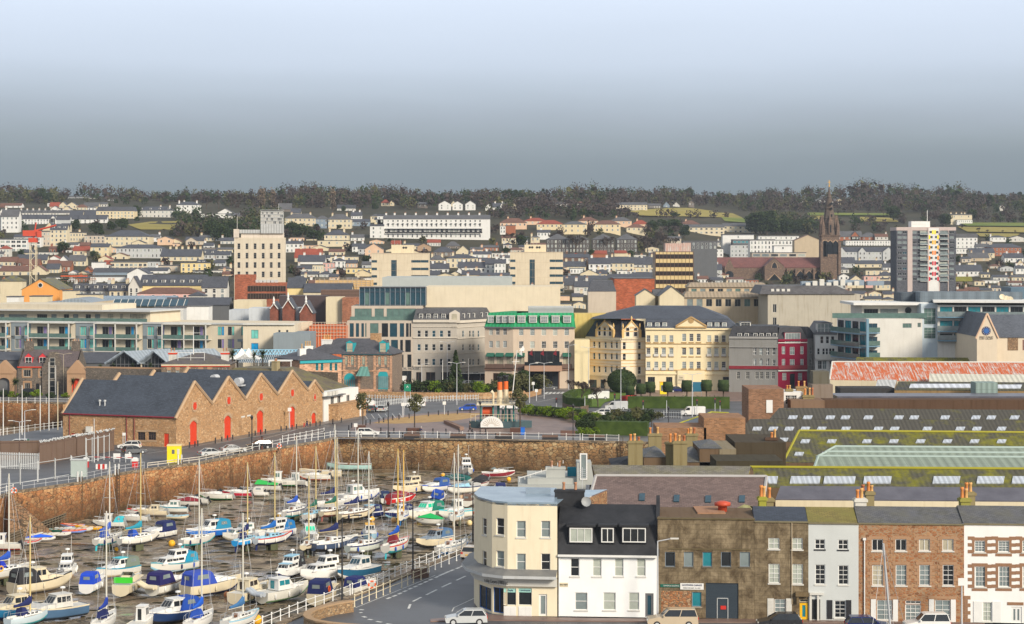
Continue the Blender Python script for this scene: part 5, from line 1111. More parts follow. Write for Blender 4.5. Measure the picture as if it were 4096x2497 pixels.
def row_right():
 use(qu);b=fb2(qu,2040,2180,392,500,14,su((.46,.38,.26),.5),'narrow drab stone house with blue shopfront, beside the yellow hotel','shop_building','shop',('m',slate(qt,moss=.7)),75,wns=[((2081,2137),(458,553,655),1.4,2.4,'sash',(qv,qd,qz))])
 mb=MB();u0,z1=b.F.lo(2062,740);u1,z0=b.F.lo(2168,762);b.F.band(z0,z1-z0,.15,pt((.02,.12,.42)),'shop_fascia',u0,u1);dmr(b.ro,b.W*.5,.6,b.H+.4,2.6,2.3,3,pt(qo),slate(qt),stl=qe)
 D=496;use(qx2);rm=slate((.045,.045,.05))
 gm=su((.25,.245,.23),.3);b=bb('public_house','grey Victorian public house with black mansard and white framed dormers','pub',-180,240,440,D+2,14,D1=D);F=b.F
 F.wns((38,93,150,206),(548,650),1.25,2.6,stl='cross',gl=(qv,qd));use(qu);F.wns((2187,2240,2297),(550,640),1.25,2.6,stl='cross',gl=(qv,qd));use(qx2)
 F.wns((60,100,150,200,-20,-100),(755,),1.4,2.6,stl=qe,gl=qd,fm=qo);F.wl(gm);shl(b,gm,'f')
 for y,h in((700,.8),(440,.5),(515,.15),(675,.2)):F.band(F.lo(0,y)[1],h,.3,su((.34,.33,.31))if h<.7 else pt('maroon'))
 h=ZA(335,D)-b.zt;mb=MB();mb.fr((-.1,b.W+.1,-.1,14),(.8,b.W-.2,1.5,13),b.H+.2,b.H+h);mb.mk(qr,rm,b.ro)
 for x in(45,98,157,213,-30,-90):u,z=F.lo(x,415);dmr(b.ro,u,.2,z-1.1,1.1,1.8,2,pt(qo),rm)
 mm=su((.24,.012,.04),.15);b=bb('public_house','dark crimson corner public house with grey centre bay','pub',240,490,452,D,14,D1=D+1.5);F=b.F
 F.wns((288,446),(540,648),1.3,2.7,stl='cross',gl=qv);F.wns((363,),(545,650),1.9,2.8,stl='cross',gl=(qd,qv));u0,u1,z0,z1=F.re(342,742,387,830);F.win(u0,u1,.1,z1,qi,qd,'maroon')
 F.wns((295,430),(765,),1.6,2.6,stl=qe,gl=qv,fm=qo);F.wl(mm);shl(b,mm,'f')
 for y,h,m in((700,.9,pt('maroon')),(462,.5,mm),(478,.2,pt(qo)),(720,.3,pt(qo))):F.band(F.lo(300,y)[1],h,.3,m)
 h=ZA(345,D)-b.zt;mb=MB();mb.fr((-.1,b.W+.1,-.1,14),(1,b.W-1,1.8,13),b.H+.2,b.H+h);mb.mk(qr,rm,b.ro)
 u,z=F.lo(365,432);dmr(b.ro,u,-.1,z-1.5,4.2,2.8,3,pt((.40,.02,.07)),rm,stl='many',gl=qv)
 b=fb2(qx2,490,570,440,D+3,14,su((.27,.265,.25),.3),'grey return bay of the corner public house','public_house','pub',('m',rm),100,D1=D+6,wns=[((524,),(540,645,745),1.4,2.6,'cross',(qv,qd))])
 b=fb2(qx2,560,750,405,D+2,14,su(qw,.2),'white balconied guest house with grey mansard','guest_house','guest house',('m',slate(qt)),105,wns=[((617,665,710,738),(450,),1.2,2.6,'sash',qd),((588,632,660,690,715,738),(550,),1.0,2.2,'sash',qd),((600,640,700),(665,),1.5,3.0,'cross',(qv,qd))])
 for x in(610,672):u,z=b.F.lo(x,350);dmr(b.ro,u,.2,z-1.2,2.0,2.4,2,pt(ql),slate(qt),gl=qv)
 F=b.F;mb=MB();z=F.lo(600,608)[1];mb.bx2(0,b.W,-1.3,0,z-.3,z);mb.bx2(0,b.W,-1.3,-1.22,z,z+1);mb.mk('balcony',pt(qo),b.ro)
row_right()
def yacht_hotel():
 use(qx2);D=478;wm=su((.68,.66,.60),.2);bl=pt((.16,.28,.36),.4)
 b=bb('hotel','modern white hotel block with blue steel corner balconies and glazed penthouse','hotel',1000,1480,268,D,22,D1=D+1);F=b.F;L=Fac(b.ro,A(748,0,D+16)[:2],A(1000,0,D)[:2],0,b.zt)
 for xa,ya,xb,yb in((1310,308,1388,348),(1438,305,1466,342)):F.win(*F.re(xa,ya,xb,yb),'triple','green','grey')
 for y in(335,450,565):u0,u1,z0,z1=F.re(1008,y-25,1092,y+55);F.win(u0,u1,z0,z1,qp,qz,qg)
 for y in(315,430,545):
  for k in rg2(4):u0=L.W*k/4;L.win(u0+.4,u0+L.W/4-.3,L.lo(870,y+55)[1],L.lo(870,y-28)[1],qp,'teal' if k%2 else qd,qn)
 F.wl(wm);L.wl(wm);shl(b,wm,'f')
 for y in(385,500,600):
  for FF,a,c in((L,0,L.W),(F,0,F.lo(1100,0)[0])):
   z=FF.lo(1050 if FF is F else 870,y)[1];mb=MB();mb.bx2(a,c,-1.8,0,z-.25,z,0);mb.bx2(a,c,-1.8,-1.74,z+.1,z+1.2,1);FF.mb(mb,'balcony',[bl,gls('green')])
 mb=MB();mb.bx2(-.5,.1,-2,-1.5,0,b.H);mb.mk('corner_column',bl,b.ro)
 c=bb('penthouse','glazed white penthouse with wide flat canopy roof on the modern hotel','penthouse',960,1480,150,D+6,16,zb=b.zt);F=c.F
 u0,u1,z0,z1=F.re(1118,185,1270,262);F.win(u0,u1,.2,z1,'many',qv,qg);F.win(.5,F.lo(1100,0)[0],.2,z1,'many',qd,qg);F.wl(wm);shl(c,wm,'f')
 mb=MB();mb.tub((F.lo(1358,0)[0],-.1,F.lo(1358,197)[1]),(F.lo(1358,0)[0],.05,F.lo(1358,197)[1]),.8,14);mb.mk('porthole',gls(qd),c.ro)
 mb=MB();mb.bx2(-2.5,c.W+1,-3,17,c.H,c.H+.6);mb.mk('canopy_roof',su(qw,.2),c.ro);mb=MB();mb.bx2(-8,c.W,-5.3,-5.25,.1,1.3);mb.mk('glass_balustrade',gls('green'),c.ro)
 d=bb('stair_tower','pale blue-grey stair tower with two glass block panels','tower',1470,1610,140,D+1,18);F=d.F;cm=su((.52,.60,.64),.2)
 for ya,yb in((178,318),(345,440)):u0,u1,z0,z1=F.re(1493,ya,1595,yb);F.win(u0,u1,z0,z1,qe,'green',ql)
 F.wl(cm);shl(d,cm,'f')
 e=bb('hotel','long white hotel wing with blue glazed balcony bays','hotel',1610,2420,150,D,20,D1=D-4);F=e.F
 for r,(y0,y1)in en(((165,240),(285,365),(395,450))):
  for k in rg2(7):
   x=1630+k*121;u0,u1,z0,z1=F.re(x,y0,x+108,y1);F.win(u0,u1,z0,z1,'triple',random.choice(('teal',qd,'teal')),qg,deep=True)
 F.wl(wm);shl(e,wm,'f')
 for y in(250,372,452):z=F.lo(1800,y)[1];mb=MB();mb.bx2(0,e.W,-1.5,0,z-.3,z,0);mb.bx2(0,e.W,-1.5,-1.44,z+.1,z+1.2,1);F.mb(mb,'balcony',[bl,gls(qv)])
 z=F.lo(1800,130)[1];mb=MB();mb.bx2(-1,e.W+1,-1.6,20,z,z+.5);mb.mk('roof_slab',su(qw,.2),e.ro)
 z2=ZA(48,D+8);mb=MB();g=bb('plant_screen','long dark blue-grey metal screen on the hotel wing roof','plant screen',1460,2340,40,D+8,10,zb=e.zt);g.F.wl(cg((.13,.16,.18),1.4,c2='bluegrey'));shl(g,cg((.13,.16,.18),1.4,c2='bluegrey'),'f')
 g=bb('plant_screen','darker short metal screen behind the stair tower','plant screen',1300,1465,45,D+14,10,zb=e.zt-2);g.F.wl(cg((.08,.10,.12),1.2));shl(g,cg((.08,.10,.12),1.2),'f')
 fb2(qx2,2240,2460,0,D+12,10,pt((.09,.15,.20)),'tall blue-grey roof plant box beside the satellite dishes','plant_screen','plant screen',zb=e.zt-2)
 mb=MB();k=e.ro
 for x,y in((2165,85),(2170,110),(2203,98),(2233,105)):p=A(x,y,D+5);q=thg('satellite_dish','cream satellite dish on the hotel wing roof','satellite dish',p,group='satellite dishes on the hotel roof');mb=MB();mb.la([(.01,0),(.5,.08),(.75,.25)],(0,0,0),12);o=mb.mk('dish',pt(qc),q);o.rotation_euler=(rd2(65),0,0);mb=MB();mb.tub((0,.2,0),(0,.2,-1.6),.08);mb.mk('mount',pt('grey'),q)
yacht_hotel()
def museum():
 use(qx2);D=455;wm=su((.66,.56,.42),.15);b=bb('museum','cream gabled museum with blue clock and lettering on the gable','museum',1948,2122,420,D,24);F=b.F
 mb=MB();zp=ZA(230,D)-b.zb;mb.fc([(0,0,b.H),(b.W,0,b.H),(b.W/2,0,zp)]);mb.mk('gable_wall',wm,b.ro);F.wl(wm);shl(b,wm,'f')
 mb=MB();rm=slate((.10,.11,.13));roof_gy(mb,0,b.W,0.05,24,b.H,zp-b.H,.1);mb.mk(qr,rm,b.ro)
 mb=MB()
 for s in(0,b.W):mb.tub((s-(.3 if s==0 else-.3),-.1,b.H-.5),(b.W/2,-.1,zp+.2),.22,5)
 mb.mk('gable_coping',su('peach'),b.ro)
 u,z=F.lo(2028,373);mb=MB();mb.tub((u,-.12,z),(u,.0,z),1.0,20,0);mb.tub((u,-.15,z),(u,-.1,z),.6,16,1)
 for k in rg2(12):a=k*pi/6;mb.bx2(u+.8*cos(a)-.07,u+.8*cos(a)+.07,-.14,-.11,z+.8*sin(a)-.07,z+.8*sin(a)+.07,2)
 mb.mk('clock',[pt(qn),pt((.03,.12,.35)),pt(qo)],b.ro)
 txo(b.ro,'JERSEY MUSEUM',(u,-.05,F.lo(0,427)[1]),.48,pt(qk),sx=.9);txo(b.ro,'& ART GALLERY',(u,-.05,F.lo(0,442)[1]),.48,pt(qk),sx=.9)
 e=bb('museum_wing','cream museum wing with steep slate roof running to the right edge','museum',2120,2520,425,D+6,14);F=e.F;F.win(*F.re(2232,480,2265,508),qe,qv);F.win(*F.re(2340,450,2352,540),qp,qd,'maroon');F.wl(wm);shl(e,wm,'f');mb=MB();h=ZA(240,D+12)-e.zt;roof_gx(mb,-4,e.W,0,14,e.H,h);mb.mk(qr,rm,e.ro)
 u0,z1=F.lo(2212,425);u1,z0=F.lo(2300,540);mb=MB();mb.bx2(u0,u1,-.08,0,z0,z1);mb.mk('stone_panel',stone((.36,.22,.12),(.26,.16,.09),(.42,.28,.16),.4),e.ro)
museum()
for a in((600,900,975,690,14,slate(qs),'long slate roofed market hall beside the small yellow house',0),(335,490,1010,660,9,su('yellow'),'small yellow house with steep slate roof and white gablet',190),(480,905,1052,655,12,su(qc),'plain slate roofed range behind the brown louvred plant room',165),(635,985,1030,610,8,cg('brown',.5,axis=1),'brown louvred rooftop plant room left of the glass penthouse',0),(260,690,1082,600,9,pt((.07,.05,.05)),'dark brown glazed office storey above the red gables',0),(680,830,1095,590,9,su(qc),'blank cream stair wall between brown offices',0),(825,990,1100,588,9,brick(),'small red brick roof building with air units',0),(-10,440,1192,556,10,su((.55,.58,.60)),'pale blue-grey blank store wall behind the hotel wing',0)):fb2('A2',*a[:5],a[5],a[6],'roof_building',qj,('g',slate(qs))if a[7]else None,a[7]*.45)
for x0,x1,y,yt,lb in((178,250,1200,1120,'small red gable with white finial'),(290,395,1195,1085,'tall red gable with white finial behind the hotel'),(445,560,1235,1110,'red gable with white finial nearest the stone offices')):
 b=fb2('A2',x0,x1,y,552,9,brick((.20,.05,.03)),lb,'gabled_house','house',('f',slate(qs)),y-yt-20);mb=MB();h=(y-yt)/2.24*552/FP;[mb.tub((u,-.3,b.H),(b.W/2,-.3,b.H+h-1),.12,5)for u in(0,b.W)];mb.la([(.4,h-1),(.2,h-.4),(.35,h),(.05,h+1)],(b.W/2,-.3,b.H),7);mb.mk('white_coping',pt(qw),b.ro)
fb2('A1',2095,2352,1122,600,10,su(qc),'blank cream roof box below the red brick wing','roof_building',qj);fb2(qf,1965,2360,192,570,10,su((.48,.51,.54)),'pale blue-grey blank block behind the hotel terrace','roof_building',qj)
WST=stone((.56,.32,.15),(.44,.25,.12),(.66,.43,.24),.5,(.30,.19,.10));WCO=su((.46,.32,.20),.4);RDOOR=pt((.62,.05,.015),.5)
def left_hotel():
 use(qf);wm=su((.66,.58,.44),.25);gp=su((.25,.29,.31),.2);D=540
 b=bb('waterfront_hotel','long cream and grey waterfront hotel with coloured window panels and balconies','hotel',-120,2400,291,D,24,D1=518);F=b.F;zt=lambda y,x=1200:F.lo(x,y)[1]
 cc=dict(p='mauve',b='bluep',m='mint');rows=((336,412),(444,522))
 for xs in((130,182),(210,258),(688,742),(770,824),(1266,1322),(1352,1405),(1868,1922),(1955,2010),(2070,2126),(2156,2216)):
  for y0,y1 in rows:
   u0,u1,z0,z1=F.re(xs[0],y0,xs[1],y1);c=random.choice('pbm');w=(u1-u0)
   F.win(u0,u0+w*.62,z0,z1,qp,random.choice((qd,qv,'mint')),qg);F.win(u0+w*.64,u1,z0,z1,qi,cc[c],qg)
 for k,(a,c,col1,col2)in en(((-100,0,'b','p'),(10,85,'b','b'),(318,425,'p','b'),(505,605,'b','m'),(878,985,'p','m'),(1075,1172,'b','m'),(1465,1578,'m','p'),(1662,1765,'p','b'))):
  for(y0,y1),q in zip(rows,(col1,col2)):
   u0,u1,z0,z1=F.re(a,y0,c,y1);w=u1-u0;F.win(u0,u0+w*.48,z0,z1,qp,qd,qg);F.win(u0+w*.5,u0+w*.78,z0,z1,qi,cc[q],qg);F.win(u0+w*.8,u1,z0,z1,qi,qd,qg)
 for k in rg2(7):x=-60+k*170;u0,u1,z0,z1=F.re(x,555,x+140,600);F.win(u0,u1,z0,z1,'many','teal' if k==1 else qd,qg)
 F.wl(wm);shl(b,wm,'f')
 for x0,x1 in((98,265),(652,832),(1228,1412)):
  mb=MB();u0,u1=F.lo(x0,0)[0],F.lo(x1,0)[0]
  for y0,y1 in((300,334),(414,442),(524,545)):mb.bx2(u0,u1,-.12,-.003,F.lo(x0,y1)[1],F.lo(x0,y0)[1])
  w=dict(((98,((98,128),(184,208),(260,265))),(652,((652,686),(744,768),(826,832))),(1228,((1228,1264),(1324,1350),(1407,1412)))))[x0]
  for a,c in w:mb.bx2(F.lo(a,0)[0],F.lo(c,0)[0],-.12,-.003,F.lo(x0,524)[1],F.lo(x0,334)[1])
  F.mb(mb,'grey_panel',gp)
 mb=MB();u0,u1=F.lo(2040,0)[0],F.lo(2360,0)[0];mb.bx2(u0,u1,-.12,-.003,F.lo(2200,545)[1],F.lo(2200,525)[1]);mb.bx2(u0,u1,-.12,-.003,F.lo(2200,478)[1]+.3,F.lo(2200,445)[1]);F.mb(mb,'grey_panel',gp)
 for x0,x1 in((-110,92),(265,645),(830,1225),(1412,1818)):
  u0,u1=F.lo(x0,0)[0],F.lo(x1,0)[0];mb=MB();n=2 if x1-x0>250 else 1
  for k in rg2(n+1):u=u0+(u1-u0)*.92*k/n;mb.bx2(u,u+.3,-2.0,-1.7,0,zt(308))
  for y in(308,437,548):mb.bx2(u0,u1,-2.0,-.02,zt(y)-.2,zt(y))
  f=F.mb(mb,'balcony_frame',pt(qo))
  for y in(437,548):
   mb=MB();mb.bx2(u0+.4,u1-.2,-1.9,-1.85,zt(y)+.05,zt(y)+1.1);F.mb(mb,'balustrade',gls('green'))
 F.band(F.H-.2,.45,.35,su(ql),'roof_edge')
 c=bb('hotel_penthouse','set-back cream penthouse storey of the waterfront hotel with curved grey roof','hotel',-120,1290,196,D+4,18,D1=530,zb=b.zt);F=c.F
 for a,q in((0,38),(75,230),(318,405),(440,485),(548,592),(627,672),(735,780),(815,860),(925,972),(1032,1055),(1117,1250)):u0,u1,z0,z1=F.re(a,230,q,298);F.win(u0,u1,.15,z1,qp if q-a<60 else 'many',random.choice((qd,qv,qc)),qg)
 F.wl(wm);shl(c,wm,'f');mb=MB();mb.bx2(-1,c.W+1,-2.2,18,c.H,c.H+.4);mb.bx2(-1,F.lo(900,0)[0],-1.5,18,c.H+.4,c.H+1.8,1);mb.mk(qr,[su(ql),wm],c.ro)
 mb=MB();mb.bx2(0,c.W,-1.9,-1.85,0,1.1);mb.mk('balustrade',gls('green'),c.ro)
 for x0,x1,y0,nm,m,lb in((400,860,95,'curved_roof',cg('bluegrey',.5,c2=ql),'pale blue-grey barrel roof arching over the hotel'),(560,1420,118,'curved_roof',su('sand'),'broad shallow sand coloured roof behind the hotel'),(290,430,130,'curved_roof',cg('bluegrey',.5),'small arched roof with green glazed end')):
  pa,pb=A(x0,165,566),A(x1,165,566);r=thg(nm,lb,qr,pa);w=pb.x-pa.x;h=(165-y0)/2.1455*566/FP;mb=MB();n=12;P=[(w*k/n,h*sin(pi*k/n))for k in rg2(n+1)]
  mb.side(P+[(w,-6),(0,-6)],0,22,0);mb.mk('roof_shell',m,r)
 mb=MB();r=thg('rooflight','tilted dark ridge rooflight on the shallow sand roof','rooflight',A(960,165,560));mb.bx2(0,21,0,4,0,.3);o=mb.mk('glazing',gls(qz),r);o.rotation_euler=(rd2(25),0,0);mb=MB();[mb.bx2(k*2,k*2+.15,-.05,4.05,-.2,.4)for k in rg2(11)];o=mb.mk('bars',pt(qo),r);o.rotation_euler=(rd2(25),0,0)
 use(qh);b=bb('hotel_wing','end wing of the waterfront hotel with terrace and wide grey framed window','hotel',-60,385,318,516,16);F=b.F
 for a,q in((10,72),(243,262),(310,328)):F.win(*F.re(a,365,q,440),qp,'mint' if a<50 else qd,qg)
 F.win(*F.re(10,478,72,545),qp,'bluep',qg);F.wl(wm);shl(b,wm,'f');F.band(F.H-.1,.35,.6,su(qo),'roof_edge')
 b=fb2(qh,200,515,395,508,16,gp,'dark grey end block of the waterfront hotel behind glass roof','hotel_wing','hotel',wns=[((315,),(515,),13.5,3.8,'many',qd,dict(fm=qg))])
left_hotel()
def custom_house():
 use(qf);D=492;sm=stone((.20,.17,.14),(.14,.12,.10),(.27,.22,.17),.45,(.10,.085,.07));br=su((.40,.25,.15),.3);rm=slate((.12,.095,.095),.4,.25)
 b=bb('custom_house','dark stone custom house with red dormers, stepped centre gable and tall chimneys','house',150,660,683,D,11);F=b.F
 for a,q,y0,y1,st in((203,262,708,765,'triple'),(342,362,712,765,'sash'),(443,470,705,768,'sash'),(212,258,820,880,'triple'),(445,470,822,880,'sash')):u0,u1,z0,z1=F.re(a,y0,q,y1);F.win(u0,u1,z0,z1,st,qd,qo,detail=0);mb=MB();mb.bx2(u0-.4,u1+.4,-.06,-.003,z0-.3,z0-.03);mb.bx2(u0-.4,u1+.4,-.06,-.003,z1+.05,z1+.5);mb.bx2(u0-.45,u0-.05,-.06,-.003,z0,z1);mb.bx2(u1+.05,u1+.45,-.06,-.003,z0,z1);F.mb(mb,'window_surround',br)
 u0,u1,z0,z1=F.re(306,825,338,915);F.win(u0,u1,max(.05,z0),z1,qi,qd,'brown');F.wl(sm);shl(b,sm,'f')
 h=ZA(548,D)-b.zt;mb=MB();gable_ends(mb,0,b.W,0,11,b.H,h+.6);mb.mk('gable_walls',sm,b.ro);mb=MB();roof_gx(mb,.4,b.W-.4,0,11,b.H,h,.1);mb.mk(qr,rm,b.ro)
 u0,u1=F.lo(365,0)[0],F.lo(542,0)[0];zp=F.lo(0,565)[1];mb=MB();P=[(u0,0),(u1,0),(u1,b.H+.3)];n=5;m_=(u0+u1)/2
 for k in rg2(n):P+=[(u1-(u1-m_-.8)*(k+1)/n,b.H+.3+(zp-b.H)*k/n),(u1-(u1-m_-.8)*(k+1)/n,b.H+.3+(zp-b.H)*(k+1)/n)]
 for k in rg2(n-1,-1,-1):P+=[(u0+(u1-m_-.8)*(k+1)/n,b.H+.3+(zp-b.H)*(k+1)/n),(u0+(u1-m_-.8)*(k+1)/n,b.H+.3+(zp-b.H)*k/n)]
 P+=[(u0,b.H+.3)];mb.side(P,-.5,2.5,0);g=mb.mk('centre_gable',sm,b.ro)
 for y in(628,736,850):kid(wm2(1.3,2.8 if y>650 else 2,'sash',qd,qo),qy,g,(m_-.65,-.56,F.lo(455,y)[1]-1.3))
 for x in(235,357):u,z=F.lo(x,640);d=dmr(b.ro,u,1.2,z-1.0,1.9,2.2,3,pt((.62,.04,.05)),rm,kd='g',rh=.9)
 mb=MB();mb.bx2(0,F.lo(360,0)[0],-.35,-.1,b.H-.15,b.H+.1);mb.mk('gutter',RDOOR,b.ro)
 for x in(205,610):chm(b.ro,F.lo(x,0)[0],5.5,b.H+2,F.lo(x,468)[1],2.1,1.1,sm,3)
 for x0,x1,red in((575,735,1),(-60,122,0)):
  use(qf);g=bb('gateway',('stone carriage gateway with bright red arched doors' if red else 'stone carriage gateway with dark arch at the picture edge'),'gateway',x0,x1,740,484,2.2);F=g.F;W=g.W;u0,u1=W*.24,W*.78;zs=F.lo(x0,815)[1];mb=MB()
  mb.bx2(0,u0,0,2.2,0,g.H);mb.bx2(u1,W,0,2.2,0,g.H);n=8;m_=(u0+u1)/2;r=(u1-u0)/2;P=[(m_+r*cos(pi*k/n),zs+r*.8*sin(pi*k/n))for k in rg2(n+1)]
  for(a,c),(d,e)in zip(P,P[1:]):mb.fc([(d,0,e),(a,0,c),(a,0,g.H),(d,0,g.H)]);mb.fc([(a,0,c),(d,0,e),(d,2.2,e),(a,2.2,c)])
  mb.side([(0,g.H),(W,g.H),(W,g.H+.6),(m_,g.H+3.2),(0,g.H+.6)],-.2,2.4,0);mb.mk('arch',br,g.ro);mb=MB();mb.fc([(u0,.8,0)]+[(u1,.8,0)]+[(a,.8,c)for a,c in P]);mb.mk('doors',RDOOR if red else pt(qg),g.ro)
 sw('yard_wall',[A(735,0,484)*1,A(1390,0,478)],0,7.2,sm,br,.5,lb3='long dark rubble yard wall with sandstone band right of the red gateway')
 sw('terrace_wall',[A(1975,0,470),A(2900,0,452)],0,7.8,stone((.26,.20,.13),(.20,.16,.11),(.32,.25,.17),.5),None,.5,lb3='tall mossy terrace wall below the palm and tent terrace')
custom_house()
for xs_,ya,yb,D_ in(((-200,150),625,590,500),((660,950),650,595,505)):
 use(qf);fb2(qf,xs_[0],xs_[1],ya,D_,14,su(qg),'long low slate shed roof %s the stone custom house'%('left of' if xs_[0]<0 else 'just right of'),'shed','shed',('g',slate(qs)),ya-yb+22)
def pavilion():
 use(qf);D=466;sm=stone((.26,.20,.14),(.20,.15,.11),(.34,.25,.17),.45);b=bb('pavilion','low stone harbour office with hipped slate roof, red trim and two white chimneys',qj,1385,1975,660,D,14);F=b.F
 for x in(1450,1524,1618,1722,1798):u0,u1,z0,z1=F.re(x-15,692,x+15,762);F.win(u0,u1,z0,z1,'sash',qv if x<1750 else qd,qo);mb=MB();mb.tub(((u0+u1)/2,-.05,z1),((u0+u1)/2,.0,z1),(u1-u0)*.72,12);mb.mk('arch_surround',su((.42,.26,.16)),b.ro)
 for x in(1880,1913,1947):F.win(*F.re(x-6,690,x+6,740),'sash',qd,qo)
 F.wl(sm);shl(b,sm,'f');F.band(b.H-.35,.4,.3,su(qc),'eaves');F.band(b.H-.55,.2,.22,RDOOR,'red_band');mb=MB();roof_hip(mb,0,b.W,0,14,b.H+.1,ZA(578,D)-b.zt);mb.mk(qr,slate((.11,.095,.10),.4,.25,.2),b.ro)
 for x in(1455,1908):
  c=chm(b.ro,F.lo(x,0)[0],4.5,b.H,F.lo(x,560)[1],1.7,1.2,su(qo),2,ph=.9);mb=MB();u=F.lo(x,0)[0];z=F.lo(x,575)[1];mb.bx2(u-1,u+1,3.8,5.2,z-.2,z+.15);mb.mk('red_cap',RDOOR,c)
 mb=MB();u=F.lo(1625,0)[0];mb.tub((u,6,b.H),(u,6,F.lo(1625,345)[1]),.14,6,r2=.07);mb.tub((u-1.7,6,F.lo(1625,400)[1]),(u+1.7,6,F.lo(1625,400)[1]),.05);mb.mk('flagpole',pt(qw),b.ro);mb=MB()
 for x in(-3,0,3.2):mb.tub((u+x,2,b.H),(u+x,2,b.H+2.6),.06)
 mb.tub((u-3,2,b.H+2.6),(u+3.2,2,b.H+2.6),.06);mb.tub((u-3,2,b.H+1.4),(u+3.2,2,b.H+1.4),.06);mb.mk('roof_guardrail',pt(qw),b.ro)
pavilion()
def glass_barn():
 use(qf);D=495;r=thg('glazed_hall','black glazed hall with twin grey metal gable roofs and palms in front','hall',A(920,0,D));r.location.z=0;X=lambda x:XA(x,D)-r.location.x;Z=lambda y:ZA(y,D);rm=cg('bluegrey',.6,c2=ql)
 for a,p,q in((920,1062,1200),(1200,1318,1440)):
  mb=MB();mb.side([(X(a)+.3,0),(X(q)-.1,0),(X(q)-.1,Z(648)),(X(p),Z(556)),(X(a)+.3,Z(648))],1.5,1.7,0);mb.mk('glazed_gable',gls(qd),r)
  mb=MB();n=8
  for k in rg2(1,n):
   x=X(a)+(X(q)-X(a))*k/n;t=abs(k/n-(p-a)/(q-a));zz=Z(648)+(Z(556)-Z(648))*(1-t/max((p-a)/(q-a),.5));mb.bx2(x-.06,x+.06,1.4,1.5,0,zz)
  mb.bx2(X(a),X(q),1.38,1.5,Z(665),Z(660));mb.mk('glazing_bars',pt(qg),r)
  mb=MB();dx,dy,dz=9 if a<1000 else 13,14,0
  for s,e in(((X(a)-.6,Z(655)),(X(p),Z(548))),((X(p),Z(548)),(X(q)+.2,Z(655)))):
   mb.fc([(s[0],0,s[1]),(e[0],0,e[1]),(e[0]+dx,dy,e[1]),(s[0]+dx,dy,s[1])]);mb.tub((s[0],0,s[1]),(e[0],0,e[1]),.28,4)
  mb.mk(qr,rm,r)
 mb=MB();mb.fc([(X(1320),1,Z(548)),(X(1440),1,Z(655)),(X(1790),15,Z(655)),(X(1720),15,Z(548))]);mb.mk(qr,rm,r)
glass_barn()
def tents():
 use(qf)
 for x,lb in((2075,'first'),(2135,'second')):
  r=thg('tent','white peaked event tent on the palm terrace, beside its twin','tent',A(x,612,478));w=2.8;mb=MB();zt=ZA(520,478)-r.location.z;N=16
  vs=[];P=[(w,0),(w*.62,zt*.22),(w*.3,zt*.5),(w*.1,zt*.85),(.03,zt)]
  for rr,z in P:
   for k in rg2(4):vs.append((rr*(1 if k in(0,3)else-1),rr*(1 if k<2 else-1),z))
  mb.mesh(vs,[(i*4+k,i*4+(k+1)%4,i*4+4+(k+1)%4,i*4+4+k)for i in rg2(4)for k in rg2(4)]);mb.mk('canopy',pt(qw,.7),r)
  for sx in(-w+.1,w-.1):mb=MB();mb.tub((sx,-w+.1,-4),(sx,-w+.1,0),.06);mb.mk('pole',pt(qw),r)
 use(qh);r=thg('glass_roof','long blue glass roof with triangular trusses in front of hotel','glass roof',A(-180,610,486));mb=MB();w=XA(470,486)-XA(-180,486);h=60/2.1455*486/FP
 mb.side([(0,-1),(8,h*.45),(8,-1)],0,w,0,x=False);mb.mk('glazing',gls(qz),r);mb=MB();n=22
 for k in rg2(n):x=w*k/n;mb.tub((x,6,h*.4),(x+w/n/2,7,h),.1,4);mb.tub((x+w/n/2,7,h),(x+w/n,6,h*.4),.1,4)
 mb.tub((0,7,h),(w,7,h),.14,4);mb.tub((0,6,h*.4),(w,6,h*.4),.14,4);mb.mk('truss',pt('sky'),r)
 mb=MB();
 for k in rg2(40):x=w*k/39;mb.tub((x,0,-1),(x,6,h*.35),.06,3)
 mb.mk('glazing_bars',pt(ql),r)
 r=thg('pergola','white flat pergola frame on the terrace','pergola',A(160,700,468));mb=MB();w=XA(348,468)-XA(160,468);z=65/2.1455*468/FP
 for x in(0,w*.35,w):mb.bx2(x,x+.2,0,.2,0,z)
 mb.bx2(0,w+.2,0,3,z,z+.25);mb.mk('frame',pt(qw),r)
 sw('terrace_floor',[A(-60,0,466),A(420,0,462)],0,7.6,su('grey'),None,.4,lb3='dark upper terrace edge behind the mossy roofed building')
tents()
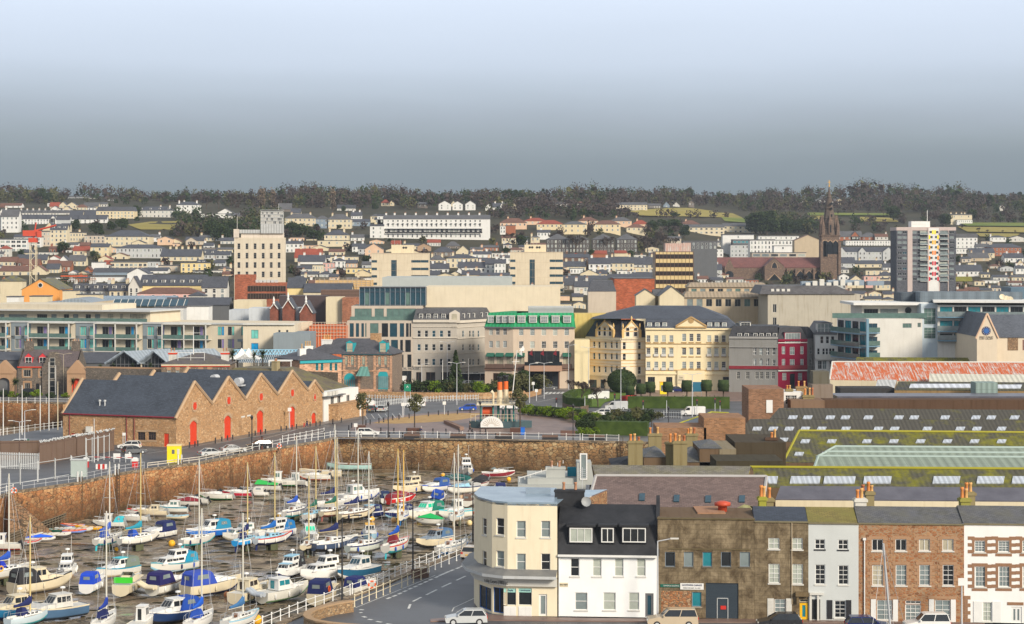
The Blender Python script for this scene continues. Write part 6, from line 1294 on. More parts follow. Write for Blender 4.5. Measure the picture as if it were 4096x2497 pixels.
def warehouses():
 use('Z');P0,P1=G(705,1790),G(1291,1687);r=thg('warehouse','big granite warehouse of five slate gables with red arched doors','warehouse',P0,atan2(P1.y-P0.y,P1.x-P0.x));F=Fac(r,P0[:2],P1[:2],0,5.6,.3);dp=24;rm=slate((.055,.066,.085),.5,.28)
 val=[0]+[F.lo(x,1640)[0]for x in(848,981,1109.5,1231)]+[F.W];ap=[F.lo(777.5,1530),F.lo(913.5,1511),F.lo(1043,1499),F.lo(1168,1486),F.lo(1258,1525)]
 vz=[5.5,7.0,7.0,7.0,7.0,6.2]
 for k,(x,y0,y1)in en(((1660,1145,1345),(1953,1100,1290),(2231,1055,1240))):
  use(qf);u=F.lo(x,1250)[0];z1=F.lo(x,y0)[1];F.ops.append((u-1.25,u+1.25,.02,z1))
 use(qh)
 for x,y0,y1,w in((360,1022,1190,1.25),(546,1072,1170,.9)):u=F.lo(x,1100)[0];z1=F.lo(x,y0)[1];F.ops.append((u-w,u+w,.02,z1))
 doors=list(F.ops);F.wl(WST)
 mb=MB();base=F.H
 for k in rg2(5):mb.fc([(val[k],0,5.6),(val[k+1],0,5.6),(val[k+1],0,vz[k+1]if k<4 else 5.6),(ap[k][0],0,ap[k][1]),(val[k],0,vz[k]if k else 5.6)])
 F.mb(mb,'gable_walls',WST)
 for k,d in en(doors):
  mb=MB();mb.bx2(d[0],d[1],.1,.2,d[2],d[3]);mb.bx2((d[0]+d[1])/2-.03,(d[0]+d[1])/2+.03,.08,.1,d[2],d[3]);F.mb(mb,'red_door',RDOOR)
  mb=MB();m_,w=(d[0]+d[1])/2,(d[1]-d[0])/2;n=8
  for i in rg2(n):
   a0,a1=pi*i/n,pi*(i+1)/n;R=w+.55;mb.fc([(m_+w*cos(a1),-.07,d[3]-.6+w*.6*sin(a1)),(m_+w*cos(a0),-.07,d[3]-.6+w*.6*sin(a0)),(m_+R*cos(a0),-.07,d[3]-.6+(w*.6+.5)*sin(a0)),(m_+R*cos(a1),-.07,d[3]-.6+(w*.6+.5)*sin(a1))])
  for s in(-1,1):
   for j in rg2(int(d[3]-.6)):q=.3 if j%2 else .55;mb.bx2(m_+s*w,m_+s*(w+q),-.06,-.003,j,j+.95)
   mb.fc([(m_+s*w,-.02,d[3]-.6),(m_+s*w,-.02,d[3]+.02),(m_,-.02,d[3]+.02),(m_+s*w*.5,-.02,d[3]-.15)])
  F.mb(mb,'door_surround',WCO)
 for k in rg2(5):
  u,z=ap[k];R=.72 if k<4 else .5;z=F.lo(0,0)[1]*0+z-(4.3 if k<4 else 3.3);mb=MB();mb.tub((u,-.10,z),(u,0,z),R+.35,16);o=F.mb(mb,'round_surround',WCO);mb=MB();mb.tub((u,-.14,z),(u,-.05,z),R*.85,14);[mb.bx2(u-R*.8,u+R*.8,-.18,-.13,z+j*.3-.05,z+j*.3+.05)for j in rg2(-2,3)];F.mb(mb,'round_vent',RDOOR)
 mb=MB()
 for k in rg2(5):
  za,zb=(vz[k]if k else 5.5),vz[k+1];u,z=ap[k]
  mb.tub((val[k]-(.4 if k==0 else 0),-.05,za-(.3 if k==0 else 0)),(u,-.05,z+.15),.3,5);mb.tub((u,-.05,z+.15),(val[k+1],-.05,zb),.3,5)
 F.mb(mb,'gable_coping',WCO)
 mb=MB();mb.tub((-.2,dp,5.3),(ap[0][0],dp,ap[0][1]+.15),.35,5);[mb.tub((ap[k][0]-2.2,dp-.1,ap[k][1]-1.4),(ap[k][0],dp-.1,ap[k][1]+.25),.4,5)for k in(1,2,3)];F.mb(mb,'rear_coping',WCO)
 for k in rg2(5):
  mb=MB();za,zb=(5.5 if k==0 else vz[k]),vz[k+1];u,z=ap[k];a=val[k]-(.25 if k==0 else 0)
  mb.fc([(a,0.3,za),(a,dp,za),(u,dp,z),(u,.3,z)][::-1]);mb.fc([(u,.3,z),(u,dp,z),(val[k+1],dp,zb),(val[k+1],.3,zb)][::-1]);F.mb(mb,qr,rm)
 e=F.e;n=F.n;bl=Vc((P0.x+n.x*dp,P0.y+n.y*dp));L=Fac(r,bl,P0[:2],0,5.5,.25);use(qf)
 for a,q in((1180,1245),(1270,1338)):u0,u1,z0,z1=L.re(a,1240,q,1312);L.win(u0,u1,z0,z1,qe,qd,'brown');mb=MB();mb.bx2(u0-.3,u1+.3,-.05,-.003,z1+.02,z1+.35);mb.bx2(u0-.3,u1+.3,-.05,-.003,z0-.3,z0-.02);L.mb(mb,'window_surround',WCO)
 for a,q in((610,650),(1408,1450)):u0,u1,z0,z1=L.re(a,1252,q,1350);L.win(u0,u1,.05,z1,qi,qd,(.55,.02,.01));mb=MB();mb.bx2(u0,u1,.12,.2,.05,z1);L.mb(mb,'side_door',RDOOR)
 L.wl(WST);mb=MB();mb.fc([(0,0,0),(F.W,0,0),(F.W,0,7),(0,0,7)]);o=F.mb(mb,'rear_wall',WST);o.location=F.trt(0,dp,0)
 mb=MB();mb.tub((0,-.2,5.35),(L.W,-.2,5.35),.16,6);[mb.tub((x,-.15,0),(x,-.15,5.3),.07,5)for x in(1.5,L.lo(1090,0)[0],L.lo(1155,0)[0])];L.mb(mb,'gutter',pt('maroon'))
 for k in rg2(2):mb=MB();x=8+k;mb.tub((1.4,17-k*1.1,6.6),(1.4,17-k*1.1,7.7),.12,6);mb.la([(.25,0),(.25,.3)],(1.4,17-k*1.1,7.7),8);F.mb(mb,'roof_vent',pt(ql))
 for k in rg2(3):mb=MB();u=L.lo(775,1270)[0];mb.bx2(u+(k==2)*1.9-.6,u+(k==2)*1.9+.6,-.6,-.05,.9+(k==1)*1.3,2.0+(k==1)*1.2);L.mb(mb,'air_unit',pt(qo))
 for x in(1995,2105):
  u=F.lo(x,800);mb=MB();mb.bx2(-1.2,1.2,-1.2,1.2,0,.25);mb.tub((-.8,0,.9),(.8,0,.9),.7,12);o=F.mb(mb,'roof_extractor',pt('steel'));o.location=F.trt(ap[2][0]-3.2+(x>2000)*1.2,3 if x<2050 else 9,9.2 if x<2050 else 9.6)
 for x,y in((2085,1110),(2135,1100)):q=F.lo(x,y);s=MB();s.bx2(q[0]-.7,q[0]+.7,-.05,0,q[1]-.15,q[1]+.15);F.mb(s,'name_plate',pt(qo))
warehouses()
def annex():
 use(qh);b=bld('club_building','white harbour building with large mossy hipped roof at the warehouse end',qj,G(636,1152),G(930,1093),6.0,16);F=b.F;wm=su(qw,.2);mm=slate((.11,.085,.055),.5,.3,.5)
 for x in(708,765,843):u,z=F.lo(x,962);F.win(u-.9,u+.9,z-1.0,z+1.0,qp,qd)
 F.wl(wm);shl(b,wm,'f');mb=MB();roof_hip(mb,-6,b.W,2.5,30,b.H,4.6,.5,inset=9);mb.mk(qr,mm,b.ro)
 u0,u1=F.lo(675,0)[0],F.lo(915,0)[0];mb=MB();mb.bx2(u0,u1,-2.2,-.003,0,3.2);mb.bx2(u0-.1,u1+.1,-2.3,0,3.2,3.4);mb.mk('stone_porch',WST,b.ro);mb=MB();mb.bx2(u1-3.6,u1-2.9,-2.26,-2.2,.1,2.6);mb.mk('porch_door',pt(qw),b.ro)
 mb=MB();mb.bx2(-.5,F.lo(790,0)[0],-.9,.5,5.0,5.2);mb.mk('flat_eave',su(qg),b.ro);mb=MB();[mb.bx2(1.5+k*1.6,2.6+k*1.6,-.6,0,5.2,6.1)for k in rg2(3)];mb.mk('air_unit',pt(qo),b.ro)
 c=chm(b.ro,2.2,12,8,12.2,1.6,1.2,su((.34,.28,.16),.6),2)
annex()
def station():
 use(qh);D=500;sm=stone((.30,.23,.18),(.22,.18,.15),(.38,.28,.20),.3,(.15,.12,.09));br=brick((.55,.32,.20),.6,.25,(.45,.30,.2));tq=pt((.02,.34,.38),.5);rm=slate((.085,.085,.095),.4,.25)
 b=bb('station_house','two-storey rubble and brick former station with turquoise trim and arched doors',qj,785,1220,568,D,12,D1=D-2);F=b.F
 for x in(826,880,976,1113,1165):u0,u1,z0,z1=F.re(x-10,592,x+12,682);F.win(u0,u1,z0+.6,z1,'sash',qc,(.02,.34,.38));mb=MB();[mb.bx2(u0-(.35 if j%2 else .55),u0-.02,-.05,-.003,z0+j*.45,z0+j*.45+.4)for j in rg2(8)];[mb.bx2(u1+.02,u1+(.35 if j%2 else .55),-.05,-.003,z0+j*.45,z0+j*.45+.4)for j in rg2(8)];mb.bx2(u0-.4,u1+.4,-.05,-.003,z1+.02,z1+.5);F.mb(mb,'brick_quoins',br)
 F.wl(sm);shl(b,sm,'f')
 for x0,x1,y in((808,902,735),(1100,1185,712)):
  u0,u1=F.lo(x0,0)[0],F.lo(x1,0)[0];m_,r=(u0+u1)/2,(u1-u0)/2;z=F.lo(x0,y)[1];n=10;P=[(u1,0)]+[(m_+r*cos(pi*k/n),z-r+r*sin(pi*k/n))for k in rg2(n+1)]+[(u0,0)];mb=MB();mb.fc([(a,-.1,c)for a,c in P][::-1]);d=F.mb(mb,'arched_door',tq);mb=MB();[mb.bx2(u0+(u1-u0)*(k+.2)/5,u0+(u1-u0)*(k+.8)/5,-.14,-.10,1,z-r-.2)for k in rg2(5)];F.mb(mb,'door_glazing',gls(qv))
  mb=MB();R=r+.6
  for k in rg2(n):a0,a1=pi*k/n,pi*(k+1)/n;mb.fc([(m_+r*cos(a1),-.09,z-r+r*sin(a1)),(m_+r*cos(a0),-.09,z-r+r*sin(a0)),(m_+R*cos(a0),-.09,z-r+R*sin(a0)),(m_+R*cos(a1),-.09,z-r+R*sin(a1))])
  F.mb(mb,'arch_surround',br)
 F.band(F.lo(0,712)[1],.35,.15,br,'brick_band');F.band(b.H-.25,.3,.35,tq,'eaves');h=ZA(445,D)-b.zt;mb=MB();roof_hip(mb,-9,b.W,0,12,b.H,h,.5,inset=7);mb.mk(qr,rm,b.ro);F.band(0,.8,.1,br,'plinth')
 for x in(853,1138):u,z=F.lo(x,525);dmr(b.ro,u,.4,z-1.9,1.9,3.4,3,tq,rm,kd='g',rh=.6,stl='sash',gl=qc,fm=(.02,.34,.38))
 for u0 in(F.lo(795,0)[0]+.1,F.lo(925,0)[0],F.lo(1060,0)[0],b.W-.6):F.band(0,b.H,.08,br,'brick_pier',u0,u0+.6)
 chm(b.ro,F.lo(1035,0)[0],6,b.H+h*.7,F.lo(0,395)[1],2.6,1.2,WST,0)
 mb=MB();u0,u1=F.lo(935,0)[0],F.lo(1060,0)[0];z=F.lo(0,745)[1];mb.fc([(u0,-3.5,z),(u1,-3.5,z),(u1-1.5,-.1,z+2.2),(u0+.5,-.1,z+2.2)]);mb.mk('porch_canopy',cg((.14,.32,.28),.5),b.ro)
 c=bb('station_lodge','single-storey hipped corner lodge of the old station with turquoise fascia',qj,425,785,632,D-22,12,D1=D-16);F=c.F
 for x in(575,618,694,738):u0,u1,z0,z1=F.re(x-11,652,x+11,712);F.win(u0,u1,z0,z1,qe,qd,(.02,.34,.38))
 F.wl(br);shl(c,br,'f');F.band(c.H-.6,.9,.4,tq,'fascia');mb=MB();roof_hip(mb,0,c.W,0,12,c.H+.3,ZA(548,D-22)-c.zt,.7,inset=8);mb.mk(qr,rm,c.ro)
 for x,y0,y1,w,rt,yy,pots in((493,610,530,1.7,c,3,1),(640,560,515,2.2,c,9,3),(627,450,452,2.6,b,4,4)):FF=rt.F;chm(rt.ro,FF.lo(x,0)[0],yy,rt.H-.5 if rt is b else rt.H,FF.lo(x,y1)[1],w,1.2,su(qw,.2),pots,pt((.62,.36,.12)),1.2)
station()
def slp(name,lb3,cr,bl,br,tl,tr,zb,zt,m,back=6.0,wl=None,lights=(),lm=None,cat='shed',tm2=None,pc2=20):
 use(cr)
 if pc2:
  ya,yb_=pxy(*tl)[1]-1000,pxy(*bl)[1]-1000;Db=(EYE-zb)*FP/yb_;zt=zb+max(.2,(EYE-zb-ya*Db/FP)/(1+ya/(FP*math.tan(rd2(pc2)))))
 B0,B1,T0,T1=G(*bl,zb),G(*br,zb),G(*tl,zt),G(*tr,zt);px,py=pxy(*tr);d=Vc(((px-2048)/FP,1,-(py-1000)/FP));nn=(B1-B0).cross(T0-B0);T1=Vc((0,0,EYE))+d*(nn.dot(B0-Vc((0,0,EYE)))/nn.dot(d));r=thg(name,lb3,cat,(B0.x,B0.y,0),px=(pxy(*bl)[0]+pxy(*br)[0])/2);o=Vc((B0.x,B0.y,0));b0,b1,t0,t1=(p-o for p in(B0,B1,T0,T1))
 k0,k1=t0+(t0-b0),t1+(t1-b1);k0.z=k1.z=zb;up=Vc((0,0,.12));mb=MB();mb.fc([b0+up,b1+up,t1+up,t0+up]);
 if back:mb.fc([t0+up,t1+up,k1+up,k0+up])
 mb.fc([b0,b1,b1+up,b0+up]);R=mb.mk(qr,m,r);k0b,k1b=(k0,k1)if back else(t0,t1)
 w=MB();g=lambda p:Vc((p.x,p.y,0));w.fc([g(b0),g(b1),b1,b0]);w.fc([g(k0b),g(b0),b0,t0,k0b]if back else[g(t0),g(b0),b0,t0]);w.fc([g(b1),g(k1b),k1b,t1,b1]if back else[g(b1),g(t1),t1,b1]);w.mk('wall',wl or su((.20,.15,.10),.7),r)
 n=(b1-b0).cross(t0-b0).normalized()*.14
 def at(x,y):
  px,py=pxy(x,y);d=Vc(((px-2048)/FP,1,-(py-1000)/FP));t=nn.dot(B0+up-Vc((0,0,EYE)))/nn.dot(d);return Vc((0,0,EYE))+d*t-o
 for q in lights:
  mb=MB();P=[at(q[0]-q[4]if len(q)>4 else q[0],q[3]),at(q[2]-q[4]if len(q)>4 else q[2],q[3]),at(q[2],q[1]),at(q[0],q[1])];P2=[p+n for p in P];mb.fc(P2);[mb.fc([P[k],P[(k+1)%4],P2[(k+1)%4],P2[k]])for k in rg2(4)];mb.mk('skylight',lm or cg((.50,.55,.62),.3,c2=ql),r)
 if tm2:mb=MB();mb.tub(t0+up,t1+up,.22,5);mb.tub(b0+up,t0+up,.18,5);mb.tub(b1+up,t1+up,.18,5);mb.mk('ridge',tm2,r)
 return r
MOS=cg((.085,.078,.062),.33,moss=.7,th=.56);MOS2=cg((.09,.085,.06),.33,moss=.95,th=.45);LEAD=ms('membrane',(.075,.07,.085),(.12,.115,.135),.4,.35,.5);GRN=cg((.26,.31,.25),.6,c2=(.30,.35,.28));BRN=su((.15,.10,.06),.8)
slp('rusty_shed','long shed roof of white corrugated sheets streaked with orange rust',qx2,(685,795),(3000,830),(705,645),(3000,652),8.6,12.5,cg((.62,.58,.54),.3,rust=1.0,c2=ql),wl=su(qc),tm2=pt(qo))
slp('mossy_shed','narrow dark mossy roof strip just above the rusty shed',qx2,(905,640),(3000,650),(915,603),(3000,612),9.5,13,cg((.08,.075,.05),.3,moss=1,th=.4),back=0,wl=BRN)
slp('lean_to','pale ribbed lean-to roof below the rusty shed',qx2,(1535,812),(3000,822),(1540,745),(3000,760),8.8,9.5,cg((.62,.60,.50),.5),back=0,wl=su(qc))
slp('lean_to','small white ribbed roof beside the dark felt upstand',qx2,(1075,865),(1240,868),(1095,795),(1260,798),7.5,9.2,cg(ql,.4),back=0)
slp('ridge_shed','dark corrugated roof with one long white rooflight strip',qx2,(1240,885),(3000,895),(1275,812),(3000,826),9.5,10,cg((.07,.07,.07),.33,moss=.3),wl=su((.30,.20,.09),.8),lights=[(1380,833,1935,865,14),(2128,840,2335,870,14)],lm=cg((.62,.66,.72),.6))
fb2(qx2,1937,2127,818,362,4,cg((.26,.34,.31),.5),'tall grey-green ribbed metal vent box on the depot roof','roof_box','plant box')
fb2(qx2,775,1240,865,372,6,su((.05,.05,.05)),'black felt covered upstand on the depot roof','roof_box','plant box');fb2(qx2,535,712,835,350,5,su((.24,.19,.15),.7),'brown stained brick tank room with red outlet pipe','tank_room',qj);fb2(qx2,541,680,722,352,4,su((.13,.12,.09),.7),'dark upper box on top of the brown tank room','tank_room',qj)
fb2(qx2,640,3000,965,345,4,su((.11,.065,.04),.8),'long brown weathered parapet wall across the depot roofs','parapet_wall','wall');fb2(qx2,750,3000,935,352,8,LEAD,'flat dark felt roof level behind the brown parapet','flat_roof',qr)
fb2(qx2,-12,290,872,340,10,brick((.26,.13,.07),.5,.2),'plain brown brick block with white door and wall lamp','brick_block',qj,wns=[]);use(qx2)
for x0,y0,x1,y1,nm,mm in((142,968,196,1078,'door',qw),):p=A(x0,y1,339.6);q=A(x1,y0,339.6);mb=MB();mb.bx2(0,q.x-p.x,-.05,0,0,q.z-p.z);r=[o for o in COL.objects if o.name.startswith('brick_block')][0];o=mb.mk('door',pt(qw),r);o.location=(p.x-r.location.x,-.06,p.z)
fb2(qx2,290,455,900,345,8,su(qw,.2),'small white shed wall with two barred windows',qj,qj,wns=[((330,375),(965,),1.6,2.2,qe,qd)]);fb2(qx2,350,640,970,341,6,su((.22,.14,.09),.8),'brown parapet wall under the row of orange chimney pots','parapet_wall','wall')
def sky_row(xs,y,w=72,h=28,dx=14):return[(x,y-h/2,x+w,y+h/2,dx)for x in xs]
slp('depot_roof','top bay of the great mossy corrugated depot roof',qx2,(170,1132),(3000,1152),(250,1040),(3000,1062),8,10,MOS,wl=BRN,lights=sky_row((338,465,660,790,987,1248,1380,1645,1910,2042,2242),1120))
slp('depot_roof','middle bay of the great mossy corrugated depot roof with pale skylights',qx2,(-160,1325),(3000,1340),(0,1136),(3000,1152),6.5,9.3,MOS,wl=BRN,lights=sky_row((32,170,308,445,585,793,1072,1212,1493,1775,1918,2130),1217)+sky_row((-20,110,258),1312))
slp('depot_roof','lower bay of the depot roof with a bright yellow lichen edge',qx2,(285,1505),(3000,1515),(420,1238),(3000,1258),5.2,9.0,MOS2,wl=BRN,tm2=pt((.32,.29,.03),.9),lights=sky_row((445,672,975,1205,1435,1665,1898,2130),1325)+sky_row((392,620),1434))
for k,(xb,yb,xt,yt,z,lb)in en(((640,1425,728,1375,8.0,'uppermost'),(570,1462,660,1420,7.6,'middle'),(545,1570,585,1457,6.6,'lowest'))):
 slp('metal_roof','%s of the three stepped pale green ribbed metal roofs'%lb,qx2,(xb,yb),(3000,yb+14),(xt,yt),(3000,yt+14),z,z+(1.2 if k<2 else 2.6),GRN,back=0,tm2=pt((.34,.42,.38)),pc2=12)
slp('quay_shed','long mossy corrugated roof with wide ribbed skylights behind the terrace','C4',(-60,405),(3000,425),(0,248),(3000,268),7.6,10.0,MOS2,wl=BRN,tm2=pt((.30,.27,.02),.9),lights=[(a,320,b,375,10)for a,b in((138,225),(330,568),(600,850),(920,1140),(1478,1692),(1832,2048),(2115,2260))])
slp('membrane_roof','long purple-grey membrane roof over cream wall behind the terrace','C4',(205,505),(3000,525),(245,398),(3000,418),7.0,8.6,LEAD,back=0,wl=su(qc),tm2=None)
slp('slate_roof','big brown slate roof with four small rooflights behind the black mansard','C3',(690,600),(2100,640),(770,318),(2145,325),7.4,12.0,slate((.165,.115,.10),.5,.3),back=3,wl=BRN,tm2=pt((.42,.40,.38)),lights=[(1122,458,1168,512,4),(1400,470,1446,522,4),(1653,475,1700,527,4),(1925,474,1972,526,4)],lm=gls(qz),cat=qr)
slp('slate_roof','weathered grey slate roof strip with lichen behind the big brown roof','C3',(760,300),(2000,308),(740,228),(2020,240),9.6,11.5,slate((.17,.155,.13),.5,.3,.3),back=3,wl=BRN,cat=qr)
for a,b_,c,d,t,z,lb in((900,1240,235,140,1080,7.0,'left-hand black felt pyramid roof among the chimneys'),(1290,1660,235,140,1420,7.0,'right-hand black felt pyramid roof among the chimneys'),(1400,1700,200,70,1540,7.0,'grey slate hipped roof behind the black pyramid'),(1150,1340,160,68,1245,7.2,'small lead grey hipped roof with a black dormer'),(1600,1790,90,12,1690,6.8,'small brown slate pyramid roof near the brick yard')):
 use('C3');D=262;p,q,tt=A(a,c,D),A(b_,c,D),A(t,d,D+5);r=thg('hipped_roof_house',lb,qr,(p.x,p.y,0));w=q.x-p.x;mb=MB();zt=tt.z-p.z;v=[(0,0,p.z),(w,0,p.z),(w,10,p.z),(0,10,p.z),(tt.x-p.x,5,tt.z)];mb.mesh(v,[(0,1,4),(1,2,4),(2,3,4),(3,0,4)]);mb.mk(qr,ms('felt',(.03,.032,.036),(.06,.06,.065),.5)if 'felt' in lb else slate(qt,.5,.3,.2),r);mb=MB();mb.bx2(.1,w-.1,.1,9.9,0,p.z,0,'tb');mb.mk('wall',BRN,r)
use('C3')
def stack(x0,x1,y0,y1,D,pots,lb,m=None,pm=qx):
 p,q=A(x0,y1,D),A(x1,y0,D);r=thg('chimney_stack',lb,'chimney',(p.x,p.y,p.z));w=q.x-p.x;h=q.z-p.z;m=m or su((.27,.22,.11),.8);mb=MB();mb.bx2(0,w,0,1.1,-3,h);mb.bx2(-.12,w+.12,-.12,1.22,h-.35,h-.1);mb.mk('stack',m,r)
 for i,(px_,hh)in en(pots):hh*=.7;mb=MB();x=XA(px_,D)-p.x;mb.la([(.17,0),(.15,hh*.75),(.2,hh*.8),(.17,hh),(.1,hh)],(0,0,0),8);o=mb.mk('chimney_pot',pt(((.66,.25,.07),(.66,.38,.14),(.45,.15,.06))[i%3],.8),r);o.location=(x,.5,h)
stack(1032,1148,28,160,262,((1052,1.2),(1084,1.3),(1118,.7)),'mossy rendered chimney stack with three pots left of the roof cluster');stack(1195,1300,-30,90,285,((1210,1.2),(1270,1.3)),'tall stained chimney stack beside the garden hedge');stack(1335,1410,40,155,262,((1372,1.6),),'slim dark chimney stack with one red pot');stack(1395,1506,30,155,260,((1412,1.4),(1444,1.1),(1484,1.0)),'broad stained chimney stack with three orange pots');stack(1500,1590,-30,60,285,((1515,1.0),(1535,1.2),(1565,1.2)),'chimney stack with orange pots in front of the brick yard wall')
use('C4');stack(75,132,480,670,200,((95,1.6),(118,1.5)),'lichen green chimney stack between the garage and brown house',su((.33,.32,.05),.5));stack(135,190,490,660,203,((160,1.5),),'brown chimney stack behind the lichen green one');stack(848,938,492,655,196,((872,1.2),(905,1.4)),'white painted chimney stack above the pale grey house',su(qo));stack(935,1000,435,680,199,((960,1.3),(985,.8),(915,.9)),'mossy chimney stack behind the white painted one');stack(1698,1775,490,690,196,((1715,1.5),(1748,1.3)),'lichen covered chimney stack between the stone and quoined houses',su((.30,.28,.07),.6));stack(1740,1812,440,610,200,((1750,1.3),(1782,1.3)),'rear chimney stack with two tall pots near a dish')
use(qx2);stack(135,235,1290,1400,270,((190,1.0),(217,1.6)),'brown chimney stack at the foot of the mossy depot roof',su((.10,.06,.04)));stack(400,490,850,900,348,((420,1.3),(470,1.3)),'row of flared terracotta pots beside the tank room',su((.3,.2,.1)));stack(455,550,925,975,344,((475,1.6),(515,1.8),(540,1.8)),'three tall slim red pots on a brown stack');stack(310,368,872,900,346,((322,.9),(345,.9)),'pair of orange pots beside the small white shed')
fb2('C3',1765,1900,95,262,12,su((.24,.20,.13),.8),'yellow brown return wall with brick corner behind the slate roofs','yard_building',qj);fb2('C3',1890,2300,40,268,12,su((.07,.055,.035),.8),'dark mossy buttressed rear wall below the depot roofs','yard_building',qj);fb2('C3',1740,2280,190,250,8,su((.06,.05,.03),.8),'low black mossy wall in front of the buttressed wall','yard_building',qj)
for a,b_,y,D,lb in((1750,2105,1120,300,'square brown brick tank wall with lichen yellow rim'),(1350,1770,1205,300,'low brown brick yard wall behind the orange pots')):use(qu);fb2(qu,a,b_,y,D,9,brick((.30,.15,.07),.5,.2),lb,'brick_block',qj)
slp('flat_roof','sloping black felt roof with lichen yellow parapet edge',qu,(1390,1225),(1760,1200),(1810,1078),(1960,1085),5,5.2,ms('felt2',(.03,.035,.04),(.06,.07,.08),.4,.4),back=0,tm2=pt((.38,.36,.04),.9),cat=qr,pc2=None)
def grey_terrace():
 use('C3');D=226;gm=su((.42,.43,.40),.15);b=bb('roof_terrace_house','pale grey house with roof terrace, white framed stair door and chimney','house',145,690,385,D,9);F=b.F;F.wl(gm);shl(b,gm,'f');U=lambda x:F.lo(x,0)[0];Zl=lambda y:F.lo(300,y)[1]
 mb=MB();mb.bx2(U(222),b.W,1,9,b.H,Zl(338));mb.mk('upper_wall',gm,b.ro);mb=MB();mb.bx2(U(620),U(738),.5,4,b.H,Zl(208));s=mb.mk('stair_house',gm,b.ro);kid(wm2(U(703)-U(643),3.0,qi,qv,qw,ft=.15),'glass_door',s,(U(643),.44,Zl(345)))
 mb=MB();mb.side([(U(738),b.H-3),(U(800),b.H-3),(U(738),Zl(240))],.6,4,0);mb.mk('side_wall',gm,b.ro);c=chm(b.ro,U(450),2.5,b.H,Zl(255),2.2,1.4,gm,2,ph=.7)
 mb=MB();[mb.tub((U(155)+k*.62,.3,Zl(360)+k*.26),(U(155)+k*.62,.3,Zl(335)+k*.26),.04,4)for k in rg2(9)];mb.tub((U(150),.3,Zl(332)),(U(370),.3,Zl(265)),.06,5);mb.mk('terrace_rail',pt(qw),b.ro);mb=MB();mb.bx2(U(548),U(620),3,3.2,Zl(340),Zl(262));mb.mk('teal_screen',pt('teal'),b.ro)
grey_terrace()
def FDp(px):return 193.2-(px-2229)*.00195
def fb(name,lb3,cr,x0,x1,yt,depth=9,cat='house',zb=0.12):
 use(cr);a,c=pxy(x0,0)[0],pxy(x1,0)[0];D,D1=FDp(a),FDp(c);pL=A(x0,0,D);pR=A(x1,0,D1);return bld(name,lb3,cat,pL,pR,ZA(yt,(D+D1)/2),depth,zb)
def W(b,x0,y0,x1,y1,stl='sash',gl=qd,fm=qw,sill=qo,**k):u0,u1,z0,z1=b.F.re(x0,y0,x1,y1);return b.F.win(u0,u1,z0,z1,stl,gl,fm,1,sill,**k)
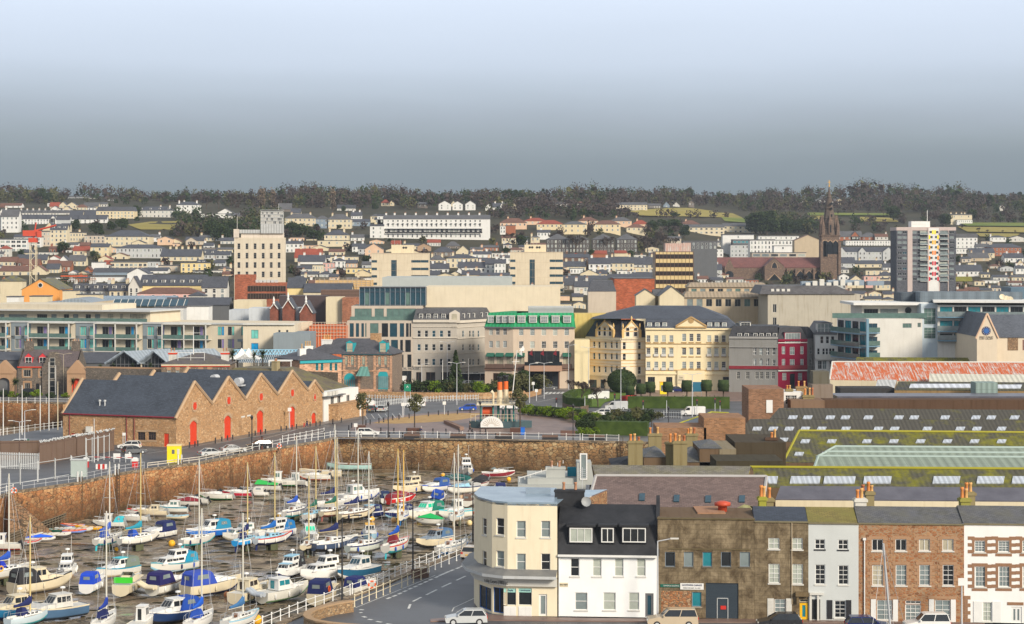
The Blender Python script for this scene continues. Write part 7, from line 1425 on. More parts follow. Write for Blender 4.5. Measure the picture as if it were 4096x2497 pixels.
def carpets():
 use('Z');wm=su((.82,.72,.52),.3);pts=[(1925,206.5),(1896,200.5),(1912,197.6),(1968,194.6),(2030,193.5),(2229,193.0)];P=[Vc(((x-2048)*d/FP,d))for x,d in pts];zt=10.95
 r=thg('corner_shop','cream rounded corner shop with projecting canopy and large windows, at the road bend','shop',(P[5].x,P[5].y,.12));Fs=[Fac(r,P[k],P[k+1],.12,zt,.2)for k in rg2(5)]
 use('C2');
 for f,x,w in((Fs[3],2012,.95),(Fs[2],1886,1.0)):
  for y0,y1 in((650,785),(912,1040)):
   u,z1=f.lo(x,y0);_,z0=f.lo(x,y1);f.win(u-w/2,u+w/2,z0,z1,'sash',random.choice((qd,qv)),qw,1,qo)
 use('C3');F=Fs[4]
 for x in(170,367):
  for y0,y1 in((672,805),(935,1068)):u,z1=F.lo(x,y0);_,z0=F.lo(x,y1);F.win(u-.45,u+.45,z0,z1,'sash',random.choice((qd,qv)),qw,1,qo)
 for a,c in((30,130),(148,255)):
  u0,u1,z0,z1=F.re(a,1212,c,1352);F.win(u0,u1,z0,z1,qi,qd,qw,1);u0,u1,za,zb=F.re(a,1357,c,1440);mb=MB();mb.bx2(u0,u1,-.03,.02,za,zb);mb.bx2(u0+.05,(u0+u1)/2-.04,-.05,-.03,za+.1,zb-.1);mb.bx2((u0+u1)/2+.04,u1-.05,-.05,-.03,za+.1,zb-.1);F.mb(mb,'stall_riser',pt(qw))
  mb=MB();mb.bx2(u0,u1,.08,.1,z1-.42,z1-.02);o=F.mb(mb,'header_sign',pt((.35,.62,.55)));txo(r,'Vinyls' if a<100 else 'Laminates',F.trt((u0+u1)/2,.06,z1-.22),.26,pt(qn),F.lr)
  mb=MB();[mb.tub((u0+.2,.6+k*.3,z0+.15+k*.22),(u1-.2,.5+k*.25,z0+.2+k*.2),.12,8)for k in rg2(3)];F.mb(mb,'carpet_rolls',pt(qc))
 W_=F.re(312,1262,377,1450);o=F.win(W_[0],W_[1],.03,W_[3],qi,qv,qw,1,name='door',ft=.18)
 use('C2');f=Fs[3];u0,u1,z0,z1=f.re(1935,1200,2000,1410);f.win(.15,f.W-.3,.15,z1,qp,qd,(.02,.12,.40),1);f=Fs[2];f.win(.25,f.W-.2,.15,f.lo(1900,1200)[1],qp,qd,(.02,.12,.40),1)
 for f in Fs:f.wl(wm)
 pol=[(p.x-P[5].x,p.y-P[5].y)for p in P]+[(0.2,12)];mb=MB();mb.prism([*pol[:6],(2,11.5)][:7],zt-.14,zt-.12+.01,0);mb.prism(pol,zt-.3,zt+.05,0);mb.mk(qr,ms('blue_felt',(.20,.27,.33),(.30,.38,.44),.3,.25,.5),r)
 mb=MB();sg=MB()
 def off(k,d):
  e0=Fs[max(0,k-1)].n;e1=Fs[min(4,k)].n;n=(e0+e1).normalized();return(P[k].x-P[5].x-n.x*d,P[k].y-P[5].y-n.y*d)
 for k in rg2(5):
  a,c=off(k,1.25),off(k+1,1.25);a2,c2=off(k,-.02),off(k+1,-.02);z=3.75
  mb.fc([(*a,z),(*c,z),(*c,z+.28),(*a,z+.28)],0);mb.fc([(*a,z+.28),(*c,z+.28),(*c2,z+.75),(*a2,z+.75)],1);mb.fc([(*a2,z),(*c2,z),(*c,z),(*a,z)],0)
  a,c=off(k,.35),off(k+1,.35);sg.fc([(*a,z-.85),(*c,z-.85),(*c,z),(*a,z)],0);sg.fc([(*a2,z-.85),(*c2,z-.85),(*c,z-.85),(*a,z-.85)],0)
 mb.mk('canopy',[su(ql),ms('lead',(.14,.14,.14),(.2,.2,.19),.5,.5)],r);s=sg.mk('sign_fascia',su(qo,.1),r)
 f=Fs[3];q=f.trt(f.W*.42,-.40,3.2);txo(r,'Valley Carpets (1983) Ltd.',q,.44,pt(qk),f.lr,sx=.62)
 mb=MB();mb.bx2(-3,-.5,7,8.4,zt,zt+.5);mb.mk('roof_box',pt('bluegrey'),r)
carpets()
use('C3');slp('flat_roof','blue-grey flat roof extension with a stone side wall','C3',(480,480),(650,515),(90,445),(862,428),10.5,10.52,ms('blue_felt2',(.26,.36,.44),(.36,.46,.52),.3,.3,.5),back=0,wl=stone((.42,.24,.12),(.36,.16,.07),(.5,.32,.16),.4),cat=qr,pc2=None)
def seaview():
 b=fb('white_house','bright white rendered house with black mansard, three dormers and white gutter','C3',470,1262,945);wm=su((.88,.88,.85),.08);bk=ms('black_felt',(.018,.019,.022),(.035,.036,.04),.6,.6,.3)
 for a,c,g in((567,638,qd),(745,817,'blind'),(922,994,'blind'),(1100,1171,'blind')):W(b,a,970,c,1118,gl=g)
 for a,c,g in((603,703,qv),(830,932,'blind'),(1036,1118,'blind')):W(b,a,1245,c,1390,gl=g)
 u0,u1,z0,z1=b.F.re(1168,1255,1236,1468);b.F.win(u0,u1,.03,z1,qi,qz,qg,1,name='door',ft=.22);b.F.wl(wm);shl(b,wm,'f');H_=b.H;z1=ZA(705,b.ro.location.y)-.12;z2=ZA(540,b.ro.location.y+3.5)-.12
 mb=MB();mb.side([(-.25,H_),(.9,z1),(4.2,z2),(7.5,z1),(9.2,H_)],-.05,b.W+.05,0,x=False);mb.mk(qr,[bk],b.ro);mb=MB();mb.bx2(-.05,b.W+.05,-.42,-.2,H_-.18,H_+.02);mb.tub((.05,-.1,0),(.05,-.1,H_),.06,6);mb.mk('gutter',pt(qw),b.ro)
 for a,c in((560,745),(815,915),(985,1172)):
  u0,u1,q0,q1=b.F.re(a,725,c,845);mb=MB();mb.bx2(u0-.12,u1+.12,-.02,3,q0-.1,q1+.1);d=mb.mk('dormer',bk,b.ro);mb=MB();mb.bx2(u0-.3,u1+.3,-.25,3,q1+.1,q1+.28);mb.mk('dormer_roof',bk,d);o=kid(wm2(u1-u0,q1-q0,'triple' if c-a>120 else qp,'blind' if a<600 else qd,qw,ft=.1),qy,d,(u0,-.08,q0))
 c=chm(b.ro,.85,4.4,H_+1,ZA(432,b.ro.location.y+4),2.9,1.1,bk,2,ph=.75);c2=MB();c2.la([(.01,0),(.35,.06),(.5,.2)],(0,0,0),12);o=c2.mk('dish',pt('grey'),b.ro);o.location=(2.5,3.2,ZA(530,b.ro.location.y+3));o.rotation_euler=(rd2(70),0,.3)
 mb=MB();mb.side([(-.3,H_),(1,z1),(4.4,z2+.9),(8,z1),(9.3,H_)],b.W-.1,b.W+.25,0,x=False);mb.mk('party_gable',bk,b.ro);mb=MB();mb.tub((2.1,4.3,z2+1.5),(2.1,4.3,z2+3.6),.03);[mb.tub((1.6,4.3+0*k,z2+2.6+k*.2),(2.6,4.3,z2+2.6+k*.2),.02,4)for k in rg2(5)];mb.mk('aerial',pt('steel'),b.ro)
 u0,u1,z0,z1=b.F.re(482,1168,547,1202);mb=MB();mb.bx2(u0,u1,-.04,0,z0,z1);s=mb.mk('name_board',pt(qc),b.ro);txo(s,'SEA-VIEW',((u0+u1)/2,-.06,(z0+z1)/2),.18,pt(qk))
seaview()
def garage():
 b=fb('garage','stained brown cement rendered garage with grey shutter door and row of five windows','C3',1268,2046,660,9,'garage');rng=[qd,qv,'teal',qd,qv]
 for k,(a,c)in en(((1328,1408),(1480,1557),(1630,1706),(1778,1857),(1930,2009))):W(b,a,922,c,1040,qi,rng[k],'bluegrey',(.12,.10,.07))
 W(b,1545,1245,1622,1362,qi,'teal','bluegrey',(.3,.25,.18));u0,u1,z0,z1=b.F.re(1655,1170,1918,1490);b.F.ops.append((u0,u1,0,z1));b.F.wl(aged());shl(b,BRN,'f')
 mb=MB();n=22;[mb.bx2(u0,u1,.10,.15,z1*k/n+.02,z1*(k+1)/n)for k in rg2(n)];mb.bx2(u0,u1,.15,.2,0,z1);d=b.F.mb(mb,'shutter_door',pt((.035,.05,.065),.5));a,c,q0,q1=b.F.re(1745,1292,1836,1490);mb=MB();[mb.bx2(*v)for v in((a,a+.06,.04,.1,0,q1),(c-.06,c,.04,.1,0,q1),(a,c,.04,.1,q1-.06,q1))];w_=mb.mk('wicket_door_frame',pt(ql),d);mb=MB();mb.bx2(a+.35,c-.2,.05,.1,q1-1.1,q1-.75);mb.mk('red_notice',pt('red'),d)
 mb=MB();a,c,q0,q1=b.F.re(1297,1234,1538,1440);mb.bx2(a,c,-.02,.0,q0,q1);mb.mk('exposed_stone',stone((.50,.24,.10),(.38,.15,.06),(.48,.34,.20),.32),b.ro)
 mb=MB();mb.bx2(-.05,b.W+.05,-.12,.4,b.H,b.H+.12);mb.bx2(1,b.W-.3,-.06,-.003,b.F.lo(1700,905)[1],b.F.lo(1700,895)[1]);mb.mk('coping',su((.14,.11,.06),.8),b.ro)
 for x0,x1,y0,y1,m,s,sz,tm,nm in((1290,1446,1180,1206,(.01,.12,.08),'COMMERCIAL BUILDINGS',.17,qw,'street_sign'),(1450,1638,1172,1225,qw,'GOODWINS GARAGE',.25,qn,'garage_sign')):
  a,c,q0,q1=b.F.re(x0,y0,x1,y1);mb=MB();mb.bx2(a,c,-.06,-.003,q0,q1);s_=mb.mk(nm,pt(m),b.ro);txo(s_,s,((a+c)/2+(.1 if sz<.2 else 0),-.075,(q0+q1)/2+(.12 if sz>.2 else 0)),sz,pt(tm),sx=.78)
  if sz>.2:txo(s_,'PEUGEOT SPECIALISTS   TEL. 733372',((a+c)/2,-.075,q0+.15),.13,pt(qg),sx=.8)
 use('C3');r=slp('workshop_roof','pale yellow lichened pitched roof behind the garage parapet','C3',(1720,665),(2090,670),(1965,548),(2010,560),8.3,11.5,cg((.40,.38,.20),.5,moss=.4),back=4,cat=qr);fb2('C3',1590,1815,605,196,5,su((.36,.20,.12),.9),'rust stained roof plant box behind the garage parapet','plant_box','plant box');p=A(1790,600,198);r=thg('extract_cowl','bright red mushroom extract cowl on the rusty box','vent',p);mb=MB();mb.la([(.45,-.6),(.45,.6),(.8,.65),(.8,.95),(.3,1.1),(.01,1.1)],(0,0,0),12);mb.mk('cowl',pt((.50,.07,.03)),r)
garage()
def houses():
 rm=slate(qt,.4,.25,.15)
 def rf(b,h,m,y0=0.0,d=5):mb=MB();mb.side([(y0+.1,b.H-.15),(d,b.H+h),(9,b.H-.15)],.02,b.W-.02,0,x=False);mb.mk(qr,m,b.ro);mb=MB();mb.bx2(0,b.W,-.12,.35,b.H-.003,b.H+.1);mb.mk('coping',su((.2,.17,.10),.8),b.ro)
 b=fb('brown_house','brown stained rendered townhouse with bright yellow door and white shutters','C4',36,470,685);g=('blind',qv)
 for a,c,y0,y1,st in((148,235,808,898,'cross'),(335,422,810,902,'cross'),(150,238,1016,1173,'sash4'),(337,425,1020,1180,'sash4')):W(b,a,y0,c,y1,st,'blind')
 W(b,197,1300,287,1440,'sash4',qv);u0,u1,z0,z1=b.F.re(400,1330,468,1496);b.F.win(u0,u1,.03,z1,qi,'teal',(.85,.48,.01),1,name='yellow_door',ft=.24);W(b,400,1302,468,1326,qi,qd,qc,None)
 b.F.wl(aged());shl(b,BRN,'f')
 for a,c in((140,192),(290,336)):u0,u1,z0,z1=b.F.re(a,1295,c,1445);mb=MB();mb.bx2(u0,u1,-.06,-.003,z0,z1);[mb.bx2(u0+.05,u1-.05,-.08,-.06,z0+.1+k*.14,z0+.18+k*.14)for k in rg2(11)];mb.mk('shutter',pt(qo),b.ro)
 u0,u1,z0,z1=b.F.re(365,1250,470,1275);mb=MB();mb.bx2(u0,u1,-.5,0,z0,z1+.1);mb.bx2(u0+.1,u0+.3,-.35,0,z0-.7,z0);mb.mk('door_hood',su((.18,.13,.07),.8),b.ro);mb=MB();u=b.F.lo(336,0)[0];mb.tub((u,-.08,1.5),(u,-.08,b.H),.04,5);mb.mk('downpipe',su('sand'),b.ro);rf(b,.9,slate((.045,.055,.075),.5,.28))
 b=fb('grey_house','pale grey townhouse with black shutters and black framed front door','C4',470,873,698);wm=su((.56,.58,.56),.08)
 for a,c,y0,y1,st in((522,603,818,900,'cross'),(708,790,820,903,'cross'),(524,606,1024,1183,'sash4'),(710,792,1026,1185,'sash4')):W(b,a,y0,c,y1,st,qd,sill=qk if y0<900 else qo)
 W(b,680,1310,770,1452,'sash4',qd);u0,u1,z0,z1=b.F.re(497,1300,563,1496);b.F.win(u0,u1,.03,z1,qp,qd,'iron',1,name='front_door',ft=.14);b.F.wl(wm);shl(b,wm,'f')
 for a,c in((619,663),(773,815)):u0,u1,z0,z1=b.F.re(a,1308,c,1460);mb=MB();mb.bx2(u0,u1,-.07,-.003,z0,z1);mb.mk('shutter',pt(qk),b.ro)
 u0,u1,z0,z1=b.F.re(478,1248,590,1265);mb=MB();mb.bx2(u0,u1,-.3,0,z0,z1);mb.bx2(u0,u0+.2,-.2,0,0,z0);mb.bx2(u1-.6,u1-.4,-.2,0,0,z0);mb.mk('door_surround',pt(qo),b.ro);rf(b,1.0,slate((.20,.16,.04),.5,.28,.8))
 b=fb('stone_house','wide orange-brown granite house with white windows, white shutters and downpipe','C4',873,1722,703);sm=stone((.42,.19,.08),(.30,.125,.055),(.46,.27,.14),.36,(.34,.24,.15));q=su((.40,.24,.14),.4);xs=((980,1070),(1169,1258),(1359,1447),(1547,1638));qb=MB()
 for k,(a,c)in en(xs):
  W(b,a,820,c,913,qp,(qd,qd,qc,qc)[k]);W(b,a+3,1026,c+3,1192,'sash4',(qc,qv,qv,qd)[k])
  for y0,y1 in((820,913),(1026,1192)):
   u0,u1,z0,z1=b.F.re(a,y0,c,y1);[qb.bx2(s*(.22 if j%2 else .45)+(u0 if s<0 else u1),(u0-.0 if s<0 else u1),-.03,-.002,z0-.2+j*.3,z0+.08+j*.3)for j in rg2(int((z1-z0+.5)/.3))for s in(-1,1)];qb.bx2(u0-.3,u1+.3,-.035,-.002,z1+.03,z1+.3)
 for a,c in((1015,1147),(1482,1612)):
  W(b,a+5,1308,c-2,1470,'sash4',qv);u0,u1,z0,z1=b.F.re(a,1302,c,1476);[(lambda m:(m.bx2(p,p2,-.06,-.003,z0-.1,z1),m.mk('shutter',pt(qw),b.ro)))(MB())for p,p2 in((u0-.5,u0-.03),(u1+.03,u1+.5))];qb.bx2(u0-.6,u1+.6,-.03,-.002,z1+.05,z1+.3)
 u0,u1,z0,z1=b.F.re(1247,1342,1375,1496);b.F.win(u0,u1,.03,z1,qe,qv,qw,1,name='front_door',ft=.1);W(b,1250,1312,1372,1340,'triple',qd,qw,None)
 b.F.wl(sm);shl(b,BRN,'f');qb.mk('dressed_blocks',q,b.ro);mb=MB();u=b.F.lo(920,0)[0];mb.tub((u,-.12,0),(u,-.12,b.F.lo(0,800)[1]),.06,6);mb.bx2(u-.15,u+.15,-.22,0,b.F.lo(0,815)[1],b.F.lo(0,796)[1]);mb.mk('downpipe',pt(qw),b.ro);rf(b,1.1,rm)
 b=fb('quoined_house','white painted house with bold brown stone quoins round every window','C4',1722,2290,705);wm=su((.84,.82,.78),.12);qb=MB();q=su((.30,.17,.10),.4)
 for a,c in((1806,1890),(1996,2085),(2190,2275)):
  W(b,a,832,c,923,qe,qv);W(b,a+5,1040,c+5,1202,qe,qv)
  for y0,y1 in((832,923),(1040,1202)):
   u0,u1,z0,z1=b.F.re(a,y0,c,y1);[qb.bx2((u0 if s<0 else u1),(u0 if s<0 else u1)+s*(.22 if j%2 else .62),-.03,-.002,z0-.12+j*.32,z0+.20+j*.32)for j in rg2(int((z1-z0+.2)/.3)+1)for s in(-1,1)];qb.bx2(u0-.25,u1+.25,-.035,-.002,z1+.03,z1+.33);qb.bx2(u0-.25,u1+.25,-.035,-.002,z0-.4,z0-.16)
 W(b,1872,1325,1945,1480,'sash4','blind');u0,u1,z0,z1=b.F.re(1798,1318,2018,1490);[(lambda m:(m.bx2(p,p2,-.06,-.003,z0,z1),m.mk('shutter',pt(qw),b.ro)))(MB())for p,p2 in((u0,u0+.8),(u1-.8,u1))];a,c,q0,q1=b.F.re(2100,1365,2185,1496);b.F.win(a,c,.03,q1,qp,qv,qw,1,name='front_door',ft=.22);b.F.wl(wm);shl(b,wm,'f')
 [qb.bx2(.0,.35 if j%2 else .6,-.03,-.002,j*.34*0+.02+j*.36,.02+j*.36+.34)for j in rg2(7)];qb.bx2(b.F.lo(2070,0)[0],b.F.lo(2200,0)[0],-.05,-.002,b.F.lo(0,1318)[1],b.F.lo(0,1295)[1]);qb.mk('brown_quoins',q,b.ro);rf(b,1.2,rm)
houses()
b=fb('brown_house','plain stone house just past the quoined house','C4',2290,3000,703)
for x in(2380,2560,2740):W(b,x,830,x+85,925,'cross');W(b,x,1040,x+85,1200,'sash4')
b.F.wl(aged());shl(b,BRN,'f')
def low_wall():
 use('C2');cope=[G(x,y,1.1)for x,y in((820,1312),(700,1330),(600,1352),(520,1378),(470,1405),(455,1430),(480,1455),(545,1475),(640,1490),(760,1502),(900,1512))]
 r=thg('curved_wall','curved low stone wall with pale coping at the road bend','wall',(cope[0].x,cope[0].y,0));o=Vc((cope[0].x,cope[0].y,0));P=[p-o for p in cope];w=MB();c=MB();n=len(P);N=[]
 for k in rg2(n):d=(P[min(n-1,k+1)]-P[max(0,k-1)]);d.z=0;d.normalize();N.append(Vc((-d.y,d.x,0)))
 for k in rg2(n-1):
  for s,h in((1,.28),(-1,.28)):
   a,b_=P[k]+N[k]*h*s,P[k+1]+N[k+1]*h*s;w.fc([(a.x,a.y,0),(b_.x,b_.y,0),(b_.x,b_.y,1.0),(a.x,a.y,1.0)]);a,b_=P[k]+N[k]*.36*s,P[k+1]+N[k+1]*.36*s;c.fc([(a.x,a.y,.98),(b_.x,b_.y,.98),(b_.x,b_.y,1.14),(a.x,a.y,1.14)])
  q=[P[k]-N[k]*.36,P[k+1]-N[k+1]*.36,P[k+1]+N[k+1]*.36,P[k]+N[k]*.36];c.fc([(p.x,p.y,1.14)for p in q])
 a,b_=P[0]+N[0]*.28,P[0]-N[0]*.28;w.fc([(a.x,a.y,0),(b_.x,b_.y,0),(b_.x,b_.y,1),(a.x,a.y,1)]);w.mk('wall_face',stone((.40,.25,.12),(.30,.18,.09),(.48,.34,.20),.3,(.16,.12,.08)),r);c.mk('coping',su((.40,.27,.16),.3),r)
low_wall()
def loft(mb,secs,m_of=None,caps=True,mc=0):
 n=len(secs[0]);i=len(mb.v)
 for s in secs:mb.v.extend([tuple(p)for p in s])
 for k in rg2(len(secs)-1):
  for j in rg2(n-1):mb.f.append((i+k*n+j,i+(k+1)*n+j,i+(k+1)*n+j+1,i+k*n+j+1));mb.m.append(m_of(j)if m_of else 0);mb.sm.append(True)
 if caps:mb.fc(secs[0],mc)
def hull(ro,L,B,Hh,hc,bc,sc,yacht=False,rake=.0):
 T=[0,.12,.3,.5,.68,.82,.93,1.0];bw=[.86,.94,1,.98,.84,.58,.28,.02]if not yacht else[.62,.82,.98,1,.86,.60,.30,.02]
 sh=[1.0,.99,.98,1.0,1.06,1.15,1.24,1.30];kz=[.02,0,0,.0,.02,.10,.34,.9]if not yacht else[.30,.12,0,-.02,.02,.16,.42,.95]
 mb=MB();secs=[]
 for t,b,s,k in zip(T,bw,sh,kz):
  x=t*L+(.06*L*(1 if t==1 else 0));h=Hh*s;b=b*B/2;z0=Hh*k*.8;zc=z0+(h-z0)*(.30 if not yacht else .38);zw=z0+(h-z0)*.36 if not yacht else z0+(h-z0)*.42
  half=[(b*.55,z0+(zc-z0)*.35),(b*.90,zc),(b*.94,zw+.02),(b,h-.16*(1)),(b,h)]
  secs.append([(x,-y,z)for y,z in half[::-1]]+[(x,0,z0)]+[(x,y,z)for y,z in half])
 bands=[2,1,1,0,0,0,0,1,1,2]
 loft(mb,secs,lambda j:bands[j],mc=1);dk=MB();i=0;P=[(s[0][0],s[0][1],s[0][2]-.06)for s in secs];Q=[(s[-1][0],s[-1][1],s[-1][2]-.06)for s in secs]
 for k in rg2(len(P)-1):dk.fc([P[k],P[k+1],Q[k+1],Q[k]])
 h=mb.mk('hull',[pt(bc,.6),pt(hc,.3),pt(sc or hc,.4)],ro,uv=True);dk.mk('deck',pt(qo if not ii(yacht,str)else yacht,.6),ro);return h,secs
def prof(ro,name,P,w0,w1,m,y=0,parent=None):
 zs=[p[1]for p in P];za,zb=min(zs),max(zs);W_=lambda z:w0+(w1-w0)*(z-za)/max(.01,zb-za);mb=MB();n=len(P);a=[(x,-W_(z),z)for x,z in P];b=[(x,W_(z),z)for x,z in P]
 for k in rg2(n):mb.fc([a[k],a[(k+1)%n],b[(k+1)%n],b[k]][::-1])
 mb.fc(a[::-1]);mb.fc(b);return mb.mk(name,m,parent or ro)
def fender(ro,x,y,z,c,round_=False):
 mb=MB();mb.ball((0,0,0),.24 if round_ else .13,sz=1 if round_ else 2.6,n=8);o=mb.mk('fender',pt(c,.5),ro);o.location=(x,y,z)
WHT=(qw,qo,(.72,.70,.62))
def bt2(kd,x,y,L,hd,lb3,hc=qw,bc=qn,sc=None,cab='c',cc=qw,can=None,out=0,fen=(),gl=qd,tilt=0,mast=0,cov=qz,keel=0,hood=None,mc=(.62,.60,.52),name=None,B=None,H_=None,word=None,roofc=None,rib=None,ring=0):
 q0=L;m0=mast or L*1.5
 if 5<=hd<=40:hd+=34;L*=.86
 elif 183<=hd<=210:hd+=34;L*=.84
 elif kd=='m' and 140<hd<183:L*=.76
 elif kd!='o':L*=.85
 L*=.9
 if kd=='y':mast=m0
 p=G(x,y,MUDZ);r=thg(name or('yacht' if kd=='y' else 'motor_boat' if kd=='m' else 'open_boat'),lb3,'yacht' if kd=='y' else 'boat',p);B=B or(L*.34 if kd!='y' else L*.31);Hh=H_ or L*(.19 if kd!='y' else .18)
 lift=.12 if kd!='y' else(.75 if keel else .35);r.rotation_euler=(rd2(tilt),0,rd2(hd));hc=WHT[int(x)%3]if hc==qw else hc;c_,s_=cos(rd2(hd)),sin(rd2(hd));r.location=(p.x-c_*L/2,p.y-s_*L/2,MUDZ+lift);g=lambda v:v
 hl,secs=hull(r,L,B,Hh,hc,bc,sc,kd=='y');w=B/2;pm=pt(cc,.4);gm=gls(gl)
 def cabin(x0,x1,z0,h,rf=.5,rb=.15,wf=.72,nm='cabin',win=True,mats=None):
  o=prof(r,nm,[(x0,z0),(x1,z0),(x1-rf*h*1.1,z0+h),(x0+rb*h,z0+h)],w*wf,w*wf*.84,mats or pm);
  rr=MB();rr.bx2(x0+rb*h-.12,x1-rf*h*1.1+.15,-w*wf*.9,w*wf*.9,z0+h,z0+h+.07);rr.mk('cabin_roof',pt(roofc or cc),o)
  if win:
   for s in(-1,1):
    mb=MB();a,b_=x0+.25,x1-rf*h*.9-.1;k=3 if b_-a>1.8 else 2
    for i in rg2(k):
     u0=a+(b_-a)*i/k+.05;u1=a+(b_-a)*(i+1)/k-.05;q=[(u0,.42),(u1,.42),(u1,.86),(u0,.86)];ww=lambda t:w*wf*(1-.16*t)+.02;P=[(xx,s*ww(t),z0+h*t)for xx,t in q];mb.fc(P if s<0 else P[::-1])
    mb.mk(qy,gm,o)
   mb=MB()
   for i in(-1,0,1):
    y0,y1=w*wf*.58*(i-.44),w*wf*.58*(i+.44);X=lambda t:x1-rf*h*1.1*t+.03
    mb.fc([(X(.38),y0,z0+h*.38),(X(.38),y1,z0+h*.38),(X(.88),y1*.9,z0+h*.88),(X(.88),y0*.9,z0+h*.88)])
   mb.mk('windscreen',gm,o);mb=MB();mb.fc([(x0+rb*h*.5-.05,y_,z_)for y_,z_ in((w*wf*.5,z0+h*.1),(-w*wf*.2,z0+h*.1),(-w*wf*.2,z0+h*.85),(w*wf*.5,z0+h*.85))]);mb.mk('cabin_door',gls('bronze' if kd=='y' else gl),o)
  return o
 def canopy(x0,x1,z0,h,c,wf=.86):
  o=prof(r,'canopy',[(x0,z0),(x1,z0),(x1-.35*h,z0+h*.8),(x1-.6*h,z0+h),(x0+.35*h,z0+h),(x0+.08*h,z0+h*.82)],w*wf,w*wf*.82,pt(c,.85));mb=MB();mb.fc([(x0+.04*h-.03,y_*w,z0+h*z_)for y_,z_ in((.38,.42),(-.38,.42),(-.36,.72),(.36,.72))])
  for s in(-1,1):P=[(x0+.5*h,s*w*wf*.94,z0+h*.45),(x1-.75*h,s*w*wf*.94,z0+h*.45),(x1-.8*h,s*w*wf*.88,z0+h*.78),(x0+.6*h,s*w*wf*.88,z0+h*.78)];mb.fc(P if s<0 else P[::-1])
  mb.mk('canopy_window',gls(qv),o);return o
 if kd=='m':
  if cab=='c':prof(r,'foredeck',[(L*.38,Hh),(L*.86,Hh*1.12),(L*.72,Hh*1.28),(L*.42,Hh*1.42)],w*.72,w*.6,pm);cabin(L*.26,L*.66,Hh,L*.175,.75,.1)
  if cab=='f':cabin(L*.30,L*.86,Hh*1.0,L*.10,.9,0,.74);cabin(L*.24,L*.60,Hh+L*.10,L*.125,.5,.05,.68,'wheelhouse')
  if cab=='s':prof(r,'foredeck',[(L*.36,Hh),(L*.90,Hh*1.15),(L*.66,Hh*1.42),(L*.40,Hh*1.5)],w*.8,w*.6,pm);mb=MB();z=Hh*1.45;mb.fc([(L*.52,-w*.55,z),(L*.52,w*.55,z),(L*.40,w*.5,z+L*.07),(L*.40,-w*.5,z+L*.07)]);[mb.fc([(L*.52,s*w*.55,z),(L*.40,s*w*.5,z+L*.07),(L*.28,s*w*.6,z)])for s in(-1,1)];mb.mk('windscreen',gm,r)
  if cab=='w':cabin(L*.42,L*.66,Hh*.95,L*.26,.12,.0,.55,'wheelhouse');prof(r,'foredeck',[(L*.6,Hh),(L*.88,Hh*1.12),(L*.82,Hh*1.3),(L*.62,Hh*1.4)],w*.6,w*.45,pm)
  if cab in 'cs' and can:canopy(L*.03,L*(.42 if cab=='c' else .50),Hh*.98,L*(.19 if cab=='c' else .20),can)
  elif can and cab in 'fw':canopy(L*.02,L*.34,Hh*.98,L*.18,can)
  if cab=='x':o=prof(r,'boat_cover',[(0,Hh),(L*.95,Hh*1.25),(L*.6,Hh*1.7),(L*.45,Hh*1.9),(L*.05,Hh*1.45)],w*.98,w*.3,pt(can,.85))
  mb=MB();[mb.path([(L*.55,s*w*.9,Hh*1.05+.5),(L*.8,s*w*.62,Hh*1.15+.55),(L*1.02,0,Hh*1.3+.5)],.025,4)for s in(-1,1)];[mb.tub((L*t,s*w*b_,Hh*1.1),(L*t,s*w*b_,Hh*1.1+.5),.022,4)for s in(-1,1)for t,b_ in((.56,.9),(.7,.78),(.84,.54))];mb.mk('bow_rail',pt('steel',.3),r)
  if cab in 'cf' and not out:
   mb=MB();zt=Hh+L*(.24 if cab=='f' else .19);mb.tub((L*.36,0,zt),(L*.36,0,zt+.7),.03,4);mb.la([(.3,0),(.3,.16),(.05,.22)],(L*.36,0,zt+.5),10);mb.mk('radar',pt(qw),r);mb=MB();mb.tub((L*.3,w*.4,zt),(L*.27,w*.4,zt+2.2),.02,4);mb.mk('aerial',pt(qw),r)
 elif kd=='o':
  [(lambda mb:(mb.bx2(L*t,L*(t+.06),-w*.85,w*.85,Hh*.9,Hh*.97),mb.mk('thwart',pt('wood'),r)))(MB())for t in(.25,.5,.72)]
  if cab=='w':cabin(L*.55,L*.78,Hh*.95,L*.2,.1,.0,.6,'wheelhouse')
  if can:prof(r,'boat_cover',[(0,Hh),(L*.97,Hh*1.25),(L*.5,Hh*1.9)],w,w*.2,pt(can,.85))
 if kd=='y':
  prof(r,'coachroof',[(L*.34,Hh*.97),(L*.80,Hh*1.06),(L*.72,Hh*1.26),(L*.36,Hh*1.42)],w*.62,w*.48,pm);mb=MB()
  for s in(-1,1):[mb.fc([(L*a,s*w*.585,Hh*1.14),(L*(a+.07),s*w*.585,Hh*1.14),(L*(a+.07),s*w*.55,Hh*1.28),(L*a,s*w*.55,Hh*1.28)][::-s])for a in(.4,.5,.6)]
  mb.mk(qy,gls(qd),r);mb=MB();mb.bx2(L*.335,L*.36,-w*.22,w*.22,Hh,Hh*1.4);mb.mk('hatch_boards',pt((.22,.10,.05),.6),r);mb=MB();mb.bx2(L*.06,L*.33,w*.42,w*.55,Hh*.9,Hh*1.12);mb.bx2(L*.06,L*.33,-w*.55,-w*.42,Hh*.9,Hh*1.12);mb.mk('cockpit_coaming',pm,r)
  if hood:prof(r,'sprayhood',[(L*.28,Hh*1.1),(L*.44,Hh*1.3),(L*.38,Hh*1.9),(L*.3,Hh*1.95)],w*.62,w*.42,pt(hood,.85))
  kc=pt('bluegrey' if not keel else bc,.8);mb=MB()
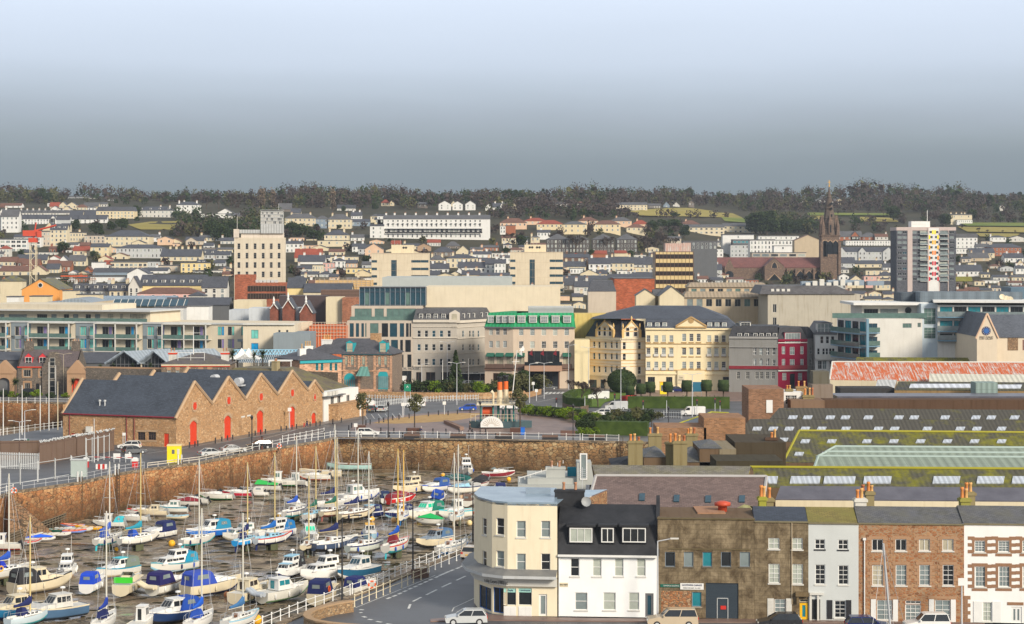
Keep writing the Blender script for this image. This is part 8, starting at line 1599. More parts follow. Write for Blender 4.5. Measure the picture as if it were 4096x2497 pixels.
  if keel==2 or keel==1:[mb.bx2(L*.38,L*.58,s*w*.4-.07,s*w*.4+.07,-.75,Hh*.25)for s in(-1,1)];mb.mk('bilge_keels',su((.10,.11,.06),.8),r)
  else:mb.fr((L*.3,L*.58,-.12,.12),(L*.3,L*.62,-.12,.12),-.38,Hh*.2);mb.mk('keel',su((.05,.05,.04),.8),r)
  mb=MB();mb.fr((0.02,.3,-.05,.05),(.12,.5,-.06,.06),-.5,Hh*.45);mb.mk('rudder',pt('turq' if bc=='turq' else bc,.6),r)
  zt=mast or L*1.28;mx=L*.56;mb=MB();mb.tub((mx,0,Hh*1.2),(mx,0,zt),.11,7,r2=.08);m=mb.mk('mast',pt(mc,.35),r)
  mb=MB();mb.tub((mx-.02,-.95,zt*.56),(mx-.02,.95,zt*.56),.03,4);mb.mk('spreaders',pt('steel'),m);mb=MB();mb.tub((mx,0,Hh*1.9),(L*.12,0,Hh*1.95),.06,5);o=mb.mk('boom',pt(mc),m)
  if cov:mb=MB();secs2=[];[secs2.append([(mx+.12-(mx-L*.14)*t,.2*a*(1-t*.55),Hh*1.95+b_*(1.0*(1-t)**3+.34))for a,b_ in((0,0),(.8,.2),(.7,.7),(0,1),(-.7,.7),(-.8,.2),(0,0))])for t in(0,.1,.25,.5,.8,1)];loft(mb,secs2);mb.mk('sail_cover',pt(cov,.85),m)
  mb=MB()
  for q in((L*1.0,0,Hh*1.35),(0,0,Hh*1.05)):mb.tub((mx,0,zt-.1),q,.018,3)
  for s in(-1,1):mb.path([(mx,0,zt-.1),(mx,s*.95,zt*.56),(mx,s*w*.95,Hh*1.05)],.015,3)
  mb.mk('rigging',pt('steel'),m);mb=MB()
  for s in(-1,1):mb.path([(.0,s*w*.5,Hh+.6),(L*.3,s*w*.92,Hh+.58),(L*.7,s*w*.82,Hh*1.08+.55),(L*1.0,0,Hh*1.3+.55)],.018,3);[mb.tub((L*t,s*w*b_,Hh),(L*t,s*w*b_,Hh*(1+.1*t)+.58),.02,3)for t,b_ in((.0,.5),(.2,.84),(.45,.96),(.7,.82),(.88,.42))]
  mb.mk('guard_rail',pt('steel',.3),r)
 if out:
  mb=MB();mb.bx2(-.55,-.05,-.2,.2,Hh*.9,Hh*1.35);mb.bx2(-.5,-.25,-.08,.08,Hh*.1,Hh*.95);o=mb.mk('outboard_motor',pt(qk if out==1 else 'grey',.3),r);o.rotation_euler=(0,rd2(25),0);o.location=(-.1,0,0)
 for k,f in en(fen):
  t=(.15,.45,.75,.3,.6)[k%5];b_=(.95,1,.72,1,.9)[k%5]
  for s in(-1,1):fender(r,L*t,s*w*b_*1.04,Hh*.62,f,f in(qx,'red'))
 if word:
  for s in(-1,1):q=txo(r,word[0],(L*word[2],s*w*1.03*(.98 if word[2]<.6 else .7),Hh*word[3]),word[1],pt(word[4]),0 if s<0 else pi)
 if rib:mb=MB();n=10;P=[(-.5,-w*.8,Hh*.9),(-.5,w*.2,Hh*.9),(-.5,w*1.1,Hh*1.25)];mb.path(P,.28,8);mb.path([(-1.0,a,b_)for _,a,b_ in P],.24,8);mb.mk('inflatable_tender',pt(rib,.6),r)
 if ring:mb=MB();ringm(mb,(L*.25,-w*.9,Hh*1.25),.32,.08);mb.mk('lifebuoy',pt(qx if ring==1 else 'amber'),r)
 return r
def ringm(mb,c,R,rr,n=12):
 mb.path([(c[0]+R*cos(2*pi*k/n),c[1],c[2]+R*sin(2*pi*k/n))for k in rg2(n+1)],rr,5)
def fleet():
 m,y,o='m','y','o'
 use('D1');bt2(m,40,1090,7.5,180,'white wheelhouse boat with bright red lower hull, cut by the picture edge',qw,(.65,.06,.03),None,'w',out=1)
 bt2(m,1880,700,6.6,176,'white open-backed boat with turquoise dodger and navy bottom by the wall ladder',qw,qn,None,'w',out=2,can='turq')
 bt2(y,1855,1075,7.6,32,'white yacht with turquoise bottom and SEA MIXY lettered on a blue dodger',qw,'turq',None,hood=qz,keel=1,fen=(qn,qn,qn),word=('SEA MIXY',.42,.32,1.05,qn))
 use('D2');bt2(y,230,1080,8.4,15,'white yacht with a square bright blue cockpit tent, beside SEA MIXY',qw,qg,None,hood=qz,keel=1,fen=(qw,qw,qw),cov='teal',mc=(.6,.48,.22));bt2(m,560,900,8.2,238,'white cruiser with navy hood and round white fenders facing the wall steps',qw,qn,qn,'s',can=qn,fen=(qw,qw,qw))
 bt2(m,1440,880,9.0,188,'royal blue hulled cabin cruiser with teal and blue aft canopy',(.02,.16,.55),qn,qw,'c',can=(.02,.24,.40),fen=(qw,qz));bt2(m,2020,930,7.6,218,'white sports fisher with a flat hard top and green tinted screen',qw,(.45,.42,.34),None,'f',gl='green')
 bt2(y,1240,1085,7.8,52,'white yacht with brown hatch and turquoise rudder in front of the royal blue cruiser',qw,'turq',None,keel=2,fen=(qn,qn),cov=None);bt2(y,2080,1095,7.6,66,'yacht with vivid sky blue transom and pale blue deck',(.02,.30,.68),qn,qw,keel=2,hood=qn,cc='sky',fen=(qw,qw),cov=qn,mc=(.6,.48,.22))
 for a,b_,L,lb,kw in((160,600,6.2,'white cuddy boat with grey outboards at the end of the wall moorings',dict(cab='s',out=2)),(470,500,6.6,'cream long-cabin boat below the wall',dict(cab='c',hc=qc,cc=qc,out=2)),(800,450,7.6,'white fast fisher with teal stripe and green cabin side by the wall',dict(cab='c',sc='teal',gl='green',out=1,can=None)),(300,490,6.4,'red striped sports boat tucked behind the cream cabin boat',dict(cab='s',sc='red',out=1)),(1180,300,7.0,'white open workboat with cuddy arch and blue drum',dict(cab='s',out=1)),(1060,330,6.0,'small white boat with maroon cover beside the teal striped fisher',dict(cab='x',can='maroon',out=1)),(1580,225,7.6,'sleek white speedboat with green waterline',dict(cab='s',bc='green',out=2,fen=(qw,))),(1930,175,6.8,'white speedboat with a wide crimson side band',dict(cab='s',hc=(.5,.02,.05),sc=qw,out=1)),(2190,160,6.0,'white open boat with a rolled white hood beside the crimson banded speedboat',dict(cab='s',out=1,can=qo))):
  bt2(m,a,b_,L,176,lb,kw.pop('hc',qw),kw.pop('bc',qw),kw.pop('sc',None),**kw)
 bt2(o,900,560,3.6,-12,'small cream rowing dinghy with pale blue gunwale at a puddle',qc,qc,'sky',out=0,name='dinghy')
 use('D1')
 for a,b_,L,hd,hc,lb,kw in((570,985,3.6,20,ql,'grey tender with a red stern half buried by the slipway',dict(sc='red')),(690,930,4.4,-4,qw,'white tender under a bright royal blue cover',dict(can=(.02,.12,.75))),(620,868,2.6,10,qo,'small cream inflatable at the end of the tender row',{}),(805,862,3.2,4,qo,'grey white inflatable tender beside the slipway timbers',{}),(1025,852,3.2,4,qw,'long white inflatable tender, further along the row',{}),(930,790,3.4,170,'dgreen','dark green tender behind the inflatables',{}),(1270,800,3.6,0,(.20,.30,.65),'periwinkle blue rowing boat with orange seats',dict(sc=qx)),(1390,770,3.6,-6,qw,'white clinker tender beside the periwinkle rowing boat',{}),(1520,745,4.2,170,'amber','bright yellow dinghy nearest the harbour wall',{}),(1250,705,3.8,170,(.30,.42,.70),'slim pale blue dinghy behind the yellow one',dict(sc=qx)),(1080,760,2.6,0,ql,'rolled grey inflatable among the tenders',{})):
  bt2(o,a,b_,L,hd,lb,hc,hc,kw.get('sc'),can=kw.get('can'),name='dinghy',H_=.5)
 use('D3');bt2(m,280,500,7.4,176,'white sports boat with a bright green tonneau cover',qw,qw,None,'s',can=None,out=1);r=REG[-1][0];prof(r,'boat_cover',[(0.5,1.15),(4.4,1.25),(4.0,1.9),(1,1.3)],1.2,.5,pt((.03,.42,.08),.8));bt2(m,500,420,8.4,178,'white fast fisher numbered 575 with green waterline',qw,'green',None,'w',out=2,gl='green',word=('575',.4,.3,.62,'grey'))
 bt2(m,790,410,7.4,150,'white pilothouse boat with arched white hardtop beside number 575',qw,qn,None,'w',out=1,gl=qv);bt2(m,140,585,5.2,176,'small white open boat with tilted outboard',qw,qw,None,'s',out=1);bt2(m,1130,320,7.6,182,'white open boat with orange side panel near the grey slipway',qw,(.8,.14,.03),None,'s',out=1);bt2(o,1230,280,8.0,182,'long cream boat lying on the mud by the grey slipway',qc,qc,None,name='open_boat');bt2(o,1300,225,5.0,178,'pale grey inflatable beside the slipway foot',ql,ql,None,name='dinghy',H_=.6)
 bt2(o,1710,150,9.0,180,'flaking pale turquoise wooden boat against the harbour head wall',(.40,.62,.58),(.36,.5,.45),'brown',name='wooden_boat',H_=1.3);bt2(m,740,830,8.6,118,'white cruiser with dark screen and tall radar arch',qw,qk,None,'s',gl=qd,can=None);bt2(y,775,1015,8.2,62,'white yacht with long turquoise rudder blade seen from astern',qw,'turq',qn,keel=1,fen=(qw,qw));bt2(y,1110,1015,7.4,30,'pale motor sailer with beige cabin top',qo,qk,None,fen=(qw,),cov='dgreen',mc=(.6,.48,.22),cc='sky')
 bt2(y,1420,880,8.8,8,'white and navy yacht lying behind the old cream yacht',qw,qn,qw,cov=qn,keel=2);bt2(y,1440,1010,7.8,55,'old cream yacht with weathered wooden fittings',qc,(.3,.1,.08),'brown',keel=2,cov='dgreen',mc=(.6,.48,.22));bt2(y,1820,1025,9.2,14,'cream yacht with brown hatch and navy sail cover on an angled boom',qc,qk,'brown',fen=(qn,qw,qn),cov=qn)
 bt2(m,1860,690,10.0,8,'large white saloon cruiser with dark green curtains and blue fenders',qw,qz,None,'c',gl='green',fen=(qz,qz,qz));use('D4');bt2(m,160,700,6.8,98,'boat wholly tented in navy canvas with a clear rear panel',qw,qk,None,'s',can=(.015,.03,.09),out=2);use('D3');bt2(m,2010,970,7.0,190,'small white cabin boat with pale blue roof edge and navy hull',qn,qn,qw,'c',can=qn,roofc='sky')
 bt2(m,420,1330,9.0,232,'white cruiser with strong blue bimini and side screens',qw,qn,None,'f',can=(.01,.16,.42),fen=(qz,));bt2(y,390,1500,8.4,16,'white yacht with fin keel gap, blue cockpit cloth and red waterline',qw,qn,'red',keel=1,cc='sky',fen=(qw,qw,qw),cov=(.01,.12,.42),mc=(.6,.48,.22));bt2(m,1030,1380,8.6,282,'white cruiser facing us with bright emerald windscreen blinds',qw,'grey',None,'c',gl='aqua',fen=(qw,qw,qw))
 bt2(y,1000,1590,6.6,80,'small worn cream yacht seen from astern on bilge keels',qc,qk,'brown',keel=2,cov=None,mc=(.6,.48,.22));bt2(y,1450,1560,10.2,14,'big slate blue hulled yacht with perspex screen and cream rub rail',(.06,.09,.16),qk,qw,fen=(qw,qw),cov=qn,mc=(.5,.42,.25));bt2(m,2060,1350,8.0,277,'white launch with sky blue foredeck and orange roof rack','sky',qw,qw,'c',fen=(qz,qz),roofc='amber');bt2(y,2000,1640,9.0,46,'pale sage grey yacht with perspex sprayscreen',(.58,.62,.55),'grey',qn,keel=2,cov=None,fen=(qz,))
 use('D4');bt2(m,600,550,9.2,192,'cream flybridge cruiser with tinted windows and blue teardrop fenders',qc,qk,None,'f',fen=(qz,qz),gl='bronze',cc=qc);bt2(m,1040,520,7.8,230,'white cruiser under a clear paned blue hood',qw,qw,qz,'s',can=(.03,.09,.30),fen=(qz,));bt2(m,1080,700,7.6,78,'boat heeled over with a royal blue tent cover',qn,qw,qw,'s',can=(.01,.06,.36),fen=(qw,),tilt=13)
 bt2(m,1390,390,8.0,155,'white speedboat leaning under a bottle green cover',qw,qw,qk,'x',can=(.01,.10,.09),tilt=-8);bt2(m,1570,235,9.6,275,'tall white flybridge cruiser bow-on at the wall',qw,'bluegrey',None,'f',fen=(qz,qz));bt2(m,1830,430,7.8,70,'white boat under a black tonneau beside the flybridge cruiser',qw,qc,'maroon','x',can=qk,tilt=8);bt2(m,2100,275,7.4,2,'low maroon and white speedboat alone by the wall','maroon',qw,qw,'s',gl=qv)
 bt2(m,1520,545,8.2,188,'pale blue decked speedboat with navy band',qw,qw,qn,'s',gl=qv,cc='sky');bt2(m,450,715,7.6,14,'white and crimson boat under a wine red cover',(.55,.02,.02),qw,qw,'x',can=(.22,.02,.03),fen=(qw,qw));bt2(m,400,970,7.2,198,'navy hulled cabin boat with red ball fender, moored by the pale green trawler',qn,'sky',qw,'c',can=qn,fen=('red',));bt2(m,860,995,9.6,196,'large white cruiser with emerald windscreen and dark green hood',qw,qc,None,'c',gl='aqua',can=(.01,.18,.12),fen=(qw,qw))
 bt2(m,1430,970,8.6,183,'white fishing boat lettered J2 with turquoise gunwale',qw,qw,(.05,.50,.58),'w',fen=(qx,),word=('J2',.8,.8,.62,qk),roofc=qw);bt2(o,950,1080,4.6,170,'small keelboat draped in a bright green tarpaulin',qw,qw,None,can=(.01,.40,.10),name='keelboat',H_=.9);bt2(y,485,1075,7.0,84,'small yacht with yellow mast and blue bottom seen from astern',qw,(.02,.16,.42),qz,keel=2,cov=None,mc=(.75,.45,.08));bt2(y,1420,1085,7.6,78,'white yacht with pale blue line and wooden cockpit doors',qw,qc,'sky',keel=2,cov=None,fen=(qw,qw))
 bt2(m,1010,1470,8.6,196,'vintage cream cabin cruiser with tan and blue canopy',qc,qk,None,'c',can=(.07,.15,.28),cc='bluegrey',roofc='tan',fen=(qx,));bt2(m,1625,745,6.6,78,'small brown cabin boat beside the round yellow buoy',qw,'brown',None,'s',can='brown');bt2(m,2150,600,8.4,92,'motor boat with navy tonneau and white arch, behind the curved shop roof',qw,qw,None,'s',can=qn)
 use('D8');bt2(y,370,775,9.2,34,'white ketch with red framed wheelhouse and two blue sail covers',qw,'turq','red',keel=1,fen=(qz,qz),cov=(.01,.08,.42),mc=(.65,.45,.12),hood='maroon');bt2(y,1330,745,9.0,58,'yacht with white coachroof and bright blue lower hull beside the railing',qw,(.02,.22,.65),'bluegrey',keel=0,cc=qw,cov=None,fen=(qw,))
 use('D7');bt2(m,230,1105,9.4,66,'cream cruiser seen from astern with brown sliding doors and green waterline',qc,(.20,.42,.22),None,'c',cc=qc,gl='bronze',fen=(qk,));bt2(m,800,1100,9.6,52,'white cruiser with teal doors carrying a grey inflatable across its stern',qw,(.25,.50,.25),None,'c',gl='teal',fen=(qw,qw,qw),rib=(.42,.46,.5));bt2(m,1510,1115,9.6,78,'cream aft cockpit cruiser with navy band and blue hood beside the lamp post',qc,qc,qn,'s',can=qn,cc=qc,ring=1)
 bt2(m,900,700,8.2,252,'white river cruiser with powder blue cabin roofs',qw,qn,None,'f',can=qk,cc=qw,roofc='sky',fen=(qw,qw));bt2(m,1500,745,9.0,226,'white pilot style launch with orange lifebuoys on its cabin',qw,qw,None,'f',ring=1,fen=(qw,));bt2(m,2080,720,9.4,202,'white fast cruiser with navy blue screen covers and dark blue hull',(.02,.12,.22),qw,qw,'c',gl=qz,ring=1);bt2(m,2150,985,7.6,62,'boat with tall navy canvas shelter next to the quay railing',qw,qw,None,'s',can=(.012,.02,.12));bt2(y,60,1600,8.2,30,'white yacht with faded blue sail cover at the lower picture edge',qw,qn,'sky',cov=(.05,.16,.35))
 use('D6');bt2(m,220,870,9.6,84,'cream stern cruiser with bright green seat lockers and square arch',qc,qk,None,'s',cc=qc,gl=qv,fen=(qw,'amber'));r=REG[-1][0];mb=MB();mb.bx2(.9,1.3,-1.1,1.1,1.5,2.15);mb.mk('green_lockers',pt((.05,.55,.03)),r);bt2(m,1010,870,9.2,32,'cruiser with huge navy tent and cream tender strapped across its stern',qw,qo,'brown','s',can=(.015,.012,.10),fen=(qw,qw),rib=qc,gl=qv)
 bt2(m,1120,465,8.8,194,'white and pale blue cruiser with teal flybridge canvas',qw,'sky',(.10,.30,.36),'f',can=(.01,.26,.42),fen=(qz,qn));bt2(m,1880,920,10.2,12,'long cream sports cruiser with vivid royal blue canopy',qc,qn,None,'s',can=(.03,.07,.40),cc=qw,fen=(qc,qc));bt2(m,1050,1500,9.6,194,'white wheelhouse motor sailer with dark blue hull and blue aft sheet',(.015,.04,.12),qk,qw,'c',can=(.01,.06,.34),fen=(qw,),gl=qd);bt2(m,470,1660,8.0,82,'white wheelhouse boat with orange seat, cut by the lower picture edge',qw,qw,None,'w',cc=qw);bt2(y,1650,1640,8.6,76,'yacht with blue sprayhood and tied blue sail at the lower picture edge',qw,qn,None,hood=qz,cov=(.01,.10,.55))
 use('D5');bt2(m,820,860,10.4,13,'large cream motor cruiser with radar arch, black canopy and black band',qc,qc,qk,'c',cc=qc,can=qk,fen=(qc,qc));bt2(m,1350,560,8.4,277,'white twin-level harbour launch facing us on the open mud',qw,ql,None,'f',fen=(qw,qw));bt2(m,1905,830,8.2,84,'motor boat with tall bright blue stern canopy and white fenders',qw,'teal',None,'s',can=(.01,.06,.52),fen=(qw,qw));bt2(m,2380,560,8.4,200,'white cabin boat with aqua roof trim and teal name band',qw,qc,(.02,.25,.38),'c',can=(.16,.20,.16),roofc='turq')
 bt2(m,1100,1440,10.2,192,'old steel blue fishing launch with peeling white wheelhouse',(.07,.14,.24),(.03,.05,.08),qc,'c',cc=qo);bt2(m,250,1420,9.4,196,'teal hulled workboat with cream wheelhouse and radar dome',(.02,.15,.30),qn,qc,'c',cc=qc);bt2(y,130,700,8.6,22,'white yacht with blue hood and yellow horseshoe lifebuoy at the picture edge',qw,qc,None,hood=(.01,.03,.40),ring=2,cov=qz,keel=1);bt2(y,2130,1640,8.4,84,'yacht with blue rimmed sprayhood directly under a tall mast',qw,qn,None,hood=qn,cov=(.01,.04,.30));bt2(y,560,1580,7.8,24,'small pale blue yacht with dark cockpit hood near the lower left corner',(.52,.62,.66),'turq',None,hood=qn,cov=qn,mc=(.6,.48,.22))
 for x,y_,zt,D,mc,lb,tl in((3683,2600,18.2,150,(.42,.44,.46),'yacht with a thick grey leaning mast before the brown stone house',5),(3935,2700,11.0,146,(.05,.06,.08),'yacht with a short black mast before the quoined house',3)):
  use('Z');r=bt2(y,2048,2400,9,10,lb,qw,qn,None,cov=None,mast=zt,mc=mc,keel=1);r.location=((x-2048)*D/FP-5,D,MUDZ+.75);r.rotation_euler=(0,rd2(-tl),rd2(10))
  for c in r.children:
   if c.name.startswith('mast'):c.scale=(1,1,1)
fleet()
def buoy(cr,x,y,c,lb,R=.42):use(cr);p=G(x,y,MUDZ);r=thg('mooring_buoy',lb,'buoy',(p.x,p.y,MUDZ+R*.8));mb=MB();mb.ball((0,0,0),R,n=12);mb.mk('float',pt(c,.5),r);mb=MB();mb.tub((0,0,R*.8),(0,0,R*1.25),.05,5);ringm(mb,(0,0,R*1.3),.09,.025,8);mb.mk('ring',pt('iron'),r)
for a in(('D2',803,1010,'amber','yellow barrel-shaped mooring buoy alone on the open mud',.5),('D4',2295,320,'amber','orange-yellow buoy near the maroon speedboat'),('D4',1480,650,(.55,.35,.18),'faded orange mooring buoy beside the brown boat',.5),('D4',760,1030,(.7,.5,.1),'yellow buoy half green with weed below the green windscreen cruiser',.5),('D4',320,1030,(.75,.42,.15),'orange mooring buoy next to the yellow masted yacht',.45),('D4',1620,1080,(.75,.6,.3),'pale yellow weedy buoy by the J2 fishing boat',.45),('D4',1165,245,'amber','yellow buoy perched behind the blue hood',.4),('D3',510,960,'amber','yellow buoy behind the blue bimini cruiser',.45),('D3',2095,1010,'amber','bright yellow round buoy under the small navy cabin boat'),('D7',465,960,'amber','yellow pear buoy between the two stern-on cruisers',.4),('D7',330,1500,'amber','crumpled yellow buoy at the lower picture edge',.6),('D6',2190,960,(.55,.2,.08),'rusty orange ball on the mud near the royal blue canopy',.4),('D5',1440,520,(.75,.4,.15),'orange ball fender lying below the white harbour launch',.35),('D1',1998,1090,'amber','yellow round marker on a stick beside SEA MIXY',.3)):buoy(*a)
def extras():
 use('D1');p=[G(150,900,MUDZ),G(560,800,MUDZ),G(1140,650,MUDZ)];r=thg('slipway','dark weedy timber slipway along the foot of the harbour wall','slipway',p[0]);o=p[0];mb=MB();q0=[v-o for v in p];off=Vc((-.9,2.6,0))
 for a,b_,z0,z1 in((q0[0],q0[1],.3,.8),(q0[1],q0[2],.8,1.4)):mb.fc([(a.x,a.y,z0),(b_.x,b_.y,z1),(b_.x+off.x,b_.y+off.y,z1),(a.x+off.x,a.y+off.y,z0)])
 mb.mk('deck',ms('weedy',(.03,.03,.02),(.06,.055,.04),1),r);mb=MB()
 for a,b_,z0,z1 in((q0[0],q0[1],.3,.8),(q0[1],q0[2],.8,1.4)):
  for h in(.1,.45,.8):mb.tub((a.x,a.y,z0-h+.5),(b_.x,b_.y,z1-h+.5),.09,4)
  for k in rg2(12):t=k/12;mb.tub((a.x+(b_.x-a.x)*t,a.y+(b_.y-a.y)*t,-.2),(a.x+(b_.x-a.x)*t,a.y+(b_.y-a.y)*t,z0+(z1-z0)*t+.5),.07,4)
 mb.mk('timbers',su((.16,.13,.09),.7),r)
 use('D3');a,b_=G(790,215,MUDZ),G(1340,150,MUDZ);r=thg('slipway','smooth grey concrete slipway at the harbour corner','slipway',a);b_=b_-a;mb=MB();mb.mesh([(0,0,0),(b_.x,b_.y,0),(b_.x-1,b_.y+3,0),(-1,3,0),(0,0,.4),(b_.x,b_.y,1.6),(b_.x-1,b_.y+3,1.6),(-1,3,.4)],[(4,5,6,7),(0,1,5,4),(1,2,6,5),(2,3,7,6)]);mb.mk('ramp',su((.12,.125,.12),.4),r)
 use('C1')
 def wpt(x,y,zz=0):return G(x,y,zz)
 for k,(cr,x,y,lb)in en((('C1',640,362,'rusty wall ladder above the slipway end'),('C1',940,300,'rusty wall ladder between two yacht masts'),('C1',1447,222,'rusty wall ladder below the yellow kiosk'),('C2',1385,22,'tall dark ladder on the harbour head wall'),('C3',975,38,'dark ladder at the far end of the head wall'))):
  use(cr);p=G(x,y);r=thg('wall_ladder',lb,'ladder',p,.9 if k<3 else 0);mb=MB();[mb.bx2(-.28+s*.56-.05,-.28+s*.56+.05,-.32,-.2,-5.4,.9)for s in(0,1)];mb.mk('rails',pt((.10,.06,.03)),r);mb=MB();[mb.bx2(-.28,.28,-.3,-.22,-5.2+j*.45,-5.1+j*.45)for j in rg2(12)];mb.mk('rungs',pt((.07,.04,.03)),r)
  if k<3:mb=MB();[mb.bx2(-.55+s,-.4+s,-.2,0,0,1.7)for s in(0,.75)];mb.mk('marker_boards',pt(qw),r)
 for x,y,D_,lb in((2110,100,0,'rust brown fender pile on the wall near the black car'),(100,30,1,'rust brown fender pile at the corner steps'),(365,18,2,'tall rust brown pile just before the wall corner')):
  use('C1' if D_==0 else 'C2');p=G(x,y);r=thg('fender_pile',lb,'pile',(p.x,p.y-.6,MUDZ));mb=MB();mb.tub((0,0,-.3),(0,0,6.6),.16,7);mb.mk('shaft',pt((.14,.05,.03),.8),r);mb=MB();mb.tub((0,0,6.6),(0,0,6.75),.2,7);mb.mk('cap',pt('iron'),r)
 for cr,x,y,ang,dx,lb in(('C1',60,470,.55,1,'granite steps cut down the harbour wall at the picture edge'),('C2',200,85,.95,-1,'granite steps cut down the wall near the corner')):
  use(cr);p=G(x,y);r=thg('harbour_steps',lb,'steps',p,ang);mb=MB();n=15;[mb.bx2(dx*k*.42-.25,dx*k*.42+.25,-1.3,.1,MUDZ-.2,-.38*k)for k in rg2(n)];mb.mk('treads',stone((.36,.22,.12),(.28,.16,.09),(.42,.30,.18),.7,(.08,.06,.04)),r)
 for cr,x,y,lb in(('C1',113,440,'orange lifebuoy on the white railing at the left steps'),('C2',235,75,'orange lifebuoy on the railing above the corner steps'),('C2',982,1215,'orange lifebuoy on the white railing beside the navy canvas boat')):
  use(cr);p=G(x,y+30);r=thg('lifebuoy',lb,'lifebuoy',(p.x,p.y-.12,.8));mb=MB();ringm(mb,(0,0,0),.36,.1);mb.mk('ring',pt((.85,.12,.02)),r);mb=MB();[mb.bx2(.36*cos(a)-.1,.36*cos(a)+.1,-.11,.11,.36*sin(a)-.1,.36*sin(a)+.1)for a in(pi/4,3*pi/4,5*pi/4,7*pi/4)];mb.mk('bands',pt(qw),r)
 rng=random.Random(5);t=ms('weed',(.012,.012,.006),(.04,.034,.012),3,.8);mb=MB()
 for k in rg2(1500):
  x,y=rng.uniform(-88,12),rng.uniform(205,372);
  if x>(y-190)*.52-26 or x<-90:continue
  w,h=rng.uniform(.15,.7),rng.uniform(.08,.25);a=rng.uniform(-.5,.5);mb.la([(w,0),(w*.6,h*.5),(.01,h*.6)],(x,y,MUDZ+.03),5,0,True,1.6,.5)
 o=mb.mk('seaweed',t);o['kind']='stuff'
 mb=MB();
 for k in rg2(60):
  x,y=rng.uniform(-70,-2),rng.uniform(215,360);
  if x>(y-200)*.5-24:continue
  L_=rng.uniform(5,16);a=rng.uniform(-.4,.9);P=[(x+L_*t_/6*cos(a)+rng.uniform(-.4,.4),y+L_*t_/6*sin(a)+rng.uniform(-.4,.4),MUDZ+.12)for t_ in rg2(7)];mb.path(P,.05,4)
 o=mb.mk('mooring_chains',t);o['kind']='stuff'
extras()
def car(cr,x,y,hd,c,lb3,k='hatch',L=4.1,name='parked_car',z=0.0):
 use(cr);p=G(x,y,z);r=thg(name,lb3,'van' if k=='van' else 'car' if k!='bus' else 'bus',(p.x,p.y,z),rd2(hd));m=pt(c,.22,.6);h=dict(hatch=1.46,saloon=1.42,suv=1.75,mpv=1.6,van=1.95,bus=3.0)[k];hb=dict(hatch=.92,saloon=.9,suv=1.08,mpv=.98,van=1.15,bus=1.1)[k];a=L/2;w=.88 if k not in('van','bus')else 1.0 if k=='van' else 1.2
 P=[(-a,.3),(a-.1,.26),(a,.55),(a-.12,hb*.78),(a*.42,hb),(-a+.05,hb)]
 if k in('van','bus'):P=[(-a,.3),(a,.3),(a,hb*.8),(a-(.75 if k=='van' else .1),hb),(-a,hb)]
 prof(r,'body',P,w,w*.95,m)
 G_=dict(hatch=(-a+.12,a*.46,a*.10,-a+.45),saloon=(-a*.72,a*.44,a*.08,-a*.42),suv=(-a+.1,a*.42,a*.16,-a+.3),mpv=(-a+.1,a*.55,a*.12,-a+.35),van=(-a,a-.72,a-1.5,-a),bus=(-a,a,a-.2,-a))[k];hr=h-.07;gb=[(G_[0],hb-.01),(G_[1],hb-.01),(G_[2],hr),(G_[3],hr)]
 prof(r,'windows',gb,w*.93,w*.76 if k not in('van','bus')else w*.92,gls(qd)if k!='van' else m)
 if k=='van':prof(r,'cab_windows',[(a-1.9,hb+.06),(a-.66,hb+.06),(a-1.42,hr-.1),(a-1.9,hr-.1)],w*.945,w*.93,gls(qd))
 mb=MB();t=w*(.76 if k not in('van','bus')else .92);mb.fr((G_[3]-.05,G_[2]+.05,-t,t),(G_[3]+.1,G_[2]-.15,-t*.9,t*.9),hr,h)
 for s in(-1,1):
  for(b0,t0)in((gb[0][0],gb[3][0]),(gb[1][0],gb[2][0]),((gb[0][0]+gb[1][0])/2,(gb[2][0]+gb[3][0])/2)):mb.tub((b0,s*w*.94,hb),(t0,s*t,hr),.045,4)
 mb.mk(qr,m,r)
 for sx in(-1,1):
  for s in(-1,1):
   mb=MB();mb.tub((0,-.1,0),(0,.1,0),.33 if k!='bus' else .48,14);o=mb.mk('wheel',pt(qk,.8),r);o.location=(sx*L*.31,s*(w-.08),.33 if k!='bus' else .48);mb=MB();mb.tub((0,s*.10,0),(0,s*.12,0),.2,10);mb.mk('rim',pt(ql,.3),o)
 for s in(-1,1):
  mb=MB();mb.bx2(a-.14,a+.01,s*w*.5,s*w*.9,hb*.62,hb*.76);mb.mk('headlight',pt(qo,.1),r);mb=MB();mb.bx2(-a-.015,-a+.1,s*w*.66,s*w*.92,hb*.72,hb*.95);mb.mk('tail_light',pt('red',.2),r);mb=MB();mb.bx2(G_[1]-.25,G_[1]-.1,s*w,s*(w+.16),hb,hb+.13);mb.mk('wing_mirror',m,r)
 mb=MB();mb.bx2(-a-.02,-a,-.27,.27,.5,.62);mb.mk('number_plate',pt('amber'),r);return r
